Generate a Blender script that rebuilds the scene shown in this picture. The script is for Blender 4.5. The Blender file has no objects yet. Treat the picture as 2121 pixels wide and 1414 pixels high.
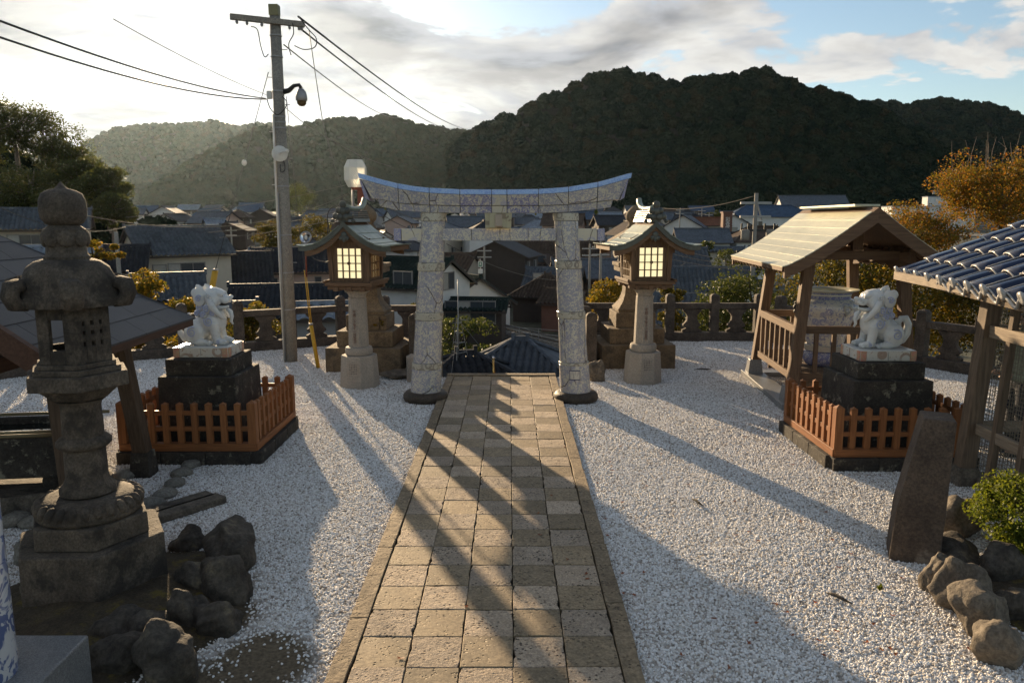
import bpy, math, random
import numpy as np
from mathutils import Vector, Matrix, Euler, noise as mnoise
R = math.radians
pi = math.pi
scene = bpy.context.scene
COL = scene.collection

# ------------------------------------------------------------------ camera
CAM_H = 2.7
FPX = 1575.0                      # focal length in pixels of the 2121 px wide photograph
PITCH = math.atan(252.0 / FPX)
cam_d = bpy.data.cameras.new('camera')
cam = bpy.data.objects.new('camera', cam_d)
COL.objects.link(cam)
cam.location = (0, 0, CAM_H)
cam.rotation_euler = (pi / 2 - PITCH, 0, 0)
cam_d.sensor_width = 36
cam_d.lens = 36 * FPX / 2121
cam_d.clip_start = 0.1
cam_d.clip_end = 20000
scene.camera = cam

# ------------------------------------------------------------------ sky, sun, exposure
SUN_AZ = R(-23.5)                 # from +Y, negative = towards -X
SUN_EL = R(12.8)
world = bpy.data.worlds.new('World')
scene.world = world
world.use_nodes = True
def build_world():
    nt = world.node_tree; N = nt.nodes; L = nt.links
    for n in list(N): N.remove(n)
    out = N.new('ShaderNodeOutputWorld'); bg = N.new('ShaderNodeBackground')
    L.new(bg.outputs[0], out.inputs[0])
    sky = N.new('ShaderNodeTexSky'); sky.sky_type = 'NISHITA'; sky.sun_disc = False
    sky.sun_elevation = SUN_EL; sky.sun_rotation = SUN_AZ
    sky.altitude = 50; sky.air_density = 1.0; sky.dust_density = 0.4; sky.ozone_density = 1.3
    def math_(op, a, b=None, clamp=False):
        m = N.new('ShaderNodeMath'); m.operation = op; m.use_clamp = clamp
        for i, v in enumerate((a, b)):
            if v is None: continue
            if isinstance(v, (int, float)): m.inputs[i].default_value = v
            else: L.new(v, m.inputs[i])
        return m.outputs[0]
    def smooth(v, a, b, t0=0.0, t1=1.0):
        m = N.new('ShaderNodeMapRange'); m.interpolation_type = 'SMOOTHSTEP'
        L.new(v, m.inputs[0])
        for i, x in zip((1, 2, 3, 4), (a, b, t0, t1)): m.inputs[i].default_value = x
        return m.outputs[0]
    def mixc(f, a, b):
        m = N.new('ShaderNodeMix'); m.data_type = 'RGBA'
        if isinstance(f, (int, float)): m.inputs[0].default_value = f
        else: L.new(f, m.inputs[0])
        for s, v in ((6, a), (7, b)):
            if isinstance(v, tuple): m.inputs[s].default_value = (*v, 1)
            else: L.new(v, m.inputs[s])
        return m.outputs[2]
    tc = N.new('ShaderNodeTexCoord')
    sep = N.new('ShaderNodeSeparateXYZ'); L.new(tc.outputs['Generated'], sep.inputs[0])
    zz = math_('ADD', math_('MAXIMUM', sep.outputs[2], 0.0), 0.16)
    cmb = N.new('ShaderNodeCombineXYZ')
    L.new(math_('DIVIDE', sep.outputs[0], zz), cmb.inputs[0])
    L.new(math_('DIVIDE', sep.outputs[1], zz), cmb.inputs[1])
    cmb.inputs[2].default_value = CLOUD_SEED
    n1 = N.new('ShaderNodeTexNoise'); n1.inputs['Scale'].default_value = 1.9
    n1.inputs['Detail'].default_value = 9; n1.inputs['Roughness'].default_value = 0.55
    n1.inputs['Distortion'].default_value = 0.25
    L.new(cmb.outputs[0], n1.inputs['Vector'])
    # the same clouds a little towards the sun: their difference gives the lit rims
    off = N.new('ShaderNodeVectorMath'); off.operation = 'ADD'; L.new(cmb.outputs[0], off.inputs[0])
    off.inputs[1].default_value = (math.sin(SUN_AZ) * 0.16, math.cos(SUN_AZ) * 0.16, 0)
    n2 = N.new('ShaderNodeTexNoise'); n2.inputs['Scale'].default_value = 1.9
    n2.inputs['Detail'].default_value = 5; n2.inputs['Roughness'].default_value = 0.5
    n2.inputs['Distortion'].default_value = 0.25
    L.new(off.outputs[0], n2.inputs['Vector'])
    # angle to the sun
    sd = N.new('ShaderNodeVectorMath'); sd.operation = 'DOT_PRODUCT'
    L.new(tc.outputs['Generated'], sd.inputs[0])
    sd.inputs[1].default_value = (math.sin(SUN_AZ) * math.cos(SUN_EL), math.cos(SUN_AZ) * math.cos(SUN_EL), math.sin(SUN_EL))
    ang = math_('ARCCOSINE', math_('MINIMUM', math_('MAXIMUM', sd.outputs['Value'], -1.0), 1.0))
    # cloud deck: thicker on the sunward side, thinning towards the east
    cover = smooth(ang, 0.15, 0.95, 0.135, -0.03)
    dens = math_('ADD', n1.outputs[0], cover)
    mask = smooth(dens, 0.49, 0.55)
    thick = smooth(dens, 0.53, 0.74)
    lit = smooth(math_('SUBTRACT', n1.outputs[0], n2.outputs[0]), -0.13, 0.10)
    fwd1 = math_('POWER', 2.718, math_('MULTIPLY', ang, -3.0))     # broad forward scattering
    fwd2 = math_('POWER', 2.718, math_('MULTIPLY', ang, -9.0))     # tight glow through thin cloud
    core = mixc(lit, (0.27, 0.28, 0.31), (0.60, 0.59, 0.58))
    rim = mixc(lit, (0.66, 0.68, 0.72), (1.1, 1.08, 1.03))
    ccol = mixc(thick, rim, core)
    gain = math_('ADD', math_('ADD', 5.0, math_('MULTIPLY', fwd1, 3.2)), math_('MULTIPLY', fwd2, 4.0))
    g = N.new('ShaderNodeVectorMath'); g.operation = 'SCALE'; L.new(ccol, g.inputs[0]); L.new(gain, g.inputs['Scale'])
    # thin veil over the sun that scatters its light forward
    veil = N.new('ShaderNodeVectorMath'); veil.operation = 'SCALE'
    veil.inputs[0].default_value = (1.0, 0.93, 0.82)
    L.new(math_('MULTIPLY', fwd2, 3.0), veil.inputs['Scale'])
    add = N.new('ShaderNodeVectorMath'); add.operation = 'ADD'
    L.new(sky.outputs[0], add.inputs[0]); L.new(veil.outputs[0], add.inputs[1])
    col = mixc(mask, add.outputs[0], g.outputs[0])
    L.new(col, bg.inputs[0]); bg.inputs[1].default_value = SKY_STRENGTH
SKY_STRENGTH = 0.066
CLOUD_SEED = 33.3
build_world()

sun_d = bpy.data.lights.new('sun', 'SUN')
sun_d.energy = 5.0
sun_d.angle = R(0.6)
sun_d.color = (1.0, 0.74, 0.45)
sun = bpy.data.objects.new('sun', sun_d)
COL.objects.link(sun)
sdir = Vector((math.sin(SUN_AZ) * math.cos(SUN_EL), math.cos(SUN_AZ) * math.cos(SUN_EL), math.sin(SUN_EL)))
sun.rotation_euler = sdir.to_track_quat('Z', 'Y').to_euler()
sun.location = (-8, 18, 12)

vs = scene.view_settings
vs.view_transform = 'Standard'; vs.look = 'None'; vs.gamma = 1.0; vs.use_curve_mapping = False
vs.exposure = 1.2
scene.cycles.use_denoising = True
scene.cycles.denoiser = 'OPENIMAGEDENOISE'
scene.cycles.max_bounces = 4
scene.cycles.diffuse_bounces = 2
scene.cycles.glossy_bounces = 3
scene.cycles.transmission_bounces = 4
scene.cycles.transparent_max_bounces = 4
scene.cycles.volume_bounces = 0
scene.cycles.sample_clamp_indirect = 6
scene.cycles.use_light_tree = False

# ------------------------------------------------------------------ helpers
random.seed(7)
rng = np.random.default_rng(11)
CP, SP = math.cos(PITCH), math.sin(PITCH)
def ray(px, py):
    a = (px - 1060.5) / FPX; b = (707 - py) / FPX
    return Vector((a, CP + b * SP, -SP + b * CP))
def at(px, py, Y):                     # the point seen at a pixel, Y metres in front of the camera
    d = ray(px, py); t = Y / d.y
    return Vector((d.x * t, Y, CAM_H + d.z * t))
def on(px, py, z=0.0):                 # the point seen at a pixel on the level z
    d = ray(px, py); t = (z - CAM_H) / d.z
    return Vector((d.x * t, d.y * t, z))
def zat(py, Y): return at(1060.5, py, Y).z
def mpp(Y, z=1.0): return (Y * CP + (CAM_H - z) * SP) / FPX

def tag(o, label=None, cat=None, group=None, kind=None):
    if label: o['label'] = label
    if cat: o['category'] = cat
    if group: o['group'] = group
    if kind: o['kind'] = kind
    return o
def link(name, me, mat=None, parent=None):
    o = bpy.data.objects.new(name, me)
    COL.objects.link(o)
    if mat is not None and me is not None and len(me.materials) == 0: me.materials.append(mat)
    if parent is not None: o.parent = parent
    return o
def thing(name, label, cat, loc=(0, 0, 0), rz=0.0, group=None):
    o = bpy.data.objects.new(name, None); COL.objects.link(o)
    o.location = loc; o.rotation_euler = (0, 0, rz); o.empty_display_size = 0.2
    return tag(o, label, cat, group)

class MB:
    def __init__(s): s.v = []; s.f = []
    def add(s, vs_, fs, M=None):
        n = len(s.v)
        s.v += [tuple(M @ Vector(p)) for p in vs_] if M is not None else [tuple(p) for p in vs_]
        s.f += [tuple(i + n for i in f) for f in fs]
        return s
    def box(s, c, d, rz=0.0, top=(1, 1), M=None, sh=(0, 0)):
        x, y, z = d[0] / 2, d[1] / 2, d[2] / 2; tx, ty = top
        p = [(-x, -y, -z), (x, -y, -z), (x, y, -z), (-x, y, -z),
             (-x * tx + sh[0], -y * ty + sh[1], z), (x * tx + sh[0], -y * ty + sh[1], z), (x * tx + sh[0], y * ty + sh[1], z), (-x * tx + sh[0], y * ty + sh[1], z)]
        T = Matrix.Translation(c) @ Matrix.Rotation(rz, 4, 'Z')
        if M is not None: T = M @ T
        return s.add(p, [(3, 2, 1, 0), (4, 5, 6, 7), (0, 1, 5, 4), (1, 2, 6, 5), (2, 3, 7, 6), (3, 0, 4, 7)], T)
    def bar(s, a, b, w, d, up=(0, 0, 1)):      # square bar from a to b: w across, d along 'up'
        a = Vector(a); b = Vector(b); z = (b - a).normalized()
        x = Vector(up).cross(z)
        if x.length < 1e-4: x = Vector((1, 0, 0))
        x.normalize(); y = z.cross(x)
        p = []
        for q in (a, b):
            for i, j in ((-1, -1), (1, -1), (1, 1), (-1, 1)): p.append(q + x * (i * w / 2) + y * (j * d / 2))
        return s.add(p, [(3, 2, 1, 0), (4, 5, 6, 7), (0, 1, 5, 4), (1, 2, 6, 5), (2, 3, 7, 6), (3, 0, 4, 7)])
    def prism(s, poly, z0, z1, sc=1.0, M=None, c=None):
        n = len(poly)
        if c is None: c = (sum(p[0] for p in poly) / n, sum(p[1] for p in poly) / n)
        p = [(x, y, z0) for x, y in poly] + [(c[0] + (x - c[0]) * sc, c[1] + (y - c[1]) * sc, z1) for x, y in poly]
        f = [tuple(range(n - 1, -1, -1)), tuple(range(n, 2 * n))] + [(i, (i + 1) % n, n + (i + 1) % n, n + i) for i in range(n)]
        return s.add(p, f, M)
    def lathe(s, prof, n=24, ph=0.0, c=(0, 0, 0), M=None, cap=True):
        p = []; f = []
        for r, z in prof:
            for i in range(n):
                a = ph + 2 * pi * i / n
                p.append((c[0] + r * math.cos(a), c[1] + r * math.sin(a), c[2] + z))
        for k in range(len(prof) - 1):
            for i in range(n):
                j = (i + 1) % n
                f.append((k * n + i, k * n + j, (k + 1) * n + j, (k + 1) * n + i))
        if cap:
            f.append(tuple(range(n - 1, -1, -1))); f.append(tuple((len(prof) - 1) * n + i for i in range(n)))
        return s.add(p, f, M)
    def tube(s, pts, r, n=8, cap=True):
        pts = [Vector(q) for q in pts]; m = len(pts)
        rs = r if isinstance(r, (list, tuple)) else [r] * m
        ref = Vector((0, 0, 1)); p = []; f = []
        t0 = (pts[1] - pts[0]).normalized()
        if abs(t0.dot(ref)) > 0.95: ref = Vector((1, 0, 0))
        x = ref.cross(t0).normalized()
        for k in range(m):
            t = (pts[min(k + 1, m - 1)] - pts[max(k - 1, 0)]).normalized()
            x = (x - t * x.dot(t)).normalized(); y = t.cross(x)
            for i in range(n):
                a = 2 * pi * i / n
                p.append(pts[k] + (x * math.cos(a) + y * math.sin(a)) * rs[k])
        for k in range(m - 1):
            for i in range(n):
                j = (i + 1) % n
                f.append((k * n + i, k * n + j, (k + 1) * n + j, (k + 1) * n + i))
        if cap:
            f.append(tuple(range(n - 1, -1, -1))); f.append(tuple((m - 1) * n + i for i in range(n)))
        return s.add(p, f)
    def ell(s, c, r, rot=(0, 0, 0), nu=14, nv=9, M=None):
        if isinstance(r, (int, float)): r = (r, r, r)
        T = Matrix.Translation(c) @ Euler(rot).to_matrix().to_4x4()
        if M is not None: T = M @ T
        p = [(0, 0, -r[2])]; f = []
        for k in range(1, nv):
            th = -pi / 2 + pi * k / nv
            for i in range(nu):
                a = 2 * pi * i / nu
                p.append((r[0] * math.cos(th) * math.cos(a), r[1] * math.cos(th) * math.sin(a), r[2] * math.sin(th)))
        p.append((0, 0, r[2])); top = len(p) - 1
        for i in range(nu):
            j = (i + 1) % nu
            f.append((0, 1 + j, 1 + i)); f.append((top, 1 + (nv - 2) * nu + i, 1 + (nv - 2) * nu + j))
            for k in range(nv - 2): f.append((1 + k * nu + i, 1 + k * nu + j, 1 + (k + 1) * nu + j, 1 + (k + 1) * nu + i))
        return s.add(p, f, T)
    def mesh(s, name, smooth=False, ang=None):
        me = bpy.data.meshes.new(name)
        me.from_pydata(s.v, [], s.f); me.update()
        if smooth: me.polygons.foreach_set('use_smooth', [True] * len(me.polygons))
        return me
    def build(s, name, mat, parent=None, smooth=False, bev=0.0, seg=2, loc=None, rz=None, label=None):
        me = s.mesh(name, smooth)
        o = link(name, me, mat, parent)
        if bev:
            m = o.modifiers.new('bevel', 'BEVEL'); m.width = bev; m.segments = seg; m.limit_method = 'ANGLE'; m.angle_limit = R(35)
        if loc is not None: o.location = loc
        if rz is not None: o.rotation_euler = (0, 0, rz)
        if label: o['label'] = label
        return o
def smooth_by_angle(o, deg=40):
    me = o.data
    me.polygons.foreach_set('use_smooth', [True] * len(me.polygons))
    bm_edges = {}
    me.set_sharp_from_angle(angle=R(deg))
def np_mesh(name, v, f, mat, parent=None, smooth=False):
    v = np.asarray(v, dtype=np.float32); f = np.asarray(f, dtype=np.int32)
    me = bpy.data.meshes.new(name); k = f.shape[1]
    me.vertices.add(len(v)); me.vertices.foreach_set('co', v.ravel())
    me.loops.add(f.size); me.loops.foreach_set('vertex_index', f.ravel())
    me.polygons.add(len(f)); me.polygons.foreach_set('loop_start', np.arange(0, f.size, k, dtype=np.int32))
    if smooth: me.polygons.foreach_set('use_smooth', np.ones(len(f), dtype=bool))
    me.update(calc_edges=True)
    return link(name, me, mat, parent)
def copy_tree(o, parent=None):
    c = o.copy(); COL.objects.link(c); c.parent = parent
    for ch in o.children: copy_tree(ch, c)
    return c

# ------------------------------------------------------------------ materials
class NT:
    def __init__(s, name):
        s.m = bpy.data.materials.new(name); s.m.use_nodes = True
        s.t = s.m.node_tree; s.N = s.t.nodes; s.L = s.t.links
        s.b = s.N['Principled BSDF']; s.out = s.N['Material Output']
        s.tc = s.N.new('ShaderNodeTexCoord')
    def put(s, sock, v):
        if isinstance(v, (int, float)): sock.default_value = v
        elif isinstance(v, tuple): sock.default_value = (*v, 1) if len(v) == 3 and sock.type == 'RGBA' else v
        else: s.L.new(v, sock)
    def vec(s, scale=(1, 1, 1), kind='Object', rnd=False):
        mp = s.N.new('ShaderNodeMapping'); s.L.new(s.tc.outputs[kind], mp.inputs[0]); mp.inputs['Scale'].default_value = scale
        if rnd:
            oi = s.N.new('ShaderNodeObjectInfo')
            m = s.N.new('ShaderNodeVectorMath'); m.operation = 'SCALE'; m.inputs[0].default_value = (37, 53, 71)
            s.L.new(oi.outputs['Random'], m.inputs['Scale']); s.L.new(m.outputs[0], mp.inputs['Location'])
        return mp.outputs[0]
    def noise(s, v, scale, detail=4, rough=0.55, dist=0.0):
        n = s.N.new('ShaderNodeTexNoise'); s.L.new(v, n.inputs['Vector'])
        for k, x in (('Scale', scale), ('Detail', detail), ('Roughness', rough), ('Distortion', dist)): n.inputs[k].default_value = x
        return n.outputs[0]
    def vor(s, v, scale, feat='F1', out='Distance', rnd=1.0):
        n = s.N.new('ShaderNodeTexVoronoi'); n.feature = feat; s.L.new(v, n.inputs['Vector']); n.inputs['Scale'].default_value = scale
        n.inputs['Randomness'].default_value = rnd
        return n.outputs[out]
    def ramp(s, v, a, b, lo=0.0, hi=1.0):
        m = s.N.new('ShaderNodeMapRange'); m.interpolation_type = 'SMOOTHSTEP'; s.L.new(v, m.inputs[0])
        for i, x in zip((1, 2, 3, 4), (a, b, lo, hi)): m.inputs[i].default_value = x
        return m.outputs[0]
    def mix(s, f, a, b, mode='MIX'):
        m = s.N.new('ShaderNodeMix'); m.data_type = 'RGBA'; m.blend_type = mode
        s.put(m.inputs[0], f); s.put(m.inputs[6], a); s.put(m.inputs[7], b)
        return m.outputs[2]
    def math(s, op, a, b=0.0):
        m = s.N.new('ShaderNodeMath'); m.operation = op; s.put(m.inputs[0], a); s.put(m.inputs[1], b); return m.outputs[0]
    def rand(s):
        return s.N.new('ShaderNodeObjectInfo').outputs['Random']
    def bump(s, h, strength=0.5, dist=0.01, prev=None):
        n = s.N.new('ShaderNodeBump'); n.inputs['Strength'].default_value = strength; n.inputs['Distance'].default_value = dist
        s.L.new(h, n.inputs['Height'])
        if prev is not None: s.L.new(prev, n.inputs['Normal'])
        return n.outputs[0]
    def done(s, col=None, rough=None, normal=None, metal=0.0, spec=None, coat=0.0):
        if col is not None: s.put(s.b.inputs['Base Color'], col)
        if rough is not None: s.put(s.b.inputs['Roughness'], rough)
        if normal is not None: s.L.new(normal, s.b.inputs['Normal'])
        s.b.inputs['Metallic'].default_value = metal
        if spec is not None: s.b.inputs['Specular IOR Level'].default_value = spec
        if coat: s.b.inputs['Coat Weight'].default_value = coat; s.b.inputs['Coat Roughness'].default_value = 0.08
        return s.m
def stone(name, c1, c2, scale=3.0, rough=0.85, bump=0.6, bscale=45, dist=0.008, patch=None, pscale=6, pth=(0.58, 0.66), pits=0.0, rnd=False, var=0.0, spec=0.3, speck=None):
    t = NT(name); v = t.vec(rnd=rnd)
    n = t.noise(v, scale, 6, 0.65)
    col = t.mix(t.ramp(n, 0.3, 0.7), c1, c2)
    fine = t.noise(v, bscale, 5, 0.7)
    col = t.mix(t.ramp(fine, 0.32, 0.66, 0.0, 0.8), col, t.mix(1.0, col, (0.42, 0.41, 0.40), 'MULTIPLY'))
    col = t.mix(t.ramp(t.noise(v, bscale * 0.3, 3, 0.6), 0.35, 0.65, 0.0, 0.4), col, t.mix(1.0, col, (1.5, 1.45, 1.35), 'MULTIPLY'))
    if speck: col = t.mix(t.ramp(t.noise(v, 220, 2, 0.6), 0.56, 0.66), col, speck)
    if patch: col = t.mix(t.math('MULTIPLY', t.ramp(t.noise(v, pscale, 6, 0.7), *pth), 0.85), col, patch)
    if var: col = t.mix(t.ramp(t.rand(), 0, 1, 0, var), col, t.mix(1.0, col, (0.45, 0.47, 0.5), 'MULTIPLY'))
    h = t.math('ADD', fine, t.math('MULTIPLY', t.noise(v, bscale * 0.22, 4, 0.6), 2.0))
    nm = t.bump(h, bump, dist)
    if pits:
        pv = t.vor(v, 34); pm = t.noise(v, 9, 3, 0.6)
        pit = t.math('MULTIPLY', t.ramp(pv, 0.20, 0.34, 1.0, 0.0), t.ramp(pm, 0.44, 0.60))
        col = t.mix(t.math('MULTIPLY', pit, pits), col, (0.05, 0.04, 0.035))
        nm = t.bump(pit, 1.0, -0.012, nm)
    return t.done(col, rough, nm, spec=spec)
def wood(name, c1, c2, axis=2, rough=0.7, sc=14, bump=0.35, var=0.35):
    t = NT(name); s = [sc, sc, sc]; s[axis] = sc * 0.06
    v = t.vec(tuple(s), rnd=True)
    g = t.noise(v, 3.0, 7, 0.65, 0.6)
    col = t.mix(t.ramp(g, 0.3, 0.72), c1, c2)
    col = t.mix(t.ramp(t.rand(), 0, 1, 0, var), col, t.mix(1.0, col, (0.6, 0.58, 0.55), 'MULTIPLY'))
    return t.done(col, rough, t.bump(g, bump, 0.004), spec=0.25)
def plain(name, c, rough=0.6, metal=0.0, nscale=6.0, amt=0.3, spec=0.4, bump=0.0, bscale=30, coat=0.0, var=0.0):
    t = NT(name); v = t.vec(rnd=True)
    n = t.noise(v, nscale, 5, 0.65)
    col = t.mix(t.ramp(n, 0.3, 0.75, 0, amt), c, tuple(x * 0.5 for x in c))
    if var: col = t.mix(t.ramp(t.rand(), 0, 1, 0, var), col, t.mix(1.0, col, (0.5, 0.5, 0.52), 'MULTIPLY'))
    nm = t.bump(t.noise(v, bscale, 4, 0.6), bump, 0.01) if bump else None
    return t.done(col, rough, nm, metal, spec, coat)
def leafmat(name, cols, trans=0.5, rough=0.5):
    t = NT(name)
    # colour differs from leaf to leaf: random per mesh island
    gi = t.N.new('ShaderNodeNewGeometry')
    cr = t.N.new('ShaderNodeValToRGB'); t.L.new(gi.outputs['Random Per Island'], cr.inputs[0])
    e = cr.color_ramp.elements
    while len(e) < len(cols): e.new(0.5)
    for i, c in enumerate(cols):
        e[i].position = i / max(1, len(cols) - 1); e[i].color = (*c, 1)
    t.done(cr.outputs[0], max(rough, 0.55), spec=0.15)
    tr = t.N.new('ShaderNodeBsdfTranslucent'); t.L.new(t.mix(1.0, cr.outputs[0], (1.6, 1.5, 0.9), 'MULTIPLY'), tr.inputs[0])
    ms = t.N.new('ShaderNodeMixShader'); ms.inputs[0].default_value = trans
    t.L.new(t.b.outputs[0], ms.inputs[1]); t.L.new(tr.outputs[0], ms.inputs[2]); t.L.new(ms.outputs[0], t.out.inputs[0])
    return t.m
def glaze(name, base, blue, scale=24, th=(0.47, 0.53), big=5, rough=0.16, dirt=None, rnd=True):
    t = NT(name); v = t.vec(rnd=rnd)
    w = t.noise(v, scale, 2, 0.5, 2.2)
    pat = t.ramp(w, *th)
    petals = t.ramp(t.math('ABSOLUTE', t.math('SUBTRACT', t.vor(v, scale * 0.42), 0.33)), 0.05, 0.10, 1.0, 0.0)
    pat = t.math('MAXIMUM', pat, t.math('MULTIPLY', petals, 0.8))
    pat = t.math('MULTIPLY', pat, t.ramp(t.noise(v, big, 2), 0.25, 0.5, 0.55, 1.0))
    col = t.mix(pat, base, blue)
    r = rough
    if dirt:
        dv = t.vec((3, 3, 0.9), rnd=rnd)
        d = t.ramp(t.noise(dv, 3.0, 6, 0.7), 0.56, 0.72)
        col = t.mix(t.math('MULTIPLY', d, 0.6), col, dirt)
        r = t.ramp(d, 0, 1, rough, 0.6)
    return t.done(col, r, t.bump(t.noise(v, 7, 3), 0.08, 0.01), spec=0.5)

# ------------------------------------------------------------------ the land: valley floor, mountains, forest
m_ground = stone('valley_soil', (0.055, 0.06, 0.035), (0.09, 0.085, 0.06), scale=0.12, bscale=1.2, dist=0.05, patch=(0.16, 0.155, 0.15), pscale=0.06, pth=(0.5, 0.6))
TERR = [(-14, -6), (-14, 9.5), (-9.2, 12.6), (-7.6, 14.7), (-3.75, 16.7), (-1.55, 16.7), (-1.55, 12.95), (1.3, 12.95), (1.3, 17.15), (5.7, 17.15), (8.3, 13.2), (14, 9), (14, -6)]
def valley(x, y):
    d = math.hypot(x, y)
    base = -7.0 + 5.5 * max(0, min(1, (d - 100) / 120)) + 9.0 * max(0, min(1, (d - 240) / 260)) ** 1.3
    near = max(0, min(1, 1 - (y - 15) / 11)) * max(0, min(1, 1 - (abs(x) - 14) / 14))
    return base * (1 - near) + (-2.2) * near
def build_ground():
    u = np.sinh(np.linspace(-5.2, 5.2, 130)); xs = u / u.max() * 4000
    w = np.sinh(np.linspace(-2.0, 6.0, 130)); ys = w / w.max() * 6000
    v = [(x, y + 10, valley(x, y + 10)) for y in ys for x in xs]
    nx = len(xs); f = [(j * nx + i, j * nx + i + 1, (j + 1) * nx + i + 1, (j + 1) * nx + i) for j in range(len(ys) - 1) for i in range(nx - 1)]
    o = np_mesh('ground', v, f, m_ground, smooth=True)
    tag(o, kind='structure', label='dark valley floor of soil and asphalt between the houses')
build_ground()

def forest_material(name, cols, rough=0.7):
    t = NT(name); v = t.vec((1, 1, 1))
    oi = t.rand()
    cr = t.N.new('ShaderNodeValToRGB'); t.L.new(oi, cr.inputs[0]); e = cr.color_ramp.elements
    while len(e) < len(cols): e.new(0.5)
    for i, c in enumerate(cols): e[i].position = i / (len(cols) - 1); e[i].color = (*c, 1)
    n = t.noise(v, 2.2, 5, 0.7)
    col = t.mix(t.ramp(n, 0.3, 0.7), t.mix(1.0, cr.outputs[0], (0.5, 0.5, 0.5), 'MULTIPLY'), cr.outputs[0])
    return t.done(col, rough, t.bump(t.noise(v, 3.5, 5, 0.75), 1.0, 0.5), spec=0.0)
m_hill = stone('hillside_soil', (0.008, 0.010, 0.006), (0.012, 0.013, 0.008), scale=0.05, bscale=0.5, dist=0.3)
m_forest = forest_material('forest_foliage', [(0.015, 0.027, 0.019), (0.021, 0.035, 0.022), (0.027, 0.042, 0.025), (0.033, 0.045, 0.026), (0.046, 0.044, 0.024)])

m_forest_far = forest_material('far_forest_foliage', [(0.016, 0.024, 0.013), (0.020, 0.029, 0.014), (0.024, 0.032, 0.015), (0.027, 0.033, 0.016), (0.034, 0.032, 0.016)], 0.95)
def scatter(name, me, mat, density, smin, smax, crown=(1, 1, 1.0), seed=1, subdiv=3, rough=0.35, leafy=0, kind='stuff', label=None, parent=None, dmat=None, embed=0.35, flat=False):
    """one object: the sheet 'me' strewn with lumpy bodies by geometry nodes"""
    o = link(name, me, mat, parent)
    ng = bpy.data.node_groups.new(name + '_strewn', 'GeometryNodeTree')
    ng.interface.new_socket('Geometry', in_out='INPUT', socket_type='NodeSocketGeometry')
    ng.interface.new_socket('Geometry', in_out='OUTPUT', socket_type='NodeSocketGeometry')
    N = ng.nodes; L = ng.links
    gi = N.new('NodeGroupInput'); go = N.new('NodeGroupOutput')
    dp = N.new('GeometryNodeDistributePointsOnFaces'); dp.inputs['Density'].default_value = density; dp.inputs['Seed'].default_value = seed
    L.new(gi.outputs[0], dp.inputs['Mesh'])
    protos = N.new('GeometryNodeJoinGeometry')
    g2i = N.new('GeometryNodeGeometryToInstance')
    for k in range(4):
        ico = N.new('GeometryNodeMeshIcoSphere'); ico.inputs['Radius'].default_value = 1; ico.inputs['Subdivisions'].default_value = subdiv
        sp = N.new('GeometryNodeSetPosition'); L.new(ico.outputs[0], sp.inputs[0])
        pos = N.new('GeometryNodeInputPosition')
        nz = N.new('ShaderNodeTexNoise'); nz.noise_dimensions = '4D'; nz.inputs['W'].default_value = seed * 3.1 + k * 7.7
        nz.inputs['Scale'].default_value = 1.5 if subdiv > 2 else 0.9; nz.inputs['Detail'].default_value = 4 if subdiv > 2 else 1
        nz.inputs['Roughness'].default_value = 0.65
        L.new(pos.outputs[0], nz.inputs['Vector'])
        a = N.new('ShaderNodeMath'); a.operation = 'SUBTRACT'; L.new(nz.outputs[0], a.inputs[0]); a.inputs[1].default_value = 0.5
        b = N.new('ShaderNodeMath'); b.operation = 'MULTIPLY'; L.new(a.outputs[0], b.inputs[0]); b.inputs[1].default_value = rough * 3.2
        sc = N.new('ShaderNodeVectorMath'); sc.operation = 'SCALE'; L.new(pos.outputs[0], sc.inputs[0]); L.new(b.outputs[0], sc.inputs['Scale'])
        L.new(sc.outputs[0], sp.inputs['Offset'])
        geo = sp.outputs[0]
        if leafy:
            d2 = N.new('GeometryNodeDistributePointsOnFaces'); d2.inputs['Density'].default_value = leafy; d2.inputs['Seed'].default_value = k
            L.new(geo, d2.inputs['Mesh'])
            gr = N.new('GeometryNodeMeshGrid'); gr.inputs['Size X'].default_value = 0.34; gr.inputs['Size Y'].default_value = 0.26
            gr.inputs['Vertices X'].default_value = 2; gr.inputs['Vertices Y'].default_value = 2
            rv = N.new('FunctionNodeRandomValue'); rv.data_type = 'FLOAT_VECTOR'; rv.inputs[0].default_value = (-1.2, -1.2, -3.14); rv.inputs[1].default_value = (1.2, 1.2, 3.14); rv.inputs['Seed'].default_value = k
            ip = N.new('GeometryNodeInstanceOnPoints'); L.new(d2.outputs[0], ip.inputs[0]); L.new(gr.outputs[0], ip.inputs['Instance']); L.new(rv.outputs[0], ip.inputs['Rotation'])
            rl = N.new('GeometryNodeRealizeInstances'); L.new(ip.outputs[0], rl.inputs[0])
            j = N.new('GeometryNodeJoinGeometry'); L.new(geo, j.inputs[0]); L.new(rl.outputs[0], j.inputs[0]); geo = j.outputs[0]
        if not flat:
            ss = N.new('GeometryNodeSetShadeSmooth'); L.new(geo, ss.inputs[0]); geo = ss.outputs[0]
        sm = N.new('GeometryNodeSetMaterial'); sm.inputs['Material'].default_value = dmat or mat; L.new(geo, sm.inputs[0])
        L.new(sm.outputs[0], g2i.inputs[0])
    rr = N.new('FunctionNodeRandomValue'); rr.data_type = 'FLOAT_VECTOR'
    if kind == 'pebble':
        rr.inputs[0].default_value = (-3.14, -3.14, -3.14); rr.inputs[1].default_value = (3.14, 3.14, 3.14)
    else:
        rr.inputs[0].default_value = (-0.2, -0.2, -3.14); rr.inputs[1].default_value = (0.2, 0.2, 3.14)
    rr.inputs['Seed'].default_value = seed
    rs = N.new('FunctionNodeRandomValue'); rs.data_type = 'FLOAT'
    rs.inputs[2].default_value = smin; rs.inputs[3].default_value = smax; rs.inputs['Seed'].default_value = seed + 5
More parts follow.
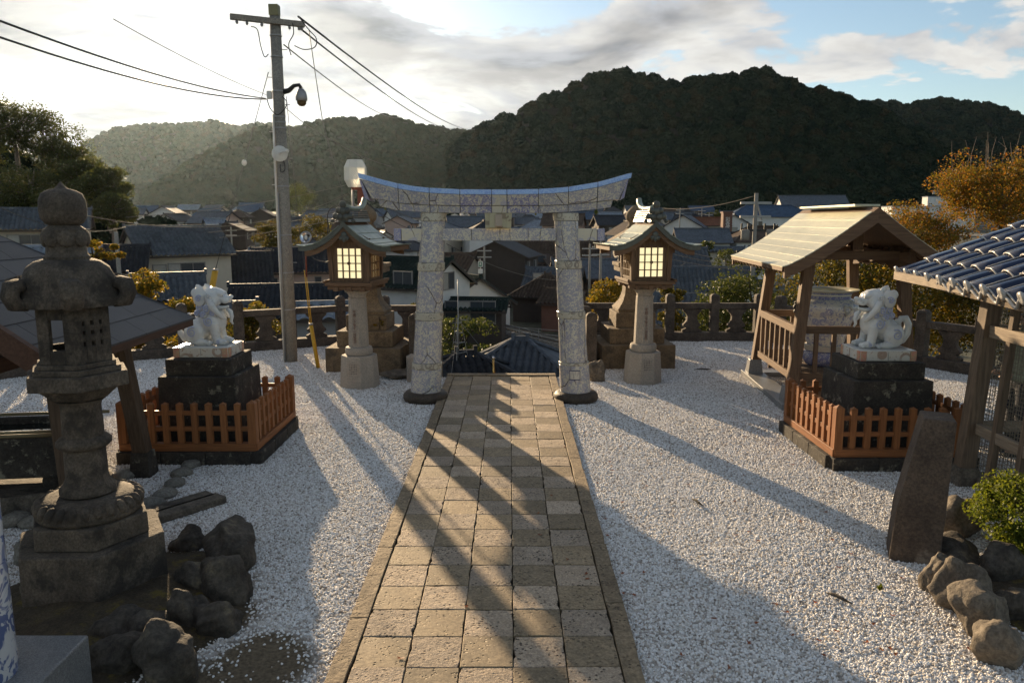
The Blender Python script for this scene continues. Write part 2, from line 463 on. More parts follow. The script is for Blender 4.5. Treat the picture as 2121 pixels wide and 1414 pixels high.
    vs2 = N.new('ShaderNodeVectorMath'); vs2.operation = 'SCALE'; vs2.inputs[0].default_value = crown; L.new(rs.outputs[1], vs2.inputs['Scale'])
    ip = N.new('GeometryNodeInstanceOnPoints'); L.new(dp.outputs[0], ip.inputs[0]); L.new(g2i.outputs[0], ip.inputs['Instance'])
    ip.inputs['Pick Instance'].default_value = True
    ri = N.new('FunctionNodeRandomValue'); ri.data_type = 'INT'; ri.inputs[4].default_value = 0; ri.inputs[5].default_value = 3; ri.inputs['Seed'].default_value = seed + 9
    L.new(ri.outputs[2], ip.inputs['Instance Index'])
    L.new(rr.outputs[0], ip.inputs['Rotation']); L.new(vs2.outputs[0], ip.inputs['Scale'])
    jg = N.new('GeometryNodeJoinGeometry'); L.new(gi.outputs[0], jg.inputs[0]); L.new(ip.outputs[0], jg.inputs[0])
    L.new(jg.outputs[0], go.inputs[0])
    md = o.modifiers.new('strewn', 'NODES'); md.node_group = ng
    return tag(o, label=label, kind='stuff')

def mountain(name, ridge, Dr, Df, zf, seed, dens, tree, label, fol_label, Db=None, lift=0.0, mat=None, leafy=14):
    """ridge: photograph pixels of the skyline; Dr: distance of the crest, Df: of the foot"""
    xs = np.array([p[0] for p in ridge]); yy = np.array([p[1] for p in ridge])
    n = 70; m = 34
    px = np.linspace(xs[0], xs[-1], n); py = np.interp(px, xs, yy)
    v = []
    for i in range(n):
        dr = Dr(px[i]) if callable(Dr) else Dr
        df = Df(px[i]) if callable(Df) else Df
        P = at(px[i], py[i], dr); zr = P.z - tree * 0.9 - lift; ux = P.x / dr
        for k in range(m):
            t = k / (m - 1) * 1.35
            D = df + (dr - df) * t
            if t <= 1:
                s = t ** 1.15 * (1 - 0.18 * math.sin(pi * t))
            else:
                s = 1 - 1.6 * (t - 1)
            ns = mnoise.noise(Vector((ux * dr * 0.006 + seed, D * 0.004, seed))) + 0.5 * mnoise.noise(Vector((ux * dr * 0.016, D * 0.012, seed + 5)))
            z = zf + (zr - zf) * s + ns * 0.16 * (zr - zf) * min(1, t * 1.5) * max(0.0, min(1, abs(1 - t) * 4))
            v.append((ux * D + ns * 6 * (1 - min(1, t)), D, z))
    f = [(i * m + k, (i + 1) * m + k, (i + 1) * m + k + 1, i * m + k + 1) for i in range(n - 1) for k in range(m - 1)]
    o = np_mesh(name, v, f, m_hill, smooth=True)
    tag(o, kind='structure', label=label)
    # the wood on it: the sunlit and the seen flank only
    keep = [q for q in f if v[q[0]][1] <= (Dr(px[q[0] // m]) if callable(Dr) else Dr) * 1.04]
    me = np_mesh('wood_sheet', np.array(v) + np.array((0, 0, tree * 0.25)), keep, m_hill, smooth=True)
    d = me.data; bpy.data.objects.remove(me)
    scatter('forest', d, m_hill, dens, tree * 0.4, tree * 1.45, seed=seed, subdiv=3, rough=0.42 if leafy else 0.6, leafy=leafy, label=fol_label, dmat=mat or m_forest, flat=leafy > 0)

M1 = [(930, 300), (985, 268), (1010, 247), (1060, 230), (1100, 207), (1150, 190), (1190, 166), (1230, 148), (1265, 137), (1300, 144), (1350, 151), (1400, 155), (1450, 153), (1490, 149), (1530, 143), (1575, 133), (1610, 152), (1640, 166), (1700, 176), (1740, 187), (1780, 208), (1850, 238), (1900, 262), (1950, 300), (2000, 332), (2060, 352), (2130, 385), (2230, 420)]
M2 = [(1740, 215), (1790, 207), (1830, 209), (1870, 213), (1920, 199), (1960, 198), (2000, 206), (2050, 211), (2090, 226), (2140, 236), (2300, 250)]
M3 = [(300, 395), (345, 365), (400, 328), (470, 290), (540, 258), (580, 264), (610, 262), (640, 247), (700, 239), (760, 243), (800, 229), (830, 241), (870, 253), (930, 262), (985, 266), (1040, 262), (1100, 275)]
M4 = [(-150, 300), (60, 320), (165, 303), (200, 278), (240, 260), (300, 252), (360, 254), (400, 250), (445, 244), (480, 256), (520, 253), (545, 250), (620, 262), (760, 280)]
mountain('mountain_main', M1, 560, 400, -1.0, 3, 0.030, 4.3, 'broad dark wooded mountain with two peaks behind the torii', 'dark evergreen wood covering the two-peaked mountain')
mountain('mountain_east', M2, 1050, 760, 6.0, 9, 0.012, 7.0, 'lower wooded ridge beyond the right shoulder of the main mountain', 'evergreen wood on the ridge at the far right')
mountain('mountain_middle', M3, lambda x: 760 + (x - 300) * 0.5, lambda x: 520 + (x - 300) * 0.3, 2.0, 15, 0.040, 3.7, 'wooded ridge sloping down left behind the utility pole', 'evergreen wood on the ridge behind the utility pole', mat=m_forest_far, leafy=0)
mountain('mountain_west', M4, 1650, 1200, 8.0, 21, 0.018, 5.2, 'pale hazy hills below the sun', 'hazy wood on the hills below the sun', mat=m_forest_far, leafy=0)

# ------------------------------------------------------------------ the air between
def build_haze():
    b = MB().box((0, 1200, 180), (4200, 2500, 390))
    t = NT('valley_haze')
    for n in list(t.N):
        if n != t.out: t.N.remove(n)
    pv = t.N.new('ShaderNodeVolumePrincipled')
    pv.inputs['Color'].default_value = (0.62, 0.82, 1.0, 1)
    pv.inputs['Density'].default_value = HAZE
    pv.inputs['Anisotropy'].default_value = 0.72
    t.L.new(pv.outputs[0], t.out.inputs['Volume'])
    o = b.build('haze', t.m)
    tag(o, 'thin sunlit haze filling the valley', None, kind='stuff')
HAZE = 0.000015
build_haze()

# ------------------------------------------------------------------ the shrine terrace: wall, gravel, path
m_oldstone = stone('old_grey_stone', (0.10, 0.085, 0.068), (0.20, 0.17, 0.135), scale=4, patch=(0.035, 0.03, 0.026), pscale=3.2, pth=(0.5, 0.64), bump=0.8, bscale=40, rnd=True, var=0.35)
m_blackstone = stone('blackened_stone', (0.03, 0.027, 0.024), (0.06, 0.052, 0.044), scale=4, patch=(0.20, 0.185, 0.14), pscale=7, pth=(0.56, 0.66), bump=0.7, rnd=True)
m_granite = stone('pale_granite', (0.34, 0.305, 0.26), (0.42, 0.375, 0.32), scale=2, rough=0.75, bump=0.3, bscale=120, dist=0.003, speck=(0.16, 0.14, 0.13), rnd=True)
m_darkgranite = stone('polished_grey_granite', (0.20, 0.205, 0.21), (0.26, 0.265, 0.27), scale=2, rough=0.35, bump=0.05, bscale=120, dist=0.002, speck=(0.08, 0.08, 0.09), rnd=True)
def gravel_mats():
    t = NT('white_pebble')
    cr = t.N.new('ShaderNodeValToRGB'); t.L.new(t.rand(), cr.inputs[0]); e = cr.color_ramp.elements
    cols = [(0.0, (0.70, 0.68, 0.65)), (0.35, (0.80, 0.79, 0.78)), (0.62, (0.62, 0.60, 0.57)), (0.82, (0.50, 0.45, 0.39)), (0.93, (0.30, 0.26, 0.22)), (1.0, (0.20, 0.17, 0.14))]
    while len(e) < len(cols): e.new(0.5)
    for i, (p, c) in enumerate(cols): e[i].position = p; e[i].color = (*c, 1)
    t.done(cr.outputs[0], 0.6, spec=0.35)
    b = NT('gravel_bed'); v = b.vec()
    cell = b.vor(v, 38, out='Color'); sh = b.N.new('ShaderNodeSeparateColor'); b.L.new(cell, sh.inputs[0])
    col = b.mix(b.ramp(sh.outputs[0], 0, 1), (0.30, 0.27, 0.235), (0.60, 0.58, 0.55))
    soil = b.N.new('ShaderNodeAttribute'); soil.attribute_name = 'cover'
    earth = b.mix(b.ramp(b.noise(v, 30, 5, 0.7), 0.3, 0.7), (0.085, 0.066, 0.045), (0.17, 0.135, 0.09))
    col = b.mix(b.ramp(soil.outputs['Fac'], 0.15, 0.6), earth, col)
    b.done(col, 0.9, b.bump(b.vor(v, 38), 1.0, -0.012), spec=0.1)
    return t.m, b.m
m_pebble, m_bed = gravel_mats()
def inside(x, y, poly):
    c = False; n = len(poly)
    for i in range(n):
        x1, y1 = poly[i]; x2, y2 = poly[i - 1]
        if (y1 > y) != (y2 > y) and x < (x2 - x1) * (y - y1) / (y2 - y1) + x1: c = not c
    return c
b = MB().prism(TERR, -7.5, -0.05)
o = b.build('terrace', m_oldstone); tag(o, kind='structure', label='raised stone terrace carrying the shrine yard')
PATH_ROT = 0.0035
def path_x(y): return -PATH_ROT * (y - 4.5)
SOIL = [(-1.75, 3.7, 0.75), (-1.55, 4.35, 0.42), (-1.95, 4.9, 0.3), (-2.9, 4.8, 0.65), (-2.3, 5.35, 0.4), (3.65, 4.5, 0.3), (4.4, 5.2, 0.9)]
def gravel_sheet(y0, y1, st):
    xs = np.arange(-9.5, 9.5, st); ys = np.arange(y0, y1 - 1e-6, st)
    v = []; cov = []; ids = {}; f = []
    def vid(i, j):
        if (i, j) not in ids:
            x = xs[0] + i * st; y = ys[0] + j * st
            c = 1.0
            for sx, sy, r in SOIL:
                d = math.hypot(x - sx, y - sy) / r
                c = min(c, max(0.0, (d - 0.55) / 0.6))
            c = min(1, max(0, c + 0.25 * mnoise.noise(Vector((x * 2.5, y * 2.5, 1))) * (1 if c < 1 else 0)))
            c *= 0.82 + 0.5 * mnoise.noise(Vector((x * 1.6, y * 1.6, 5)))
            ids[(i, j)] = len(v); cov.append(min(1, c))
            v.append((x, y, 0.012 * mnoise.noise(Vector((x * 0.9, y * 0.9, 2))) + 0.006 * mnoise.noise(Vector((x * 4, y * 4, 7)))))
        return ids[(i, j)]
    for j in range(len(ys)):
        for i in range(len(xs) - 1):
            x = xs[i] + st / 2; y = ys[j] + st / 2
            if not inside(x, y, TERR) or (-1.03 < x - path_x(y) < 0.73 and y < 12.9): continue
            if abs(x) > 1.2 + y * 0.74: continue          # only what can be seen from around the path
            f.append((vid(i, j), vid(i + 1, j), vid(i + 1, j + 1), vid(i, j + 1)))
    me = bpy.data.meshes.new('gravel'); me.from_pydata(v, [], f); me.update()
    a = me.attributes.new('cover', 'FLOAT', 'POINT'); a.data.foreach_set('value', cov)
    return me
def lay_gravel(y0, y1, st, dens, rmin, rmax, seed, label):
    me = gravel_sheet(y0, y1, st)
    o = scatter('gravel', me, m_bed, dens, rmin, rmax, crown=(1.15, 0.9, 0.72), seed=seed, subdiv=2, rough=0.3, kind='pebble', label=label, dmat=m_pebble)
    ng = o.modifiers[0].node_group
    dp = next(n for n in ng.nodes if n.bl_idname == 'GeometryNodeDistributePointsOnFaces')
    na = ng.nodes.new('GeometryNodeInputNamedAttribute'); na.data_type = 'FLOAT'; na.inputs[0].default_value = 'cover'
    mu = ng.nodes.new('ShaderNodeMath'); mu.operation = 'MULTIPLY'; ng.links.new(na.outputs[0], mu.inputs[0]); mu.inputs[1].default_value = dens
    ng.links.new(mu.outputs[0], dp.inputs['Density'])
    return o
lay_gravel(2.6, 8.6, 0.12, 5400, 0.0050, 0.0118, 3, 'loose white pebbles on the near half of the yard')
lay_gravel(8.6, 17.2, 0.12, 3000, 0.0070, 0.0135, 4, 'loose white pebbles on the far half of the yard')

m_tile_a = stone('pitted_pale_tile', (0.43, 0.34, 0.245), (0.55, 0.445, 0.335), scale=3, rough=0.8, bump=1.0, bscale=60, dist=0.006, pits=0.9, rnd=True, var=0.5, speck=(0.24, 0.19, 0.15))
m_tile_b = stone('smooth_brown_tile', (0.27, 0.205, 0.125), (0.37, 0.285, 0.18), scale=2.5, rough=0.7, bump=0.35, bscale=50, dist=0.004, pits=0.5, rnd=True, var=0.6)
m_kerb = stone('path_border_stone', (0.22, 0.165, 0.105), (0.31, 0.24, 0.155), scale=3, rough=0.8, bump=0.7, bscale=40, dist=0.008, pits=0.7, rnd=True, var=0.3)
m_joint = stone('dark_joint_soil', (0.03, 0.026, 0.02), (0.06, 0.05, 0.038), scale=10)
def tile_mesh(name, sx, sy, h, chip, seed, mat):
    r = random.Random(seed); pts = []
    n = 5
    def edge(ax, ay, bx, by):
        nx, ny = -(by - ay), bx - ax; l = math.hypot(nx, ny); nx /= l; ny /= l
        for k in range(n):
            t = (k + (r.uniform(-0.25, 0.25) if k else 0)) / n
            inn = r.uniform(0, 0.0015) + (chip * r.uniform(0.3, 1.0) if r.random() < 0.18 else 0)
            if k == 0: inn = r.uniform(0.0, 0.003) + (chip * 0.8 if r.random() < 0.25 else 0)
            pts.append((ax + (bx - ax) * t + nx * inn, ay + (by - ay) * t + ny * inn))
    x, y = sx / 2, sy / 2
    edge(-x, -y, x, -y); edge(x, -y, x, y); edge(x, y, -x, y); edge(-x, y, -x, -y)
    m = len(pts); bv = 0.004
    v = [(p[0], p[1], 0) for p in pts] + [(p[0], p[1], h - bv) for p in pts] + [(p[0] * (1 - 2 * bv / sx), p[1] * (1 - 2 * bv / sy), h) for p in pts]
    f = [tuple(range(2 * m, 3 * m))]
    for k in range(2):
        f += [(k * m + i, k * m + (i + 1) % m, (k + 1) * m + (i + 1) % m, (k + 1) * m + i) for i in range(m)]
    me = bpy.data.meshes.new(name); me.from_pydata(v, [], f); me.update(); me.materials.append(mat)
    return me
def build_path():
    P = MB().box((-0.152, 8.4, -0.02), (1.83, 9.1, 0.05)).build('path', m_joint)
    tag(P, kind='structure', label='stone paved path leading to the torii')
    P.rotation_euler = (0, 0, PATH_ROT); P.location = (0.0155, 0, 0)
    pa = [tile_mesh('tile', 0.3205, 0.3405, 0.045, 0.016, s, m_tile_a) for s in range(8)]
    pb = [tile_mesh('tile', 0.3205, 0.3405, 0.045, 0.007, 40 + s, m_tile_b) for s in range(8)]
    r = random.Random(5)
    for k in range(-1, 25):
        for c in range(5):
            a = (k + c) % 2 == 1
            if k > 17 and r.random() < 0.3: a = not a
            me = r.choice(pa if a else pb)
            o = link('tile', me, None, P)
            o.location = (-0.803 + 0.324 * c + r.uniform(-0.002, 0.002), 4.21 + 0.344 * (k + 0.5) + r.uniform(-0.003, 0.003), 0.0 + r.uniform(-0.003, 0.004))
            o.rotation_euler = (r.uniform(-0.008, 0.008), r.uniform(-0.008, 0.008), r.choice((0, pi)) + r.uniform(-0.004, 0.004))
    for side, x in ((-1, -1.032), (1, 0.722)):
        y = 3.75; s = 70
        while y < 12.8:
            L_ = min(r.uniform(0.95, 1.35), 12.82 - y)
            if 12.82 - y - L_ < 0.3: L_ = 12.82 - y
            me = tile_mesh('border_stone', 0.125, L_ - 0.006, 0.05, 0.009, s, m_kerb); s += 1
            o = link('border_stone', me, None, P); o.location = (x, y + L_ / 2, 0.002)
            y += L_
    me = tile_mesh('border_stone', 1.88, 0.16, 0.07, 0.02, 99, m_kerb)
    o = link('border_stone', me, None, P); o.location = (-0.155, 12.91, -0.004)
build_path()

# the steps that go down beyond the torii
S = MB().box((-0.125, 16.0, -2.0), (2.6, 6.0, 0.1)).build('stairs', m_joint)
S.rotation_euler = (-0.5, 0, 0); S.location = (0, 0.5, 5.6)
bpy.data.objects.remove(S)
S = thing('stairs', None, None, (-0.125, 13.0, 0)); S['kind'] = 'structure'; S['label'] = 'stone steps dropping away beyond the torii'
for k in range(9):
    MB().box((0, 0.16 + 0.31 * k, -0.12 - 0.17 * k - 1.0), (2.8, 0.32, 2.0)).build('step', m_oldstone, S, bev=0.01)

# ------------------------------------------------------------------ the porcelain torii
CREAM = (0.48, 0.455, 0.37)
def torii_glaze(name, blue, th, scale=21):
    t = NT(name); v = t.vec(rnd=True)
    w = t.noise(v, scale, 3, 0.55, 1.6)
    pat = t.ramp(w, *th)
    fl = t.vor(v, scale * 0.36)
    ring = t.ramp(t.math('ABSOLUTE', t.math('SUBTRACT', fl, 0.30)), 0.06, 0.13, 1.0, 0.0)
    pat = t.math('MAXIMUM', t.math('MULTIPLY', pat, 0.9), t.math('MULTIPLY', ring, 0.7))
    pat = t.math('MULTIPLY', pat, t.ramp(t.noise(v, 60, 2), 0.35, 0.55, 0.55, 1.0))
    col = t.mix(pat, CREAM, blue)
    cv = t.vec((1.6, 1.6, 0.8), rnd=True)
    wob = t.N.new('ShaderNodeMix'); wob.data_type = 'VECTOR'; wob.inputs[0].default_value = 0.16
    nn = t.N.new('ShaderNodeTexNoise'); t.L.new(cv, nn.inputs['Vector']); nn.inputs['Scale'].default_value = 2.2; nn.inputs['Detail'].default_value = 4
    t.L.new(cv, wob.inputs[4]); t.L.new(nn.outputs['Color'], wob.inputs[5])
    edge = t.vor(wob.outputs[1], 1.5, 'DISTANCE_TO_EDGE')
    crack = t.math('MULTIPLY', t.ramp(edge, 0.004, 0.013, 1.0, 0.0), t.ramp(t.noise(v, 1.7, 2), 0.42, 0.55))
    col = t.mix(t.math('MULTIPLY', crack, 0.85), col, (0.07, 0.05, 0.04))
    dv = t.vec((7, 7, 1.1), rnd=True)
    dirt = t.ramp(t.noise(dv, 1.6, 5, 0.65), 0.56, 0.74, 0.0, 0.6)
    col = t.mix(dirt, col, (0.19, 0.165, 0.13))
    return t.done(col, t.ramp(dirt, 0, 0.6, 0.2, 0.55), t.bump(crack, 0.6, -0.006), spec=0.5)
m_tor = torii_glaze('torii_porcelain', (0.22, 0.23, 0.31), (0.44, 0.54))
m_tor_dark = torii_glaze('torii_porcelain_strong', (0.12, 0.13, 0.30), (0.47, 0.54), 24)
m_tor_pale = torii_glaze('torii_porcelain_pale', (0.28, 0.30, 0.42), (0.58, 0.66), 17)
m_tor_blue = glaze('torii_blue_glaze', (0.34, 0.47, 0.68), (0.22, 0.33, 0.62), scale=30, th=(0.5, 0.62), rough=0.12)
m_tor_band = glaze('torii_band_glaze', (0.40, 0.38, 0.31), (0.18, 0.155, 0.13), scale=16, th=(0.60, 0.64), rough=0.25, dirt=(0.12, 0.10, 0.08))
m_tor_end = glaze('torii_end_glaze', (0.18, 0.19, 0.36), (0.38, 0.37, 0.38), scale=42, th=(0.50, 0.56), rough=0.2)
m_foot = stone('dark_foot_stone', (0.045, 0.035, 0.026), (0.075, 0.058, 0.042), scale=6, rough=0.6, bump=0.4)
YT = 11.25
T = thing('torii', 'blue and white porcelain torii gate standing astride the paved path', 'torii', (-0.17, YT, 0))
def lx(px, Y=YT - 0.2, z=2.9): return (px - 1060.5) * mpp(Y, z) + 0.17
def interp(xs, ys): return lambda x: float(np.interp(x, xs, ys))
tp = [(745, 358), (790, 371), (826, 380), (858, 385.5), (890, 389), (953, 392), (1050, 392.5), (1115, 391.5), (1148, 389.5), (1177, 387), (1237, 377), (1270, 368), (1303, 358)]
bp_ = [(783, 427), (826, 436), (890, 440), (953, 441), (1115, 441), (1177, 439), (1237, 433), (1270, 429)]
ztop = interp([lx(p[0]) for p in tp], [zat(p[1], YT - 0.24) for p in tp])
zbot = interp([lx(p[0]) for p in bp_], [zat(p[1], YT - 0.2) for p in bp_])
def beam(name, mat, x0, x1, fl, fh, y0, y1, yt0=None, yt1=None, e0=0.0, e1=0.0, n=6, gap=0.004, bev=0.006):
    """block of a curved beam: e0, e1 lean the ends outwards towards the top"""
    yt0 = y0 if yt0 is None else yt0; yt1 = y1 if yt1 is None else yt1
    x0 += gap; x1 -= gap; v = []; f = []
    for k in range(n + 1):
        t = k / n; xb = x0 + (x1 - x0) * t; xt = (x0 - e0) + (x1 + e1 - x0 + e0) * t
        v += [(xb, y0, fl(xb)), (xb, y1, fl(xb)), (xt, yt1, fh(xt)), (xt, yt0, fh(xt))]
    for k in range(n):
        a = 4 * k; c = a + 4
        f += [(a, a + 1, c + 1, c), (a + 1, a + 2, c + 2, c + 1), (a + 2, a + 3, c + 3, c + 2), (a + 3, a, c, c + 3)]
    f += [(3, 2, 1, 0), (4 * n, 4 * n + 1, 4 * n + 2, 4 * n + 3)]
    m = MB(); m.add(v, f)
    return m.build(name, mat, T, bev=bev)
jx = [lx(p) for p in (775, 826, 890, 953, 1018.5, 1050, 1115, 1177, 1237, 1275)]
H = 0.075
for i in range(9):
    mt = m_tor_dark if i in (3, 5) else m_tor_pale if i == 4 else m_tor
    e0 = 0.14 if i == 0 else 0; e1 = 0.13 if i == 8 else 0
    mid = lambda x: zbot(x) + 0.105
    x0 = jx[i]; x1 = jx[i + 1]
    s0 = lx(786) if i == 0 else x0; s1 = lx(1266) if i == 8 else x1
    beam('lower_beam_block', mt, s0, s1, zbot, lambda x: zbot(x) + 0.10, -0.17, 0.17, -0.18, 0.18, 0.03 if i == 0 else 0, 0.03 if i == 8 else 0)
    k0 = lx(770) if i == 0 else x0; k1 = lx(1282) if i == 8 else x1
    beam('crown_beam_block', mt, k0, k1, mid, lambda x: ztop(x) - H, -0.205, 0.205, -0.245, 0.245, e0, e1)
    beam('crown_cap', m_tor_blue, k0 - e0 - (0.03 if i == 0 else 0), k1 + e1 + (0.03 if i == 8 else 0), lambda x: ztop(x) - H + 0.003, ztop, -0.252, 0.252, -0.235, 0.235, 0.015 if i == 0 else 0, 0.015 if i == 8 else 0)
beam('end_plate', m_tor_end, lx(755), lx(768), lambda x: zat(418, YT) + (lx(768) - x) * 0.6, lambda x: ztop(x) - H - 0.002, -0.215, 0.215, -0.256, 0.256, 0.06, -0.12, n=2)
beam('end_plate', m_tor_end, lx(1283), lx(1293), lambda x: zat(416, YT) + (x - lx(1283)) * 0.6, lambda x: ztop(x) - H - 0.002, -0.215, 0.215, -0.256, 0.256, -0.10, 0.05, n=2)
zn0, zn1 = zat(498.5, YT - 0.08), zat(473.5, YT - 0.08)
nj = [815, 831, 896, 976.5, 1035.5, 1094, 1152, 1237, 1253]
for i in range(8):
    if nj[i] == 896 - 0: pass
    beam('tie_beam_block', m_tor_end if i in (0, 7) else (m_tor_pale if i in (1, 6) else m_tor), lx(nj[i], YT - .08, 2.5), lx(nj[i + 1], YT - .08, 2.5), lambda x: zn0, lambda x: zn1, -0.085, 0.085, n=1)
# pillars
for xb, xt, bands in ((lx(881, YT, 0.1), lx(898.5, YT, 2.8), [(441, 458), (543, 560), (645, 661), (749, 762)]), (lx(1193, YT, 0.1), lx(1171, YT, 2.8), [(441, 457), (539, 555), (643, 657), (747, 753)])):
    zt = zat(440, YT) + 0.05
    def ax(z): return xb + (xt - xb) * z / zt
    def rad(z): return 0.222 + (0.172 - 0.222) * z / zt
    cuts = [zt] 
    bz = [(zat(b1, YT), zat(b0, YT)) for b0, b1 in bands]
    lev = [0.10] + [q for z0, z1 in reversed(bz) for q in (z0, z1)]
    def drum(name, mat, z0, z1, grow, bevel):
        m = MB(); n = 28; v = []; prof = [(z0, grow - 0.006), (z0 + 0.008, grow), (z1 - 0.008, grow), (z1, grow - 0.006)]
        m2 = MB()
        for z, g in prof:
            for i in range(n):
                a = 2 * pi * i / n; v.append((ax(z) + (rad(z) + g) * math.cos(a), (rad(z) + g) * math.sin(a), z))
        f = [tuple(range(n - 1, -1, -1)), tuple(3 * n + i for i in range(n))]
        for k in range(3): f += [(k * n + i, k * n + (i + 1) % n, (k + 1) * n + (i + 1) % n, (k + 1) * n + i) for i in range(n)]
        o = m.add(v, f).build(name, mat, T); smooth_by_angle(o, 35); return o
    z = 0.10
    for z0, z1 in reversed(bz):
        drum('pillar_drum', m_tor, z, z0, 0.0 if z > 0.2 else 0.012, 0)
        drum('pillar_band', m_tor_band, z0 + 0.001, z1 - 0.001, 0.014, 0)
        z = z1
    m = MB(); prof = [(0.27, -0.04), (0.315, 0.0), (0.335, 0.05), (0.33, 0.10), (0.29, 0.145), (0.22, 0.15)]
    o = m.lathe(prof, 30, c=(ax(0), 0, 0)).build('foot_ring', m_foot, T); smooth_by_angle(o, 60)
# notice tablet fired onto the right pillar's foot
m_ink = plain('ink_blue', (0.05, 0.05, 0.12), 0.5)
m_tab = plain('tablet_cream', (0.52, 0.49, 0.42), 0.25)
def curved_plate(name, mat, cx, r, a0, a1, z0, z1, th, parent, n=8):
    m = MB(); v = []; f = []
    for k in range(n + 1):
        a = a0 + (a1 - a0) * k / n
        for rr, z in ((r, z0), (r + th, z0), (r + th, z1), (r, z1)): v.append((cx + rr * math.sin(a), -rr * math.cos(a), z))
    for k in range(n):
        a = 4 * k
        f += [(a + i, a + 4 + i, a + 4 + (i + 1) % 4, a + (i + 1) % 4) for i in range(4)]
    f += [(0, 1, 2, 3), (4 * n + 3, 4 * n + 2, 4 * n + 1, 4 * n)]
    return m.add(v, f).build(name, mat, parent)
pcx = lx(1193, YT, 0.1) + (lx(1171, YT, 2.8) - lx(1193, YT, 0.1)) * 0.15
tb = curved_plate('tablet_border', m_ink, pcx, 0.225, -0.42, 0.30, 0.355, 0.505, 0.006, T)
curved_plate('tablet', m_tab, pcx, 0.229, -0.38, 0.26, 0.37, 0.49, 0.006, tb)
r = random.Random(2)
for c in range(6):
    a = 0.20 - c * 0.105
    m = MB()
    for k in range(r.choice((3, 5, 6))):
        zz = 0.477 - k * 0.017 - (0.02 if c % 2 else 0)
        rr = 0.2366
        m.box((pcx + rr * math.sin(a), -rr * math.cos(a), zz), (0.010 if c in (0, 3) else 0.006, 0.003, 0.009), rz=a)
    m.build('inscription', m_ink, tb)
# name plaque between the beams
m_plaque = glaze('plaque_glaze', (0.36, 0.32, 0.19), (0.17, 0.12, 0.065), scale=6, th=(0.58, 0.72), rough=0.3, dirt=(0.20, 0.10, 0.04))
m_plaque2 = plain('plaque_tablet_glaze', (0.35, 0.28, 0.205), 0.3, nscale=3, amt=0.25)
cxp = lx(1032, YT - 0.2, 2.6); zp0 = zat(474, YT - 0.15); zp1 = zat(441, YT - 0.2)
Mx = Matrix.Translation((cxp, -0.14, (zp0 + zp1) / 2)) @ Matrix.Rotation(R(-8), 4, 'X')
pl = MB().box((0, 0, 0), (0.37, 0.05, zp1 - zp0 - 0.004), M=Mx, top=(1.06, 1)).build('plaque', m_plaque, T, bev=0.005)
MB().box((-0.01, -0.025, 0.0), (0.235, 0.05, zp1 - zp0 - 0.012), M=Mx).build('plaque_field', m_plaque, pl, bev=0.005)
MB().box((0.005, -0.055, -0.005), (0.105, 0.05, zp1 - zp0 - 0.05), M=Mx).build('plaque_tablet', m_plaque2, pl, bev=0.012)
m_moss = plain('moss', (0.05, 0.05, 0.015), 0.9, nscale=30, amt=0.6, bump=0.5)
# fern tufts hanging from the joints
m_fern = leafmat('fern_leaf', [(0.10, 0.12, 0.02), (0.16, 0.15, 0.03), (0.07, 0.09, 0.02)], 0.5)
def tuft(parent, c, n, L_, mat=None, name='fern_tuft', down=True, seed=1, w=0.012):
    r = random.Random(seed); m = MB()
    for k in range(n):
        a = r.uniform(0, 2 * pi); d = Vector((math.cos(a), math.sin(a), 0)) * r.uniform(0.2, 1.0)
        p0 = Vector(c); l = L_ * r.uniform(0.5, 1.0); s = Vector((-d.y, d.x, 0)).normalized() * w
        sg = -1 if down else 1
        p1 = p0 + d * l * 0.4 + Vector((0, 0, sg * l * 0.45)); p2 = p0 + d * l * 0.6 + Vector((0, 0, sg * l))
        m.add([p0 - s * .4, p0 + s * .4, p1 + s, p1 - s, p2], [(0, 1, 2, 3), (3, 2, 4)])
    return m.build(name, mat or m_fern, parent)
tuft(T, (lx(1235), -0.19, zbot(lx(1235))), 26, 0.09, seed=3)
tuft(T, (lx(797), -0.17, zbot(lx(797))), 10, 0.05, seed=4)
tuft(T, (lx(1110), -0.17, zbot(lx(1110))), 7, 0.04, seed=5)

# ------------------------------------------------------------------ the pair of wooden lanterns on granite posts
m_wood = wood('weathered_brown_wood', (0.10, 0.06, 0.036), (0.18, 0.112, 0.066), axis=2)
m_woodx = wood('weathered_brown_wood_x', (0.10, 0.06, 0.036), (0.18, 0.112, 0.066), axis=0)
m_woody = wood('weathered_brown_wood_y', (0.10, 0.06, 0.036), (0.18, 0.112, 0.066), axis=1)
def copper_mat(name, a, b, rough=0.42):
    t = NT(name); v = t.vec(rnd=True)
    n = t.noise(v, 2.5, 6, 0.7); st = t.noise(t.vec((30, 3, 3), rnd=True), 1.0, 4, 0.6)
    col = t.mix(t.ramp(n, 0.3, 0.7), a, b)
    col = t.mix(t.ramp(st, 0.55, 0.75, 0, 0.5), col, tuple(x * 0.6 for x in a))
    col = t.mix(t.ramp(t.rand(), 0, 1, 0, 0.3), col, t.mix(1.0, col, (0.6, 0.62, 0.62), 'MULTIPLY'))
    return t.done(col, rough, t.bump(n, 0.2, 0.01), metal=0.25, spec=0.5)
m_copper = copper_mat('verdigris_copper', (0.16, 0.20, 0.17), (0.27, 0.31, 0.26))
m_copper_dk = copper_mat('dark_copper', (0.05, 0.055, 0.05), (0.09, 0.10, 0.088), 0.35)
def paper_mat():
    t = NT('lit_paper'); v = t.vec(rnd=True)
    n = t.noise(v, 5, 3)
    col = t.mix(n, (0.80, 0.74, 0.55), (0.72, 0.66, 0.48))
    t.done(col, 0.8)
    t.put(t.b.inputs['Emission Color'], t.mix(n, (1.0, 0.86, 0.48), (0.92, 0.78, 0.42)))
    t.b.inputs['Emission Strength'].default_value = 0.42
    return t.m
m_paper = paper_mat()
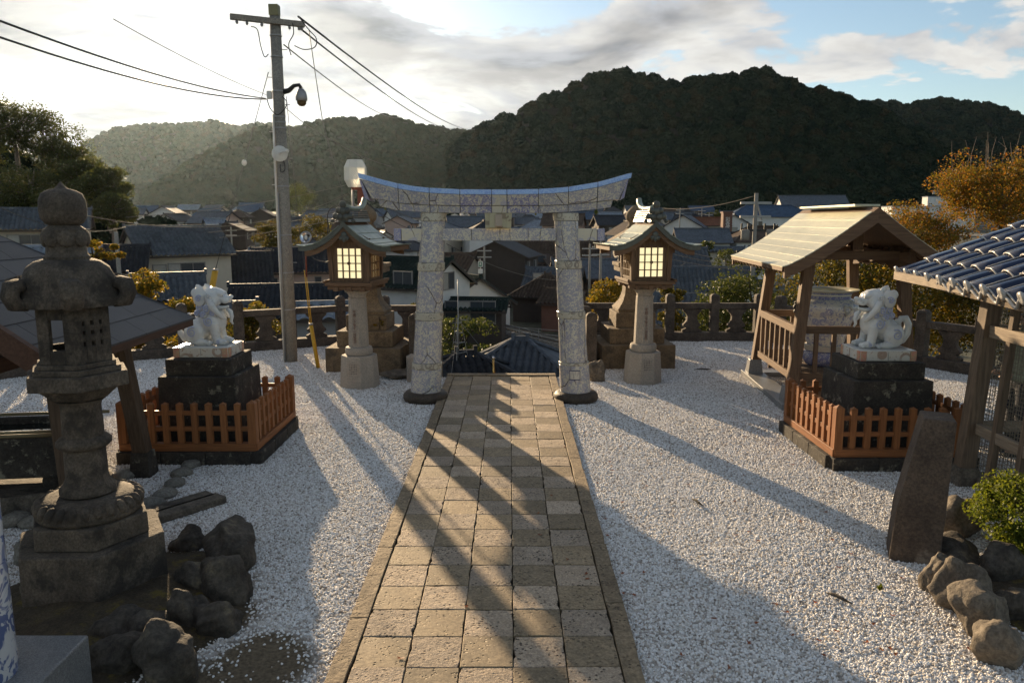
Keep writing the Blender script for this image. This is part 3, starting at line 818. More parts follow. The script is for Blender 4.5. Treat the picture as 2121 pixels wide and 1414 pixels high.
def text_mesh(name, body, size, mat, parent, loc, rot=(pi / 2, 0, 0), depth=0.002, spacing=1.0, vertical=True):
    cu = bpy.data.curves.new(name, 'FONT'); cu.body = '\n'.join(body) if vertical else body
    cu.size = size; cu.extrude = depth; cu.align_x = 'CENTER'; cu.align_y = 'TOP'; cu.space_line = spacing
    cu.materials.append(mat)
    o = bpy.data.objects.new(name, cu); COL.objects.link(o); o.parent = parent; o.location = loc; o.rotation_euler = rot
    return o
m_carve = plain('red_brown_carving', (0.17, 0.09, 0.065), 0.8)
m_carve_dk = plain('dark_carving', (0.12, 0.10, 0.09), 0.8)
RW = 0.74
def roof_z(u): return 2.265 + 0.42 * max(0.0, 1 - u) ** 1.9 + 0.03 * u ** 3 + 0.02 * max(0, u - 0.8) * 5 * (u - 0.8)
def wood_lantern(label, loc, rz, text1):
    Lr = thing('shrine_lantern', label, 'lantern', loc, rz, 'wooden lanterns on granite posts')
    def octa(r, ph=pi / 8): return [(r * math.cos(ph + k * pi / 4), r * math.sin(ph + k * pi / 4)) for k in range(8)]
    base = MB().prism(octa(0.325), 0, 0.53, 0.89).build('base_block', m_granite, Lr, bev=0.012)
    MB().box((0.0, -0.2895, 0.33), (0.15, 0.004, 0.20)).build('inscription_panel', m_granite, base)
    r = random.Random(4)
    m = MB()
    for c in range(5):
        for k in range(6): m.box((-0.055 + c * 0.027, -0.2935, 0.405 - k * 0.029), (r.uniform(.008, .016), 0.004, r.uniform(.010, .02)))
    m.build('inscription', m_carve_dk, base)
    o = MB().lathe([(0.18, 0.53), (0.212, 0.535), (0.222, 0.56), (0.222, 0.62), (0.21, 0.655), (0.18, 0.665)], 24).build('collar', m_granite, Lr); smooth_by_angle(o, 50)
    sh = MB().prism(octa(0.166), 0.66, 1.46, 0.86).build('shaft', m_granite, Lr, bev=0.006)
    text_mesh('inscription', text1, 0.058, m_carve, sh, (-0.005, -0.149, 1.27), (pi / 2 - 0.025, 0, 0), 0.003, 0.92)
    MB().lathe([(0.12, 1.455), (0.135, 1.465), (0.14, 1.50), (0.165, 1.54), (0.20, 1.56), (0.20, 1.585)], 8, pi / 8).build('capital', m_granite, Lr, bev=0.004)
    # bracket deck
    dk = MB().box((0, 0, 1.70), (0.78, 0.78, 0.055)).build('deck', m_woodx, Lr, bev=0.006)
    for s in (-1, 0, 1):
        MB().box((s * 0.22, 0, 1.625), (0.085, 0.72, 0.075)).build('bracket_beam', m_woody, dk, bev=0.006)
    for s in (-1, 1):
        MB().box((0, s * 0.30, 1.64), (0.72, 0.085, 0.06)).build('bracket_beam', m_woodx, dk, bev=0.006)
    for sx in (-1, 1):
        MB().box((sx * 0.39, 0, 1.735), (0.04, 0.82, 0.045)).build('deck_rail', m_woody, dk, bev=0.004)
    # the box
    z0, z1 = 1.73, 2.36; w = 0.30
    for sx in (-1, 1):
        for sy in (-1, 1):
            MB().bar((sx * w * 0.97, sy * w * 0.97, z0), (sx * w * 1.05, sy * w * 1.05, z1), 0.07, 0.07, (0, 1, 0)).build('box_post', m_wood, Lr, bev=0.005)
    for ang in range(4):
        M4 = Matrix.Rotation(ang * pi / 2, 4, 'Z')
        fr = MB(); ww, hh = 0.42, 0.49; cz = 2.025; yy = -w - 0.005
        for k in range(5): fr.box((-ww / 2 + ww * k / 4, yy, cz), (0.016 if 0 < k < 4 else 0.03, 0.03, hh + 0.03), M=M4)
        for k in range(5): fr.box((0, yy - 0.002, cz - hh / 2 + hh * k / 4), (ww + 0.02, 0.028, 0.014 if 0 < k < 4 else 0.03), M=M4)
        wn = fr.build('window_lattice', m_wood, Lr)
        for i in range(4):
            for k in range(4):
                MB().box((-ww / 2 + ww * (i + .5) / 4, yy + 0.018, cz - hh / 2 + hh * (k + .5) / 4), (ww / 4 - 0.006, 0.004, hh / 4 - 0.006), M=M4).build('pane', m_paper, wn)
        st = MB()
        for s in (-1, 1): st.box((s * (ww / 2 + 0.025), yy + 0.012, cz), (0.045, 0.03, hh + 0.1), M=M4)
        st.box((0, yy + 0.012, cz + hh / 2 + 0.05), (ww + 0.1, 0.035, 0.08), M=M4); st.box((0, yy + 0.012, cz - hh / 2 - 0.03), (ww + 0.1, 0.035, 0.04), M=M4)
        st.build('window_surround', m_wood, Lr, bev=0.003)
        hub = MB().lathe([(0.026, -0.012), (0.026, 0.012)], 12, M=M4 @ Matrix.Translation((0, yy - 0.02, cz)) @ Matrix.Rotation(pi / 2, 4, 'X')).build('hub', m_wood, wn)
    # roof of copper sheets
    D2 = 0.52
    ur = MB(); n = 12; v = []; f = []
    for k in range(-n, n + 1):
        u = abs(k) / n; x = RW * k / n * 0.985; z = roof_z(u)
        v += [(x, -D2 + 0.02, z - 0.005), (x, D2 - 0.02, z - 0.005), (x, D2 - 0.02, z - 0.075), (x, -D2 + 0.02, z - 0.075)]
    for k in range(2 * n):
        a = 4 * k; f += [(a + i, a + (i + 1) % 4, a + 4 + (i + 1) % 4, a + 4 + i) for i in range(4)]
    f += [(3, 2, 1, 0), (8 * n, 8 * n + 1, 8 * n + 2, 8 * n + 3)]
    roof = ur.add(v, f).build('roof', m_woodx, Lr)
    us = [0.10, 0.28, 0.46, 0.64, 0.82, 1.02]
    for sgn in (-1, 1):
        for c in range(5):
            for q in range(4):
                off = 0.5 if c % 2 else 0.0
                ya = -D2 - 0.01 + (2 * D2 + 0.02) * max(0, (q - off * 0.5)) / 4 if q else -D2 - 0.01
                yb = -D2 - 0.01 + (2 * D2 + 0.02) * (q + 1 - off * 0.5) / 4 if q < 3 else D2 + 0.01
                v = []; m = 3
                for i in range(m + 1):
                    u = us[c] + (us[c + 1] + 0.015 - us[c]) * i / m
                    z = roof_z(u) + 0.006 + 0.010 * i / m
                    for y in (ya + 0.002, yb - 0.002):
                        v += [(sgn * RW * u, y, z), (sgn * RW * u, y, z - 0.012)]
                f = []
                for i in range(m):
                    a = 4 * i
                    f += [(a, a + 2, a + 6, a + 4), (a + 1, a + 5, a + 7, a + 3), (a, a + 4, a + 5, a + 1), (a + 2, a + 3, a + 7, a + 6)]
                f += [(0, 1, 3, 2), (4 * m, 4 * m + 2, 4 * m + 3, 4 * m + 1)]
                MB().add(v, f).build('roof_sheet', m_copper, roof)
    for sy in (-1, 1):
        for sgn in (-1, 1):
            for nm, dz0, dz1, yo, th, mt in (('eave_edge', -0.008, -0.075, 0.505, 0.03, m_copper_dk), ('bargeboard', -0.078, -0.155, 0.47, 0.035, m_woodx)):
                v = []; f = []; m = 8
                um = 1.0 if nm == 'eave_edge' else 0.88
                for i in range(m + 1):
                    u = um * i / m; x = sgn * RW * u; z = roof_z(u)
                    for y in (sy * yo - th / 2, sy * yo + th / 2): v += [(x, y, z + dz0), (x, y, z + dz1 - 0.02 * (1 - u))]
                for i in range(m):
                    a = 4 * i
                    f += [(a, a + 2, a + 6, a + 4), (a + 1, a + 5, a + 7, a + 3), (a, a + 4, a + 5, a + 1), (a + 2, a + 3, a + 7, a + 6)]
                f += [(0, 1, 3, 2), (4 * m, 4 * m + 2, 4 * m + 3, 4 * m + 1)]
                MB().add(v, f).build(nm, mt, roof)
        g = MB(); yy = sy * 0.495
        for cx, cz, rx, rz_ in ((0, 2.47, .05, .05), (-.045, 2.42, .04, .035), (.045, 2.42, .04, .035), (0, 2.40, .03, .045)):
            g.ell((cx, yy, cz), (rx, 0.016, rz_), nu=12, nv=7)
        g.build('gable_pendant', m_copper_dk, Lr, smooth=True)
    tie = MB().box((0, -0.33, 2.385), (0.72, 0.05, 0.06)).box((0, 0.33, 2.385), (0.72, 0.05, 0.06)).build('tie_beam', m_woodx, Lr, bev=0.004)
    gb = MB()
    for y in (-0.40, 0.40): gb.add([(-0.36, y, 2.41), (0.36, y, 2.41), (0, y, 2.60), (-0.36, y + 0.02, 2.41), (0.36, y + 0.02, 2.41), (0, y + 0.02, 2.60)], [(0, 1, 2), (5, 4, 3), (0, 3, 4, 1), (1, 4, 5, 2), (2, 5, 3, 0)])
    gb.build('gable_board', m_woodx, Lr)
    # ridge: layered caps and a curled pipe
    rd = MB().box((0, 0, 2.69), (0.17, 1.0, 0.06), top=(0.8, 1)).build('ridge', m_copper_dk, Lr, bev=0.006)
    for k in range(4): MB().box((0, 0, 2.735 + 0.032 * k), (0.15 - 0.018 * k, 0.94 - 0.02 * k, 0.022)).build('ridge_layer', m_copper_dk, rd, bev=0.004)
    pts = [(0, -0.40, 2.90), (0, -0.2, 2.875), (0, 0.1, 2.87), (0, 0.32, 2.90), (0, 0.44, 2.97), (0, 0.47, 3.05)]
    o = MB().tube(pts, [0.042, 0.04, 0.04, 0.044, 0.048, 0.04], 12).build('ridge_pipe', m_copper, rd, smooth=True)
    for y in (-0.50, 0.50):
        g = MB()
        for cx, cz, q in ((0, 2.93, .06), (-.07, 2.84, .05), (.07, 2.84, .05), (0, 2.83, .07), (-.12, 2.75, .05), (.12, 2.75, .05), (-.05, 2.74, .06), (.05, 2.74, .06), (-.165, 2.68, .035), (.165, 2.68, .035)):
            g.ell((cx, y, cz), (q, 0.035, q), nu=12, nv=8)
        if y < 0: g.build('ridge_end_ornament', m_copper_dk, rd, smooth=True)
    return Lr
wood_lantern('roofed wooden lantern on granite post between utility pole and torii, its roof dark grey', (-2.50, 12.25, 0), R(-9), '平成二十年十一月吉日')
wood_lantern('roofed wooden lantern on granite post to the right of the torii, sun on its roof', (2.20, 12.58, 0), R(7), '平成二十年十一月吉日')

# ------------------------------------------------------------------ stone lanterns
m_lantern = stone('lichened_lantern_stone', (0.075, 0.062, 0.050), (0.15, 0.125, 0.098), scale=3.5, patch=(0.03, 0.026, 0.022), pscale=2.6, pth=(0.48, 0.62), bump=1.0, bscale=55, dist=0.008)
m_lantern2 = stone('ochre_lantern_stone', (0.135, 0.098, 0.062), (0.22, 0.165, 0.105), scale=3.0, patch=(0.05, 0.042, 0.034), pscale=2.2, pth=(0.52, 0.68), bump=0.9, bscale=50, dist=0.008)
m_flame = plain('dark_hollow', (0.012, 0.011, 0.010), 0.95, amt=0.1)
def hexa(r, ph=-pi / 2): return [(r * math.cos(ph + k * pi / 3), r * math.sin(ph + k * pi / 3)) for k in range(6)]
def kasuga():
    K = thing('stone_lantern', 'tall lichened hexagonal stone lantern with curled roof corners on stepped base', 'lantern', (-3.085, 5.3, 0))
    MB().prism(hexa(0.64), 0.0, 0.44, 0.985).build('base_step', m_lantern, K, bev=0.012)
    MB().prism(hexa(0.50), 0.442, 0.60, 0.99).build('base_step', m_lantern, K, bev=0.012)
    # lotus base: a ring of down-turned petals
    o = MB().lathe([(0.40, 0.60), (0.425, 0.63), (0.41, 0.69), (0.36, 0.735), (0.28, 0.755), (0.20, 0.75)], 36).build('lotus_base', m_lantern, K); smooth_by_angle(o, 60)
    for k in range(26):
        a = 2 * pi * k / 26
        MB().ell((0.385 * math.cos(a), 0.385 * math.sin(a), 0.69), (0.06, 0.043, 0.05), (0, 0.7, a), 10, 6).build('petal', m_lantern, o, smooth=True)
    sh = MB().lathe([(0.20, 0.75), (0.225, 0.765), (0.225, 0.80), (0.185, 0.84), (0.168, 0.88), (0.165, 1.09), (0.19, 1.10), (0.218, 1.125), (0.218, 1.15), (0.19, 1.175), (0.163, 1.185), (0.157, 1.40), (0.165, 1.43), (0.20, 1.455)], 36).build('shaft', m_lantern, K); smooth_by_angle(sh, 50)
    m = MB(); m.lathe([(0.19, 1.455), (0.24, 1.475), (0.30, 1.52), (0.36, 1.56)], 6, -pi / 2); m.prism(hexa(0.43), 1.56, 1.665, 0.99)
    pf = m.build('platform', m_lantern, K, bev=0.01)
    MB().prism(hexa(0.375), 1.666, 1.705).build('platform_step', m_lantern, pf, bev=0.006)
    MB().prism(hexa(0.335), 1.706, 1.74).build('platform_step', m_lantern, pf, bev=0.006)
    # fire box: six panels round a hollow
    rb = 0.30; ap = rb * math.cos(pi / 6); side = rb
    for k in range(6):
        a = -pi / 2 + pi / 6 + k * pi / 3
        M6 = Matrix.Rotation(a, 4, 'Z') @ Matrix.Translation((ap - 0.02, 0, 0)) @ Matrix.Rotation(pi / 2, 4, 'Z')
        m = MB()
        if k % 2 == 1:         # open window
            for s in (-1, 1): m.box((s * (side / 2 - 0.045), 0, 1.935), (0.09, 0.05, 0.39), M=M6)
            m.box((0, 0, 2.09), (side - 0.18, 0.05, 0.08), M=M6); m.box((0, 0, 1.79), (side - 0.18, 0.05, 0.10), M=M6)
        else:                  # pierced lattice
            for i in range(4): m.box((-side / 2 + side * (0.11 + 0.26 * i), 0, 1.935), (side * 0.16 if i in (1, 2) else side * 0.22, 0.05, 0.39), M=M6)
            for z, h in ((1.80, 0.12), (1.915, 0.05), (1.985, 0.04), (2.08, 0.09)): m.box((0, 0.002, z), (side * 0.97, 0.044, h), M=M6)
        m.build('firebox_panel', m_lantern, K, bev=0.006)
    # roof with six curled corners
    prof = [(0.20, 2.455), (0.255, 2.44), (0.315, 2.40), (0.355, 2.33), (0.375, 2.26), (0.395, 2.205), (0.42, 2.175), (0.41, 2.135), (0.33, 2.13), (0.2, 2.14)]
    n = 48; v = []; f = []
    for q, (r_, z) in enumerate(prof):
        for i in range(n):
            th = 2 * pi * i / n; c6 = math.cos(6 * (th + pi / 2))
            k6 = 1 + (0.06 * c6 if 3 <= q <= 8 else 0.02 * c6)
            v.append((r_ * k6 * math.cos(th), r_ * k6 * math.sin(th), z + (0.02 * max(0, c6) if 4 <= q <= 8 else 0)))
    for q in range(len(prof) - 1): f += [(q * n + i, (q + 1) * n + i, (q + 1) * n + (i + 1) % n, q * n + (i + 1) % n) for i in range(n)]
    f += [tuple(range(n)), tuple((len(prof) - 1) * n + i for i in range(n - 1, -1, -1))]
    rf = MB().add(v, f).build('roof', m_lantern, K); smooth_by_angle(rf, 55)
    for k in range(6):
        a = -pi / 2 + k * pi / 3; d = Vector((math.cos(a), math.sin(a), 0)); t = Vector((-d.y, d.x, 0))
        m = MB()
        for off, sc_ in ((-0.035, 0.95), (0, 1.0), (0.035, 0.95)):
            pts = [d * r_ + Vector((0, 0, z)) + t * off for r_, z in ((0.32, 2.22), (0.40, 2.165), (0.455, 2.17), (0.485, 2.225), (0.465, 2.285), (0.42, 2.295), (0.395, 2.265))]
            m.tube(pts, [0.05 * sc_, 0.05 * sc_, 0.052 * sc_, 0.055 * sc_, 0.055 * sc_, 0.05 * sc_, 0.035 * sc_], 10)
        m.build('curled_corner', m_lantern, rf, smooth=True)
    fn = MB().lathe([(0.17, 2.45), (0.175, 2.475), (0.155, 2.49), (0.15, 2.54), (0.165, 2.60), (0.16, 2.66), (0.12, 2.685), (0.10, 2.70)], 32).build('neck', m_lantern, K); smooth_by_angle(fn, 50)
    for k in range(8):
        a = 2 * pi * k / 8
        MB().ell((0.148 * math.cos(a), 0.148 * math.sin(a), 2.60), (0.035, 0.068, 0.062), (0, -0.1, a), 12, 8).build('petal', m_lantern, fn, smooth=True)
    o = MB().lathe([(0.09, 2.685), (0.14, 2.70), (0.17, 2.74), (0.178, 2.80), (0.172, 2.86), (0.15, 2.905), (0.10, 2.93), (0.05, 2.94), (0.03, 2.955), (0.0, 2.99)], 32, cap=False).build('jewel_finial', m_lantern, K, smooth=True)
    K.scale = (0.83, 0.83, 0.99); K.rotation_euler = (0, 0, R(31))
    return K
kasuga()

def stair_lantern(label, loc, rz):
    K = thing('stone_lantern', label, 'lantern', loc, rz, 'stone lanterns at the head of the stairs')
    MB().box((0, 0, 0.22), (1.36, 1.36, 0.44)).build('base_step', m_lantern2, K, bev=0.015)
    MB().box((0, 0, 0.58), (1.02, 1.02, 0.28)).build('base_step', m_lantern2, K, bev=0.015)
    MB().box((0, 0, 0.86), (0.74, 0.74, 0.28)).build('base_step', m_lantern2, K, bev=0.015)
    MB().box((0, 0, 1.025), (0.64, 0.64, 0.05)).build('base_step', m_lantern2, K, bev=0.01)
    # flared four-sided leg with concave sides
    prof = [(0.34, 1.05), (0.30, 1.09), (0.22, 1.20), (0.175, 1.33), (0.16, 1.50), (0.165, 1.62), (0.19, 1.70), (0.23, 1.75)]
    o = MB().lathe([(r_ * 1.414, z) for r_, z in prof], 4, pi / 4).build('leg', m_lantern2, K, bev=0.01)
    MB().box((0, 0, 1.80), (0.62, 0.62, 0.10)).box((0, 0, 1.88), (0.68, 0.68, 0.07)).build('platform', m_lantern2, K, bev=0.01)
    m = MB()
    for sx in (-1, 1):
        for sy in (-1, 1): m.box((sx * 0.17, sy * 0.17, 2.08), (0.08, 0.08, 0.33))
    for z in (1.94, 2.22): m.box((0, 0, z), (0.40, 0.40, 0.05))
    m.build('firebox', m_lantern2, K, bev=0.006)
    v = []; f = []; pr = [(0.46, 2.26), (0.47, 2.31), (0.30, 2.42), (0.17, 2.50), (0.13, 2.54)]
    rf = MB().lathe([(r_ * 1.3, z) for r_, z in pr], 4, pi / 4).build('roof', m_lantern2, K, bev=0.012)
    o = MB().lathe([(0.13, 2.54), (0.15, 2.56), (0.11, 2.60), (0.10, 2.65), (0.15, 2.70), (0.165, 2.76), (0.15, 2.83), (0.10, 2.89), (0.04, 2.94), (0, 2.97)], 20, cap=False).build('jewel_finial', m_lantern2, K, smooth=True)
    return K
stair_lantern('ochre stone lantern with flared leg on stepped base behind the sunlit wooden lantern', (2.28, 14.35, 0), R(3))
stair_lantern('dark stone lantern on stepped base behind the wooden lantern near the utility pole', (-2.62, 14.0, 0), R(-3))
def small_post(label, loc, h, w, mat, rz=0.1, cap=0.06, name='stone_post'):
    o = MB().box((0, 0, (h - cap) / 2), (w, w, h - cap)).lathe([(w * 0.7, h - cap), (0.0, h)], 4, pi / 4, cap=False).build(name, mat, bev=0.006)
    o.location = loc; o.rotation_euler = (0, 0, rz)
    return tag(o, label, 'post')
small_post('small pointed stone post against the stepped base of the right stone lantern', on(1310, 768) + Vector((0, 0.05, 0)), 0.50, 0.15, m_lantern2, 0.3)

# ------------------------------------------------------------------ stone balustrades
m_bal = stone('balustrade_stone', (0.055, 0.045, 0.038), (0.12, 0.098, 0.08), scale=4, patch=(0.21, 0.19, 0.155), pscale=9, pth=(0.62, 0.72), bump=0.9, bscale=45, rnd=True)
VASE = [(0.22, 0.0), (0.22, 0.05), (0.13, 0.09), (0.16, 0.12), (0.20, 0.14), (0.195, 0.18), (0.15, 0.22), (0.115, 0.28), (0.11, 0.36), (0.14, 0.42), (0.20, 0.47), (0.22, 0.52)]
def balustrade(label, pts, zs, end=True, step=0.98, first=True):
    c = Vector((*pts[0], 0)); Bt = thing('balustrade', label, 'balustrade', (pts[0][0], pts[0][1], 0))
    for a, b_ in zip(pts[:-1], pts[1:]):
        a = Vector((*a, 0)) - c; b_ = Vector((*b_, 0)) - c; d = b_ - a; L_ = d.length; d.normalize(); nrm = Vector((-d.y, d.x, 0)); ang = math.atan2(d.y, d.x)
        n = max(1, round(L_ / step)); st = L_ / n
        MB().box((0, 0, 0), (L_ + 0.2, 0.26, 0.22)).build('kerb', m_bal, Bt, bev=0.015, loc=(a + b_) / 2 + Vector((0, 0, 0.09)), rz=ang)
        MB().box((0, 0, 0), (L_, 0.17, 0.13)).build('rail', m_bal, Bt, bev=0.012, loc=(a + b_) / 2 + Vector((0, 0, 0.79)), rz=ang)
        for k in range(n + 1):
            if k == n and b_ + c != Vector((*pts[-1], 0)): continue
            p = a + d * st * k
            MB().box((0, 0, 0.545), (0.19, 0.19, 0.93)).lathe([(0.135, 1.01), (0.10, 1.05), (0.0, 1.075)], 4, pi / 4, cap=False).build('post', m_bal, Bt, bev=0.01, loc=p, rz=ang + random.uniform(-.03, .03))
        for k in range(n):
            p = a + d * st * (k + 0.5)
            poly = [(x, z) for x, z in VASE] + [(-x, z) for x, z in reversed(VASE)]
            m = MB(); m.prism(poly, -0.06, 0.06, M=Matrix.Translation((0, 0, 0.2)) @ Matrix.Rotation(pi / 2, 4, 'X'))
            m.build('baluster', m_bal, Bt, bev=0.008, loc=p, rz=ang)
    return Bt
balustrade('dark stone balustrade along the terrace edge right of the stairs', [(1.55, 17.0), (5.55, 17.0)], None)
balustrade('dark stone balustrade turning back behind the jar pavilion and the right guardian lion', [(5.9, 16.6), (8.2, 13.1), (9.6, 10.2)], None)
balustrade('dark stone balustrade along the terrace edge behind the left guardian lion', [(-1.8, 16.55), (-3.75, 16.5), (-7.5, 14.5), (-9.0, 12.5), (-10.5, 10.5)], None)
balustrade('stone rail running down the stairs on the left of the torii', [(-1.72, 13.3), (-1.72, 16.3)], None, step=1.0)
balustrade('stone rail running down the stairs on the right of the torii', [(1.42, 13.5), (1.42, 16.6)], None, step=1.0)

# ------------------------------------------------------------------ guardian lions
def lion_mat(name='lion_porcelain'):
    t = NT(name); v = t.vec()
    g = t.N.new('ShaderNodeNewGeometry')
    cav = t.ramp(g.outputs['Pointiness'], 0.44, 0.50, 1.0, 0.0)
    n = t.noise(v, 6, 3)
    blue = t.math('MULTIPLY', cav, t.ramp(n, 0.3, 0.6, 0.5, 1.0))
    col = t.mix(t.ramp(n, 0.35, 0.7, 0.0, 0.35), (0.58, 0.58, 0.55), (0.44, 0.48, 0.54))
    col = t.mix(t.math('MULTIPLY', blue, 0.75), col, (0.20, 0.25, 0.45))
    d = t.ramp(t.noise(v, 4.5, 6, 0.75), 0.55, 0.70, 0, 0.6)
    col = t.mix(d, col, (0.22, 0.19, 0.13))
    return t.done(col, t.ramp(d, 0, 0.6, 0.14, 0.5), None, spec=0.5)
m_lion = lion_mat()
m_lion_blue = plain('lion_blue_glaze', (0.40, 0.44, 0.60), 0.16, spec=0.5, amt=0.2)
m_mouth = plain('lion_mouth_dark', (0.04, 0.035, 0.03), 0.6)
m_plinth = glaze('painted_plinth_porcelain', (0.55, 0.53, 0.48), (0.30, 0.20, 0.15), scale=13, th=(0.60, 0.66), rough=0.22, dirt=(0.20, 0.15, 0.10))
m_plinth_top = plain('plinth_top_porcelain', (0.58, 0.58, 0.56), 0.2, nscale=4, amt=0.4)
m_plinth_edge = glaze('gilded_plinth_border', (0.42, 0.32, 0.20), (0.50, 0.20, 0.16), scale=38, th=(0.48, 0.56), rough=0.3)
def remesh(o, vox=0.011, sm=3):
    m = o.modifiers.new('merge', 'REMESH'); m.mode = 'VOXEL'; m.voxel_size = vox; m.use_smooth_shade = True
    s = o.modifiers.new('soften', 'SMOOTH'); s.factor = 0.5; s.iterations = sm
    return o
def spiral(c, sy, r0, turns, tr, ph=0.0, n=26):
    pts = []; rs = []
    for k in range(n):
        t = k / (n - 1); a = ph + turns * 2 * pi * t; r_ = r0 * (1 - 0.86 * t)
        pts.append((c[0] + r_ * math.cos(a), c[1] + sy * 0.012 * t, c[2] + r_ * math.sin(a))); rs.append(tr * (1 - 0.35 * t))
    return pts, rs
def lion(label, loc, rz, tailup):
    G = thing('guardian_lion', label, 'statue', loc, rz, 'porcelain guardian lions')
    m = MB()
    m.ell((-.17, 0, .15), (.15, .15, .15)); m.ell((-.09, 0, .21), (.17, .145, .15), (0, -0.5, 0)); m.ell((.03, 0, .28), (.165, .15, .165), (0, -0.5, 0))
    m.ell((.13, 0, .29), (.125, .145, .15)); m.ell((.07, 0, .38), (.125, .125, .12)); m.ell((.09, 0, .45), (.10, .10, .09))
    for s in (-1, 1):
        m.ell((-.14, s * .115, .14), (.135, .075, .14)); m.ell((.10, s * .11, .28), (.085, .06, .12))
        m.tube([(.12, s * .105, .26), (.135, s * .11, .16), (.15, s * .115, .08), (.165, s * .115, .03)], [.074, .062, .056, .058], 12)
        m.ell((.20, s * .115, .038), (.085, .060, .044)); m.ell((-.04, s * .14, .034), (.12, .054, .042))
        for q in (-1, 0, 1):
            m.ell((.262, s * .115 + q * .034, .030), (.036, .019, .031)); m.ell((.065, s * .14 + q * .031, .028), (.036, .017, .029))
    body = remesh(m.build('body', m_lion, G), 0.009, 2)
    h = MB()
    h.ell((.10, 0, .585), (.135, .13, .112)); h.ell((.15, 0, .62), (.10, .10, .06)); h.ell((.235, 0, .575), (.085, .078, .042), (0, 0.1, 0)); h.ell((.305, 0, .595), (.028, .036, .024))
    h.ell((.20, 0, .488), (.085, .062, .026), (0, -0.12, 0)); h.ell((.11, 0, .50), (.08, .085, .05))
    for s in (-1, 1):
        h.ell((.195, s * .052, .635), (.052, .042, .028), (0, 0.35, 0)); h.ell((.13, s * .085, .55), (.06, .045, .06)); h.ell((.255, s * .05, .555), (.045, .028, .026))
        h.ell((.295, s * .024, .60), (.016, .014, .014)); h.ell((.18, s * .03, .66), (.05, .022, .02), (0, 0.4, 0))
    head = remesh(h.build('head', m_lion, G), 0.008, 1)
    head.location = (-0.035, 0, -0.135); head.scale = (1.20, 1.25, 1.20)
    for s in (-1, 1):
        MB().ell((.232, s * .057, .612), .017, nu=12, nv=8).build('eye', m_lion, head, smooth=True)
        MB().ell((.238, s * .066, .613), .007, nu=8, nv=6).build('pupil', m_mouth, head, smooth=True)
        e = MB(); e.ell((.005, s * .118, .60), (.072, .022, .095), (0, 0.15, s * -0.25)); e.ell((-.04, s * .115, .645), (.055, .018, .05), (0, -0.6, 0))
        ear = remesh(e.build('ear', m_lion, head), 0.009, 2)
        pt, rs = spiral((.0, s * .142, .59), s, .036, 1.6, .0075, 0.5); MB().tube(pt, rs, 6).build('ear_curl', m_lion_blue, head, smooth=True)
        # long side lock and curls of the mane
        MB().tube([(.085, s * .150, .60), (.105, s * .165, .54), (.135, s * .165, .47), (.185, s * .145, .40), (.235, s * .115, .345), (.26, s * .10, .315)], [.02, .042, .046, .038, .026, .010], 10).build('side_lock', m_lion, G, smooth=True)
        pt, rs = spiral((.10, s * .182, .60), s, .042, 1.5, .012, 2.2); MB().tube(pt, rs, 7).build('lock_curl', m_lion, G, smooth=True)
        for cx, cz, q in ((.055, .445, .064), (.135, .395, .056), (-.045, .455, .062), (-.065, .545, .055), (.0, .375, .05), (-.085, .39, .048), (-.03, .60, .045)):
            cu = MB().ell((cx, s * (.125 if cx > -.03 else .10), cz), (q, .046, q)).build('mane_curl', m_lion, G, smooth=True)
            pt, rs = spiral((cx, s * ((.125 if cx > -.03 else .10) + .042), cz), s, q * .74, 1.6, .010); MB().tube(pt, rs, 6).build('curl_ridge', m_lion_blue, cu, smooth=True)
        c = MB().lathe([(.012, -.05), (.045, -.02), (.046, .01), (.03, .035), (.0, .058)], 10, M=Matrix.Translation((.0 + .03 * s, s * .045, .675)) @ Matrix.Rotation(-.45, 4, 'Y') @ Matrix.Diagonal((1, .5, 1, 1)), cap=False).build('crest_leaf', m_lion, head, smooth=True)
        # scrolls painted and raised on shoulder and haunch
        pt, rs = spiral((.075, s * .165, .295), s, .064, 1.7, .0085, 2.6); MB().tube(pt, rs, 6).build('shoulder_scroll', m_lion_blue, body, smooth=True)
        pt, rs = spiral((-.15, s * .186, .165), s, .068, 1.7, .0085, 1.0); MB().tube(pt, rs, 6).build('haunch_scroll', m_lion_blue, body, smooth=True)
        pt, rs = spiral((.19, s * .172, .042), s, .026, 1.3, .006, 1.0); MB().tube(pt, rs, 6).build('paw_scroll', m_lion_blue, body, smooth=True)
    MB().tube([(.255, 0, .475), (.295, 0, .44), (.305, 0, .395), (.295, 0, .345), (.315, 0, .315)], [.018, .026, .022, .016, .010], 10).build('beard', m_lion, head, smooth=True)
    MB().ell((.20, 0, .522), (.075, .055, .018)).build('mouth', m_mouth, head, smooth=True)
    t = MB()
    if tailup:
        t.tube([(-.24, 0, .05), (-.31, 0, .09), (-.365, 0, .17), (-.375, 0, .27), (-.335, 0, .345), (-.27, 0, .34), (-.245, 0, .285), (-.275, 0, .25)], [.05, .052, .052, .050, .046, .040, .032, .02], 12)
        t.tube([(-.26, .0, .30), (-.215, .0, .315), (-.195, 0, .285)], [.03, .028, .018], 10)
    else:
        t.tube([(-.24, 0, .05), (-.32, 0, .07), (-.38, 0, .14), (-.41, 0, .225)], [.055, .052, .04, .012], 12)
        t.tube([(-.26, 0, .22), (-.285, 0, .28), (-.275, 0, .345), (-.225, 0, .375)], [.04, .042, .036, .02], 12)
    remesh(t.build('tail', m_lion, G), 0.010, 2)
    G.scale = (0.88, 0.86, 0.97)
    return G
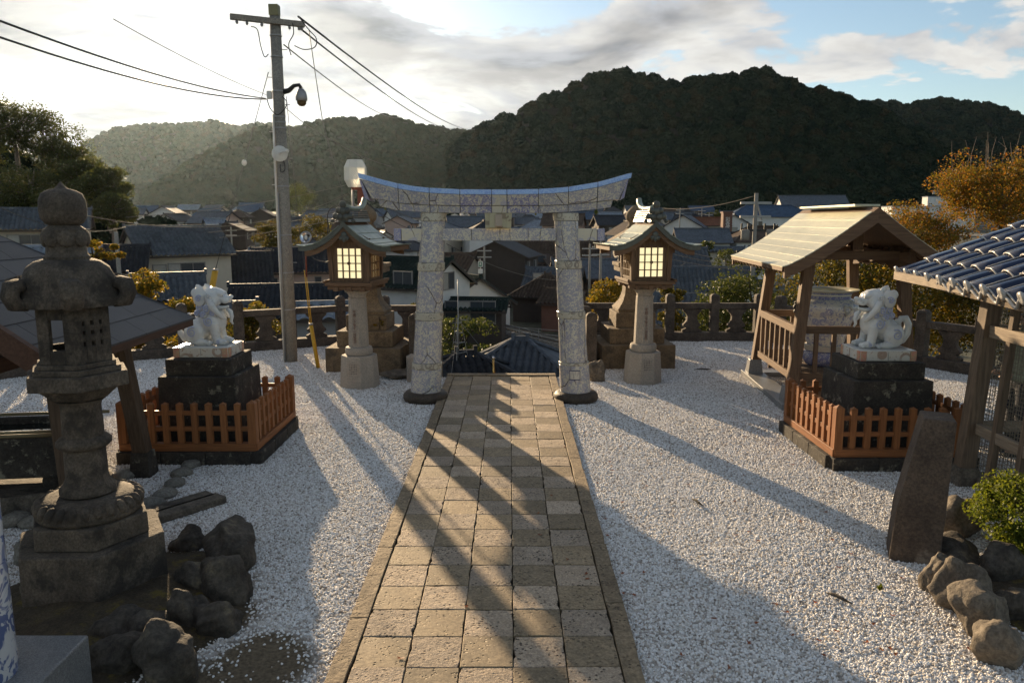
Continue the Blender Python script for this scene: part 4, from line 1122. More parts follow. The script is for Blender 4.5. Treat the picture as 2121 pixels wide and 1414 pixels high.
def pedestal(label, loc, w):
    Pd = thing('lion_pedestal', label, 'pedestal', loc, 0, 'pedestals of the guardian lions')
    MB().box((0, 0, 0.46), (0.92, 0.90, 0.92), top=(0.965, 0.965)).build('lower_block', m_blackstone, Pd, bev=0.012)
    MB().box((0, 0, 1.015), (0.76, 0.72, 0.19)).build('upper_block', m_blackstone, Pd, bev=0.01)
    pl = MB().box((0, 0, 1.175), (0.63, 0.50, 0.125)).build('porcelain_plinth', m_plinth_top, Pd, bev=0.006)
    for ang, wd, dp in ((0, 0.63, 0.25), (pi / 2, 0.50, 0.315), (pi, 0.63, 0.25), (-pi / 2, 0.50, 0.315)):
        M4 = Matrix.Rotation(ang, 4, 'Z')
        for k in range(2): MB().box(((k - 0.5) * (wd - 0.13) / 2, -dp - 0.004, 1.172), ((wd - 0.13) / 2 - 0.008, 0.012, 0.105), M=M4).build('painted_panel', m_plinth, pl, bev=0.002)
        for s in (-1, 1): MB().box((s * (wd / 2 - 0.035), -dp - 0.005, 1.172), (0.062, 0.014, 0.112), M=M4).build('plinth_border', m_plinth_edge, pl)
    return Pd
m_fence = wood('orange_stained_wood', (0.175, 0.070, 0.026), (0.29, 0.12, 0.046), axis=2, rough=0.55, var=0.3)
m_fencex = wood('orange_stained_wood_x', (0.165, 0.066, 0.025), (0.275, 0.112, 0.043), axis=0, rough=0.55, var=0.3)
m_fencey = wood('orange_stained_wood_y', (0.165, 0.066, 0.025), (0.275, 0.112, 0.043), axis=1, rough=0.55, var=0.3)
def lion_fence(label, cx, cy, w=1.45):
    F = thing('picket_fence', label, 'fence', (cx, cy, 0), 0, 'orange fences round the guardian lions')
    h = w / 2
    for ang in range(4):
        M4 = Matrix.Rotation(ang * pi / 2, 4, 'Z')
        for k in range(3):
            MB().box((-h - 0.06 + (w + 0.04) * (k + .5) / 3, -h - 0.02, 0.07), ((w + 0.04) / 3 - 0.004, 0.16, 0.15), M=M4).build('kerb_stone', m_blackstone, F, bev=0.01)
        mt = m_fencex if ang % 2 == 0 else m_fencey
        MB().box((0, -h - 0.002, 0.19), (w + 0.07, 0.10, 0.085), M=M4).build('sill', mt, F, bev=0.004)
        for z in (0.395, 0.575): MB().box((0, -h, z), (w - 0.07, 0.028, 0.052), M=M4).build('rail', mt, F, bev=0.003)
        MB().box((-h, -h, 0.46), (0.092, 0.092, 0.46), M=M4).lathe([(0.066, 0.69), (0.0, 0.725)], 4, pi / 4, c=(-h, -h, 0), M=M4, cap=False).build('corner_post', m_fence, F, bev=0.004)
        for k in range(1, 9):
            x = -h + w * k / 9
            MB().box((x, -h - 0.004, 0.455), (0.066, 0.046, 0.445), M=M4).lathe([(0.046, 0.677), (0.0, 0.70)], 4, pi / 4, c=(x, -h - 0.004, 0), M=M4, cap=False).build('picket', m_fence, F, bev=0.003)
    return F
LX, LY = -3.62, 8.97
RX, RY = 4.27, 8.75
pedestal('black stepped pedestal with porcelain plinth under the lion nearest the utility pole', (LX, LY, 0), 1)
lion('white porcelain guardian lion with open mouth near the utility pole, facing the path', (LX, LY, 1.2375), 0.0, False)
lion_fence('orange picket fence round the pedestal beside the tall stone lantern', LX, LY)
pedestal('black stepped pedestal with porcelain plinth in front of the jar pavilion', (RX, RY, 0), 1)
lion('white porcelain guardian lion with curled tail in front of the jar pavilion', (RX, RY, 1.2375), pi, True)
lion_fence('orange picket fence round the pedestal in front of the jar pavilion', RX, RY)

# ------------------------------------------------------------------ the pavilion over the porcelain jar
m_gold_copper = copper_mat('pale_gold_copper', (0.46, 0.45, 0.33), (0.54, 0.52, 0.39), 0.38)  # pale greenish gold base colour, lighter than the copper of the lantern roofs
JV = thing('jar_pavilion', 'open timber pavilion with curved copper roof sheltering the porcelain jar', 'pavilion', (4.97, 11.85, 0), R(-4))
PW, PD = 1.2, 1.62
def jz(u): return 2.07 + 0.80 * max(0.0, 1 - u) ** 1.22
m = MB(); v = []; f = []; n = 10
for k in range(-n, n + 1):
    u = abs(k) / n; x = PW * k / n
    v += [(x, -PD + .02, jz(u) - .005), (x, PD - .02, jz(u) - .005), (x, PD - .02, jz(u) - .06), (x, -PD + .02, jz(u) - .06)]
for k in range(2 * n):
    a = 4 * k; f += [(a + i, a + (i + 1) % 4, a + 4 + (i + 1) % 4, a + 4 + i) for i in range(4)]
f += [(3, 2, 1, 0), (8 * n, 8 * n + 1, 8 * n + 2, 8 * n + 3)]
jr = m.add(v, f).build('roof', m_woodx, JV)
for sgn in (-1, 1):
    for c in range(8):
        u0 = 0.07 + 0.93 * c / 8; u1 = 0.07 + 0.93 * (c + 1) / 8 + 0.006
        v = []
        for i in range(3):
            u = u0 + (u1 - u0) * i / 2; z = jz(u) + 0.004 + 0.0035 * i / 2
            for y in (-PD - 0.01, PD + 0.01): v += [(sgn * PW * u, y, z), (sgn * PW * u, y, z - 0.012)]
        f = []
        for i in range(2):
            a = 4 * i; f += [(a, a + 2, a + 6, a + 4), (a + 1, a + 5, a + 7, a + 3), (a, a + 4, a + 5, a + 1), (a + 2, a + 3, a + 7, a + 6)]
        f += [(0, 1, 3, 2), (8, 10, 11, 9)]
        MB().add(v, f).build('roof_sheet', m_gold_copper, jr)
    for k in range(15):
        y = -PD + 0.12 + (2 * PD - 0.24) * k / 14
        MB().bar((sgn * 0.5 * PW, y, jz(0.5) - 0.125), (sgn * PW * 0.97, y, jz(0.97) - 0.095), 0.045, 0.06).build('rafter', m_woodx, jr)
    for sy in (-1, 1):
        v = []; f = []; mm = 8
        for i in range(mm + 1):
            u = 0.98 * i / mm; x = sgn * PW * u; z = jz(u)
            for y in (sy * PD - .03, sy * PD + .03): v += [(x, y, z - 0.008), (x, y, z - 0.21 + 0.05 * u)]
        for i in range(mm):
            a = 4 * i; f += [(a, a + 2, a + 6, a + 4), (a + 1, a + 5, a + 7, a + 3), (a, a + 4, a + 5, a + 1), (a + 2, a + 3, a + 7, a + 6)]
        f += [(0, 1, 3, 2), (4 * mm, 4 * mm + 2, 4 * mm + 3, 4 * mm + 1)]
        MB().add(v, f).build('bargeboard', m_woodx, jr)
MB().box((0, 0, 2.895), (0.34, 2.5, 0.03)).build('ridge_cap', m_gold_copper, jr, bev=0.004)
MB().box((0, 0, 2.72), (0.10, 3.0, 0.14)).build('ridge_beam', m_woody, JV)
for sx in (-1, 1):
    for sy in (-1, 1):
        MB().bar((sx * 0.82, sy * 1.06, 0.28), (sx * 0.64, sy * 0.96, 2.22), 0.15, 0.15, (0, 1, 0)).build('post', m_wood, JV, bev=0.006)
        MB().box((sx * 0.84, sy * 1.07, 0.20), (0.25, 0.25, 0.24), top=(0.75, 0.75)).build('post_foot', m_darkgranite, JV, bev=0.005)
    MB().box((sx * 0.63, 0, 2.18), (0.11, 2.6, 0.15)).build('wall_beam', m_woody, JV, bev=0.005)
    MB().box((sx * 0.78, 0, 1.13), (0.07, 2.0, 0.11)).build('rail', m_woody, JV, bev=0.004)
    MB().box((sx * 0.80, 0, 0.44), (0.07, 2.0, 0.10)).build('rail', m_woody, JV, bev=0.004)
    for k in range(7): MB().box((sx * 0.79, -0.84 + 0.28 * k, 0.785), (0.05, 0.06, 0.60)).build('baluster', m_wood, JV, bev=0.003)
    MB().box((sx * 0.84, 0, 0.04), (0.34, 2.62, 0.09)).build('sill_stone', m_darkgranite, JV, bev=0.006)
    v = [(sx * 0.62, y, z) for y, z in ((-0.85, 2.10), (-0.85, 1.98), (-0.6, 2.0), (-0.45, 2.06), (-0.25, 2.03), (0, 2.08), (.25, 2.03), (.45, 2.06), (.6, 2.0), (.85, 1.98), (.85, 2.10))]
    m = MB(); nn = len(v); v2 = [(x + 0.04, y, z) for x, y, z in v]
    m.add(v + v2, [tuple(range(nn)), tuple(range(2 * nn - 1, nn - 1, -1))] + [(i, (i + 1) % nn, nn + (i + 1) % nn, nn + i) for i in range(nn)]).build('carved_frieze', m_woody, JV)
for sy in (-1, 1):
    MB().box((0, sy * 0.965, 2.20), (1.5, 0.12, 0.13)).build('tie_beam', m_woodx, JV, bev=0.005)
    MB().box((0, sy * 0.965, 2.45), (0.14, 0.10, 0.36)).build('king_post', m_wood, JV)
    MB().box((0, sy * 1.02, 1.13), (1.6, 0.07, 0.11)).build('rail', m_woodx, JV, bev=0.004)
    MB().box((0, sy * 1.03, 0.44), (1.6, 0.07, 0.12)).build('rail', m_woodx, JV, bev=0.004)
    for k in range(5): MB().box((-0.5 + 0.25 * k, sy * 1.025, 0.785), (0.06, 0.05, 0.60)).build('baluster', m_wood, JV, bev=0.003)
    if sy > 0: MB().box((0, 1.20, 0.04), (1.34, 0.26, 0.088)).build('sill_stone', m_darkgranite, JV, bev=0.006)
    MB().box((0, sy * 1.09, 0.26), (1.2, 0.05, 0.20)).build('skirt_board', m_woodx, JV, bev=0.004)
# jar
m_jar = glaze('jar_blue_white', (0.64, 0.61, 0.53), (0.28, 0.30, 0.44), scale=15, th=(0.53, 0.60), rough=0.16, rnd=False)
m_jar_dk = glaze('jar_deep_blue', (0.17, 0.19, 0.36), (0.46, 0.45, 0.46), scale=34, th=(0.54, 0.62), rough=0.16, rnd=False)
m_jar_in = plain('jar_inner_glaze', (0.60, 0.59, 0.46), 0.3)
J = thing('porcelain_jar', 'huge blue and white porcelain jar standing under the copper roofed pavilion', 'jar', (5.02, 12.05, 0.40))
def lat(prof, nm, mt, par=J, n=40, deg=40):
    o = MB().lathe(prof, n, cap=False).build(nm, mt, par); smooth_by_angle(o, deg); return o
lat([(0.42, 0.80), (0.47, 0.86), (0.50, 0.93), (0.49, 0.99), (0.44, 1.045), (0.36, 1.075)], 'shoulder', m_jar)
lat([(0.27, 0.33), (0.295, 0.40), (0.33, 0.55), (0.38, 0.69), (0.42, 0.80)], 'belly', m_jar)
lat([(0.36, 1.075), (0.345, 1.09), (0.345, 1.14), (0.37, 1.175)], 'neck', m_jar_dk)
lat([(0.37, 1.175), (0.455, 1.205), (0.46, 1.22), (0.44, 1.222), (0.36, 1.19), (0.335, 1.08), (0.40, 0.95)], 'rim', m_jar_in)
lat([(0.31, 0.245), (0.315, 0.25), (0.315, 0.325), (0.31, 0.33), (0.27, 0.335)], 'foot_band', m_tab)
lat([(0.26, 0.0), (0.29, 0.02), (0.335, 0.10), (0.33, 0.17), (0.29, 0.235), (0.28, 0.25)], 'foot', m_jar_dk)
for a in (R(-75),):
    g = MB(); c = Vector((0.487 * math.cos(a), 0.487 * math.sin(a), 0.93)); tdir = Vector((-math.sin(a), math.cos(a), 0))
    for k in range(3):
        pts = []
        for i in range(9):
            t_ = i / 8; b_ = k * 2 * pi / 3 + t_ * 2.6; rr = 0.075 * (1 - t_ * 0.75)
            pts.append(c + tdir * rr * math.cos(b_) + Vector((0, 0, rr * math.sin(b_))))
        g.tube(pts, [.022, .026, .026, .022, .018, .014, .010, .007, .005], 8)
    g.build('crest', m_tab, J, smooth=True)
o = MB()
o.ell((-0.49, 0, 0.93), (0.05, 0.05, 0.05)); o.ell((-0.49, 0, 0.86), (0.04, 0.04, 0.04)); o.ell((-0.49, 0, 1.0), (0.03, 0.03, 0.03))
o.build('handle', m_mouth, J, smooth=True)
o = MB().lathe([(0.50, 0.0), (0.56, 0.03), (0.56, 0.36), (0.52, 0.40), (0.0, 0.40)], 36, cap=False).build('jar_stand', stone('brown_stand_stone', (0.13, 0.10, 0.075), (0.2, 0.155, 0.115)), loc=(5.02, 12.05, 0.0)); smooth_by_angle(o, 40)
tag(o, 'round brown stone drum under the porcelain jar', 'pedestal')

# ------------------------------------------------------------------ the blue tiled shed at the right
m_btile = plain('cobalt_glazed_tile', (0.020, 0.028, 0.062), 0.22, nscale=9, amt=0.5, spec=0.5, var=0.3)
m_brim = plain('pale_tile_rim', (0.42, 0.40, 0.37), 0.3, nscale=20, amt=0.4)
m_greywood = wood('grey_weathered_wood', (0.095, 0.068, 0.047), (0.18, 0.132, 0.092), axis=2)
m_greywoody = wood('grey_weathered_wood_y', (0.17, 0.13, 0.095), (0.30, 0.24, 0.175), axis=1)
m_wire = plain('galvanised_wire', (0.20, 0.17, 0.13), 0.5, metal=0.5)
e_far = Vector((4.67, 9.15, 2.08)); e_near = Vector((3.98, 5.80, 2.08))
SH = thing('tiled_shed', 'timber shed with wire mesh sides and glossy cobalt blue tiled roof', 'shed', (4.7, 7.6, 0))
off = Vector((4.7, 7.6, 0))
dv = (e_near - e_far).normalized(); du = Vector((-dv.y, dv.x, 0)); SL = R(24)
ups = (du * math.cos(SL) + Vector((0, 0, math.sin(SL)))); nrm = dv.cross(ups); nrm = nrm if nrm.z > 0 else -nrm
MS = Matrix(((dv.x, ups.x, nrm.x, 0), (dv.y, ups.y, nrm.y, 0), (dv.z, ups.z, nrm.z, 0), (0, 0, 0, 1)))
TP, TL = 0.372, 0.315
def tile_prof(s): return 0.042 * math.cos(2 * pi * (s - 0.10)) - 0.012 * math.cos(4 * pi * (s - 0.1))
def pan_tile():
    m = MB(); n = 12; v = []; f = []
    for j, (y, lift) in enumerate(((-0.02, 0.030), (0.10, 0.022), (TL + 0.03, 0.0))):
        for i in range(n + 1):
            s = i / n; v.append((s * TP * 1.03, y, tile_prof(s) + lift))
    w = n + 1
    for j in range(2): f += [(j * w + i, j * w + i + 1, (j + 1) * w + i + 1, (j + 1) * w + i) for i in range(n)]
    k = len(v); v += [(x, y, z - 0.02) for x, y, z in v[:w]]
    f += [(i + 1, i, k + i, k + i + 1) for i in range(n)]
    m.add(v, f); me = m.mesh('tile', True); me.materials.append(m_btile)
    r_ = MB(); pts = [(s / n * TP * 1.03, -0.022, tile_prof(s / n) + 0.024) for s in range(n + 1)]
    r_.tube(pts, 0.0085, 6); r_.tube([(TP * 1.03, y, tile_prof(1.0) + l) for y, l in ((-0.02, 0.030), (0.10, 0.024), (TL, 0.006))], 0.006, 6)
    me2 = r_.mesh('tile_rim', True); me2.materials.append(m_brim)
    return me, me2
me_t, me_r = pan_tile()
cap = MB(); cap.lathe([(0.045, 0), (0.058, -0.012), (0.056, -0.028), (0.03, -0.036), (0.018, -0.030), (0.0, -0.028)], 16, M=Matrix.Translation((0.06, -0.02, 0.045)) @ Matrix.Rotation(-pi / 2, 4, 'X'), cap=False)
cap2 = MB(); pts = [(s / 10 * TP, -0.03, tile_prof(s / 10) - 0.012) for s in range(2, 11)]
cap2.tube(pts, 0.016, 7); cap.add(cap2.v, cap2.f)
me_c = cap.mesh('eave_cap', True); me_c.materials.append(m_brim)
rt = link('roof', None, None, SH)
bpy.data.objects.remove(rt)
rb = MB(); base = MB(); base.box((1.95, 1.15, -0.07), (4.1, 2.35, 0.05)); rt = base.build('roof_deck', m_greywoody, SH)
rt.matrix_local = Matrix.Translation(e_far - off) @ MS
for c in range(11):
    for q in range(7):
        o = link('tile', me_t, None, rt); o.location = (c * TP, q * TL, random.uniform(-.003, .003)); o.rotation_euler = (0, 0, random.uniform(-.01, .01))
        p = link('tile_rim', me_r, None, rt); p.location = o.location; p.rotation_euler = o.rotation_euler
    o = link('eave_cap', me_c, None, rt); o.location = (c * TP, -0.01, 0)
def sp(x, y, z): return Vector((x, y, z)) - off
wx = lambda y: 4.66 + (y - 7.57) * 0.06 + 0.04
MB().bar(sp(wx(7.57) - 0.02, 7.57, 0.16), sp(wx(7.57) + 0.14, 7.60, 2.20), 0.15, 0.14, (0, 1, 0)).build('corner_post', m_greywood, SH, bev=0.006)
MB().box(sp(wx(7.57) - 0.02, 7.57, 0.09), (0.24, 0.24, 0.19), top=(0.85, 0.85)).build('post_foot', m_oldstone, SH, bev=0.008)
for k, y in enumerate((7.18, 6.74, 6.30, 5.86)):
    MB().bar(sp(wx(y) + 0.02, y, 0.08), sp(wx(y) + 0.15, y + 0.02, 2.25), 0.065, 0.065, (0, 1, 0)).build('slat', m_greywood, SH, bev=0.004)
for z, h in ((0.60, 0.11), (1.60, 0.12)):
    MB().bar(sp(wx(7.57) + 0.02 + z * 0.05, 7.6, z), sp(wx(5.6) + 0.02 + z * 0.05, 5.6, z), 0.05, h).build('rail', m_greywoody, SH, bev=0.004)
wm = MB()
for k in range(46):
    y = 7.55 - k * 0.042
    wm.bar(sp(wx(y) + 0.09, y, 0.1), sp(wx(y) + 0.19, y, 2.0), 0.004, 0.004)
for k in range(44):
    z = 0.12 + k * 0.042
    wm.bar(sp(wx(7.55) + 0.08 + z * .055, 7.55, z), sp(wx(5.6) + 0.08 + z * .055, 5.6, z), 0.004, 0.004)
wm.build('wire_mesh', m_wire, SH)
wm = MB()
for k in range(50):
    x = 4.85 + k * 0.042; wm.bar(sp(x, 7.66, 0.1), sp(x, 7.66, 2.0), 0.004, 0.004)
for k in range(44):
    z = 0.12 + k * 0.042; wm.bar(sp(4.85, 7.66, z), sp(6.95, 7.66, z), 0.004, 0.004)
wm.build('wire_mesh', m_wire, SH)
for x in (5.35, 5.9, 6.5): MB().box(sp(x, 7.62, 1.1), (0.065, 0.065, 2.1)).build('slat', m_greywood, SH)
for z in (0.60, 1.60): MB().box(sp(5.9, 7.6, z), (2.2, 0.05, 0.11)).build('rail', wood('grey_wood_x', (0.14, 0.105, 0.075), (0.26, 0.20, 0.145), axis=0), SH)
MB().box(sp(4.86, 6.5, 0.05), (0.22, 2.3, 0.10)).build('sill_stone', m_oldstone, SH, bev=0.01)
MB().bar(sp(4.55, 9.0, 2.05), sp(4.1, 5.8, 2.05), 0.07, 0.09).build('eave_beam', m_greywoody, SH)

# ------------------------------------------------------------------ the wash basin pavilion at the left
m_slate = plain('grey_roof_plate', (0.055, 0.056, 0.062), 0.6, nscale=4, amt=0.35, var=0.35, bump=0.2, bscale=60)
m_redwood = wood('red_brown_wood', (0.065, 0.035, 0.024), (0.11, 0.06, 0.04), axis=1)
m_darkwood = wood('dark_brown_wood', (0.055, 0.036, 0.024), (0.11, 0.075, 0.05), axis=2)
CV = thing('basin_pavilion', 'low timber pavilion with grey plated roof sheltering the stone water basin', 'pavilion', (-4.9, 7.0, 0), R(1.5))
EX, RH, Y0, Y1 = 1.42, 1.02, -1.45, 1.32
for sgn in (1, -1):
    for c in range(7):
        u0, u1 = c / 7, (c + 1) / 7
        def row(u, y, dz): return (sgn * EX * (1 - u), y, 1.63 + RH * max(0.0, u) ** 1.05 + min(0.0, u) * RH + dz)
        yend = lambda u: Y1 - EX * u * 0.93
        ylen = yend(u0) - Y0; n = max(1, int(ylen / 0.52)); offs = (0.26 if c % 2 else 0.0)
        edges = [Y0] + [Y0 + offs + 0.52 * k for k in range(0 if offs else 1, n + 1) if Y0 + offs + 0.52 * k < yend(u1) - 0.1] + [None]
        for a, b_ in zip(edges[:-1], edges[1:]):
            ya0 = ya1 = a + 0.003; yb0, yb1 = (yend(u0), yend(u1)) if b_ is None else (b_ - 0.003, b_ - 0.003)
            v = [row(u0 - 0.008, ya0, 0.014), row(u0 - 0.008, yb0, 0.014), row(u1, yb1, 0.006), row(u1, ya1, 0.006)]
            v += [(x, y, z - 0.018) for x, y, z in v]
            MB().add(v, [(0, 1, 2, 3), (7, 6, 5, 4), (0, 4, 5, 1), (1, 5, 6, 2), (2, 6, 7, 3), (3, 7, 4, 0)]).build('roof_plate', m_slate, CV)
    MB().bar((sgn * EX * 0.98, Y0 + .02, 1.585), (sgn * EX * 0.98, Y1 - 0.05, 1.585), 0.06, 0.07).build('eave_board', m_redwood, CV)
    MB().bar((sgn * EX, Y0 + .03, 1.55), (0, Y0 + .03, 1.55 + RH), 0.06, 0.17).build('bargeboard', m_redwood, CV)
    for k in range(8):
        y = Y0 + 0.15 + k * 0.32
        MB().bar((sgn * EX * 0.97, y, 1.575), (0, y, 1.575 + RH * min(1, (Y1 - y) / EX / 0.93)), 0.05, 0.06).build('rafter', m_redwood, CV)
v = [(EX, Y1, 1.64), (-EX, Y1, 1.64), (0, Y1 - EX * 0.93, 1.64 + RH)]; v += [(x, y, z - 0.02) for x, y, z in v]
MB().add(v, [(0, 1, 2), (5, 4, 3), (0, 3, 4, 1), (1, 4, 5, 2), (2, 5, 3, 0)]).build('hip_plate', m_slate, CV)
MB().box((0, (Y0 + Y1 - EX * .93) / 2, 1.63 + RH + 0.035), (0.2, Y1 - EX * .93 - Y0, 0.06)).build('ridge_cap', m_slate, CV, bev=0.01)
for x, y, tx, ty in ((0.98, 0.80, 0.86, 0.66), (0.80, -0.25, 0.74, -0.25), (-0.9, 0.85, -0.8, 0.7), (-0.9, -0.9, -0.8, -0.8)):
    MB().bar((x, y, 0.25), (tx, ty, 1.70), 0.15, 0.15, (0, 1, 0)).build('post', m_darkwood, CV, bev=0.006)
    MB().box((x, y, 0.13), (0.22, 0.22, 0.27), top=(0.82, 0.82)).build('post_foot', m_blackstone, CV, bev=0.006)
for y in (-0.6, 0.6): MB().box((0, y, 1.62), (1.9, 0.09, 0.13)).build('tie_beam', m_redwood, CV)
for x in (-0.78, 0.78): MB().box((x, -0.2, 1.56), (0.09, 2.4, 0.12)).build('wall_beam', m_redwood, CV)
BS = thing('water_basin', 'dark stone wash basin full of water under the grey plated roof', 'basin', (-4.95, 7.15, 0), R(8))
m = MB(); L1, W1 = 0.78, 0.42
for s in (-1, 1):
    m.box((0, s * (W1 - 0.05), 0.52), (2 * L1, 0.10, 0.40)); m.box((s * (L1 - 0.05), 0, 0.52), (0.10, 2 * W1 - 0.2, 0.398))
m.box((0, 0, 0.36), (2 * L1 - 0.2, 2 * W1 - 0.2, 0.08))
bs = m.build('trough', m_blackstone, BS, bev=0.02)
t = NT('still_water'); v_ = t.vec(); m_water = t.done((0.02, 0.022, 0.02), 0.03, t.bump(t.noise(v_, 9, 2), 0.08, 0.01), spec=0.6)
MB().box((0, 0, 0.655), (2 * L1 - 0.19, 2 * W1 - 0.19, 0.01)).build('water', m_water, bs)
for sx in (-1, 1):
    for sy in (-1, 1): MB().ell((sx * 0.55, sy * 0.28, 0.25), (0.10, 0.08, 0.10)).build('foot', m_blackstone, BS, smooth=True)
o = MB().lathe([(0.95, 0.0), (0.95, 0.17), (0.92, 0.19), (0, 0.19)], 28, cap=False).build('plinth', m_oldstone, BS); o.scale = (1.0, 0.62, 1)
m_bamboo = plain('bamboo', (0.16, 0.13, 0.07), 0.45)
for y, z in ((-0.43, 0.735), (-0.39, 0.755), (0.43, 0.735)): MB().tube([(-L1 - 0.05, y, z), (L1 + 0.05, y, z)], 0.018, 8).build('bamboo_rail', m_bamboo, BS, smooth=True)
MB().tube([(0.45, 0.75, 0.55), (0.45, 0.6, 0.86), (0.42, 0.28, 0.90), (0.42, 0.22, 0.84)], 0.025, 8).build('spout', m_mouth, BS, smooth=True)

# ------------------------------------------------------------------ porcelain column on its grey plinth at the near left
m_cloud = glaze('cloud_painted_porcelain', (0.50, 0.51, 0.53), (0.10, 0.13, 0.26), scale=8.5, th=(0.50, 0.56), big=2.0, rough=0.12, rnd=False)
PC = thing('porcelain_column', 'blue and white cloud painted porcelain column on a grey stone plinth', 'column', (-2.77, 3.62, 0))
o = MB().lathe([(0.178, 0.36), (0.182, 0.37), (0.180, 0.7), (0.178, 1.2), (0.178, 1.9), (0.20, 2.0), (0.24, 2.1), (0.24, 2.2), (0.0, 2.22)], 40, cap=False).build('shaft', m_cloud, PC); smooth_by_angle(o, 50)
MB().box((-0.15, -0.04, 0.13), (1.0, 0.9, 0.46)).build('plinth', m_darkgranite, PC, bev=0.012)

# ------------------------------------------------------------------ leaning stone marker at the right
m_marker = stone('brown_marker_stone', (0.065, 0.048, 0.037), (0.12, 0.09, 0.068), scale=3, patch=(0.27, 0.225, 0.17), pscale=1.8, pth=(0.56, 0.7), bump=0.8, bscale=50)
m = MB()
fr = [(-0.19, -0.17), (0.16, -0.17), (0.16, 0.15), (-0.19, 0.15)]
lv = [(0.0, 0.0, 0.0), (0.45, 0.015, 0.0), (1.20, 0.135, 0.0)]
v = []
for z, cut, rr in lv: v += [(-0.19 + cut, -0.17 + cut * 0.25, z), (0.17 - rr, -0.17 + cut * 0.1, z), (0.17 - rr, 0.15, z), (-0.19 + cut, 0.15, z)]
f = [(3, 2, 1, 0), (8, 9, 10, 11)]
for k in range(2): f += [(4 * k + i, 4 * k + (i + 1) % 4, 4 * k + 4 + (i + 1) % 4, 4 * k + 4 + i) for i in range(4)]
MK = m.add(v, f).build('stone_marker', m_marker, bev=0.012, loc=(3.27, 5.85, -0.02)); MK.rotation_euler = (0, R(1.5), R(-22))
tag(MK, 'brown tapering stone marker standing in the gravel in front of the orange fence', 'marker')

# ------------------------------------------------------------------ rocks, slabs, edging
m_rock = stone('brown_grey_rock', (0.10, 0.083, 0.065), (0.19, 0.16, 0.125), scale=5, patch=(0.26, 0.22, 0.155), pscale=4, pth=(0.58, 0.72), bump=1.0, bscale=30, dist=0.012, rnd=True)
m_rock_dk = stone('dark_rock', (0.045, 0.039, 0.033), (0.105, 0.09, 0.072), scale=5, patch=(0.17, 0.14, 0.085), pscale=5, pth=(0.56, 0.70), bump=1.0, bscale=30, dist=0.012, rnd=True)
m_river = stone('smooth_river_stone', (0.17, 0.16, 0.14), (0.24, 0.225, 0.195), scale=3, bump=0.3, rough=0.7, rnd=True, var=0.4)
def rock(label, c, r3, seed, mat=None, rz=0.0, rough=0.35, group=None, sub=4, name='rock'):
    import bmesh
    bm = bmesh.new(); bmesh.ops.create_icosphere(bm, subdivisions=sub, radius=1.0)
    gq = random.Random(seed * 7 + 1)
    cuts = []
    for _ in range(11):
        nn_ = Vector((gq.gauss(0, 1), gq.gauss(0, 1), gq.gauss(0, 1))).normalized(); cuts.append((nn_, gq.uniform(0.62, 0.9)))
    for v in bm.verts:
        if rough > 0.3:
            for nn_, dd_ in cuts:
                e_ = v.co.dot(nn_) - dd_
                if e_ > 0: v.co -= nn_ * e_ * 0.93
        p = v.co.copy(); d = mnoise.noise(p * 1.1 + Vector((seed * 3.3, 0, 0))) * rough + mnoise.noise(p * 2.7 + Vector((0, seed, 0))) * rough * 0.45 + mnoise.noise(p * 6 + Vector((0, seed, 4))) * rough * 0.15
        q = p * (1 + d)
        q.z = max(q.z, -0.55)
        v.co = Vector((q.x * r3[0], q.y * r3[1], q.z * r3[2]))
    me = bpy.data.meshes.new(name); bm.to_mesh(me); bm.free()
    me.polygons.foreach_set('use_smooth', [True] * len(me.polygons))
    o = link(name, me, mat or m_rock); o.location = (c[0], c[1], c[2] + r3[2] * 0.45); o.rotation_euler = (0, 0, rz)
    return tag(o, label, 'rock', group)
GR = 'rocks edging the planting bed at the right'; GL = 'rocks round the tall stone lantern'
def rk(label, px, py, w, h, seed, mat, grp, d=None):
    c = on(px, py); k = mpp(c.y, 0.1) * (1.1 if grp == GL else 1.05); c.y += w * k * 0.35
    rock(label, c, (w * k / 2, (d or w) * k / 2, h * k / 1.45), seed, mat, seed * 1.3, group=grp)
rk('rounded brown rock behind the foot of the stone marker', 1998, 1112, 95, 85, 1, m_rock, GR)
rk('small rock touching the foot of the stone marker', 1948, 1228, 60, 75, 2, m_rock, GR)
rk('flat topped dark rock just right of the stone marker foot', 2000, 1178, 105, 55, 3, m_rock_dk, GR)
rk('large tawny boulder below the stone marker', 2008, 1272, 110, 105, 4, m_rock, GR)
rk('dark rock under the clipped shrub', 2088, 1212, 100, 72, 5, m_rock_dk, GR)
rk('pale wedge shaped boulder, third down from the marker', 2052, 1322, 115, 95, 6, m_rock, GR)
rk('lowest tawny boulder at the right edge of the yard', 2098, 1392, 110, 85, 7, m_rock, GR)
rk('low rock between shrub and wedge shaped boulder', 2105, 1290, 70, 60, 8, m_rock_dk, GR)
rk('humped dark rock at the far corner of the lantern bed', 462, 1190, 165, 85, 11, m_rock_dk, GL, 110)
rk('small rock beside the lantern base nearest the stone slabs', 378, 1142, 70, 38, 12, m_rock_dk, GL)
rk('round dark rock at the right of the lantern bed', 452, 1252, 110, 85, 13, m_rock_dk, GL)
rk('mossy dark rock between round rock and lantern base', 398, 1238, 80, 70, 14, m_rock_dk, GL)
rk('square topped rock catching the sun in the lantern bed', 372, 1312, 80, 80, 15, m_rock_dk, GL)
rk('low rough rock right of the square topped rock', 432, 1322, 95, 60, 16, m_rock_dk, GL)
rk('biggest dark rock in front of the lantern base', 335, 1425, 125, 110, 17, m_rock_dk, GL)
rk('dark rock between grey plinth and lantern base', 232, 1405, 100, 70, 18, m_rock_dk, GL)
rk('low rock at the corner of the grey plinth', 222, 1345, 100, 60, 19, m_rock_dk, GL)
rk('long low rock hidden behind the biggest dark rock', 290, 1345, 90, 55, 20, m_rock_dk, GL)
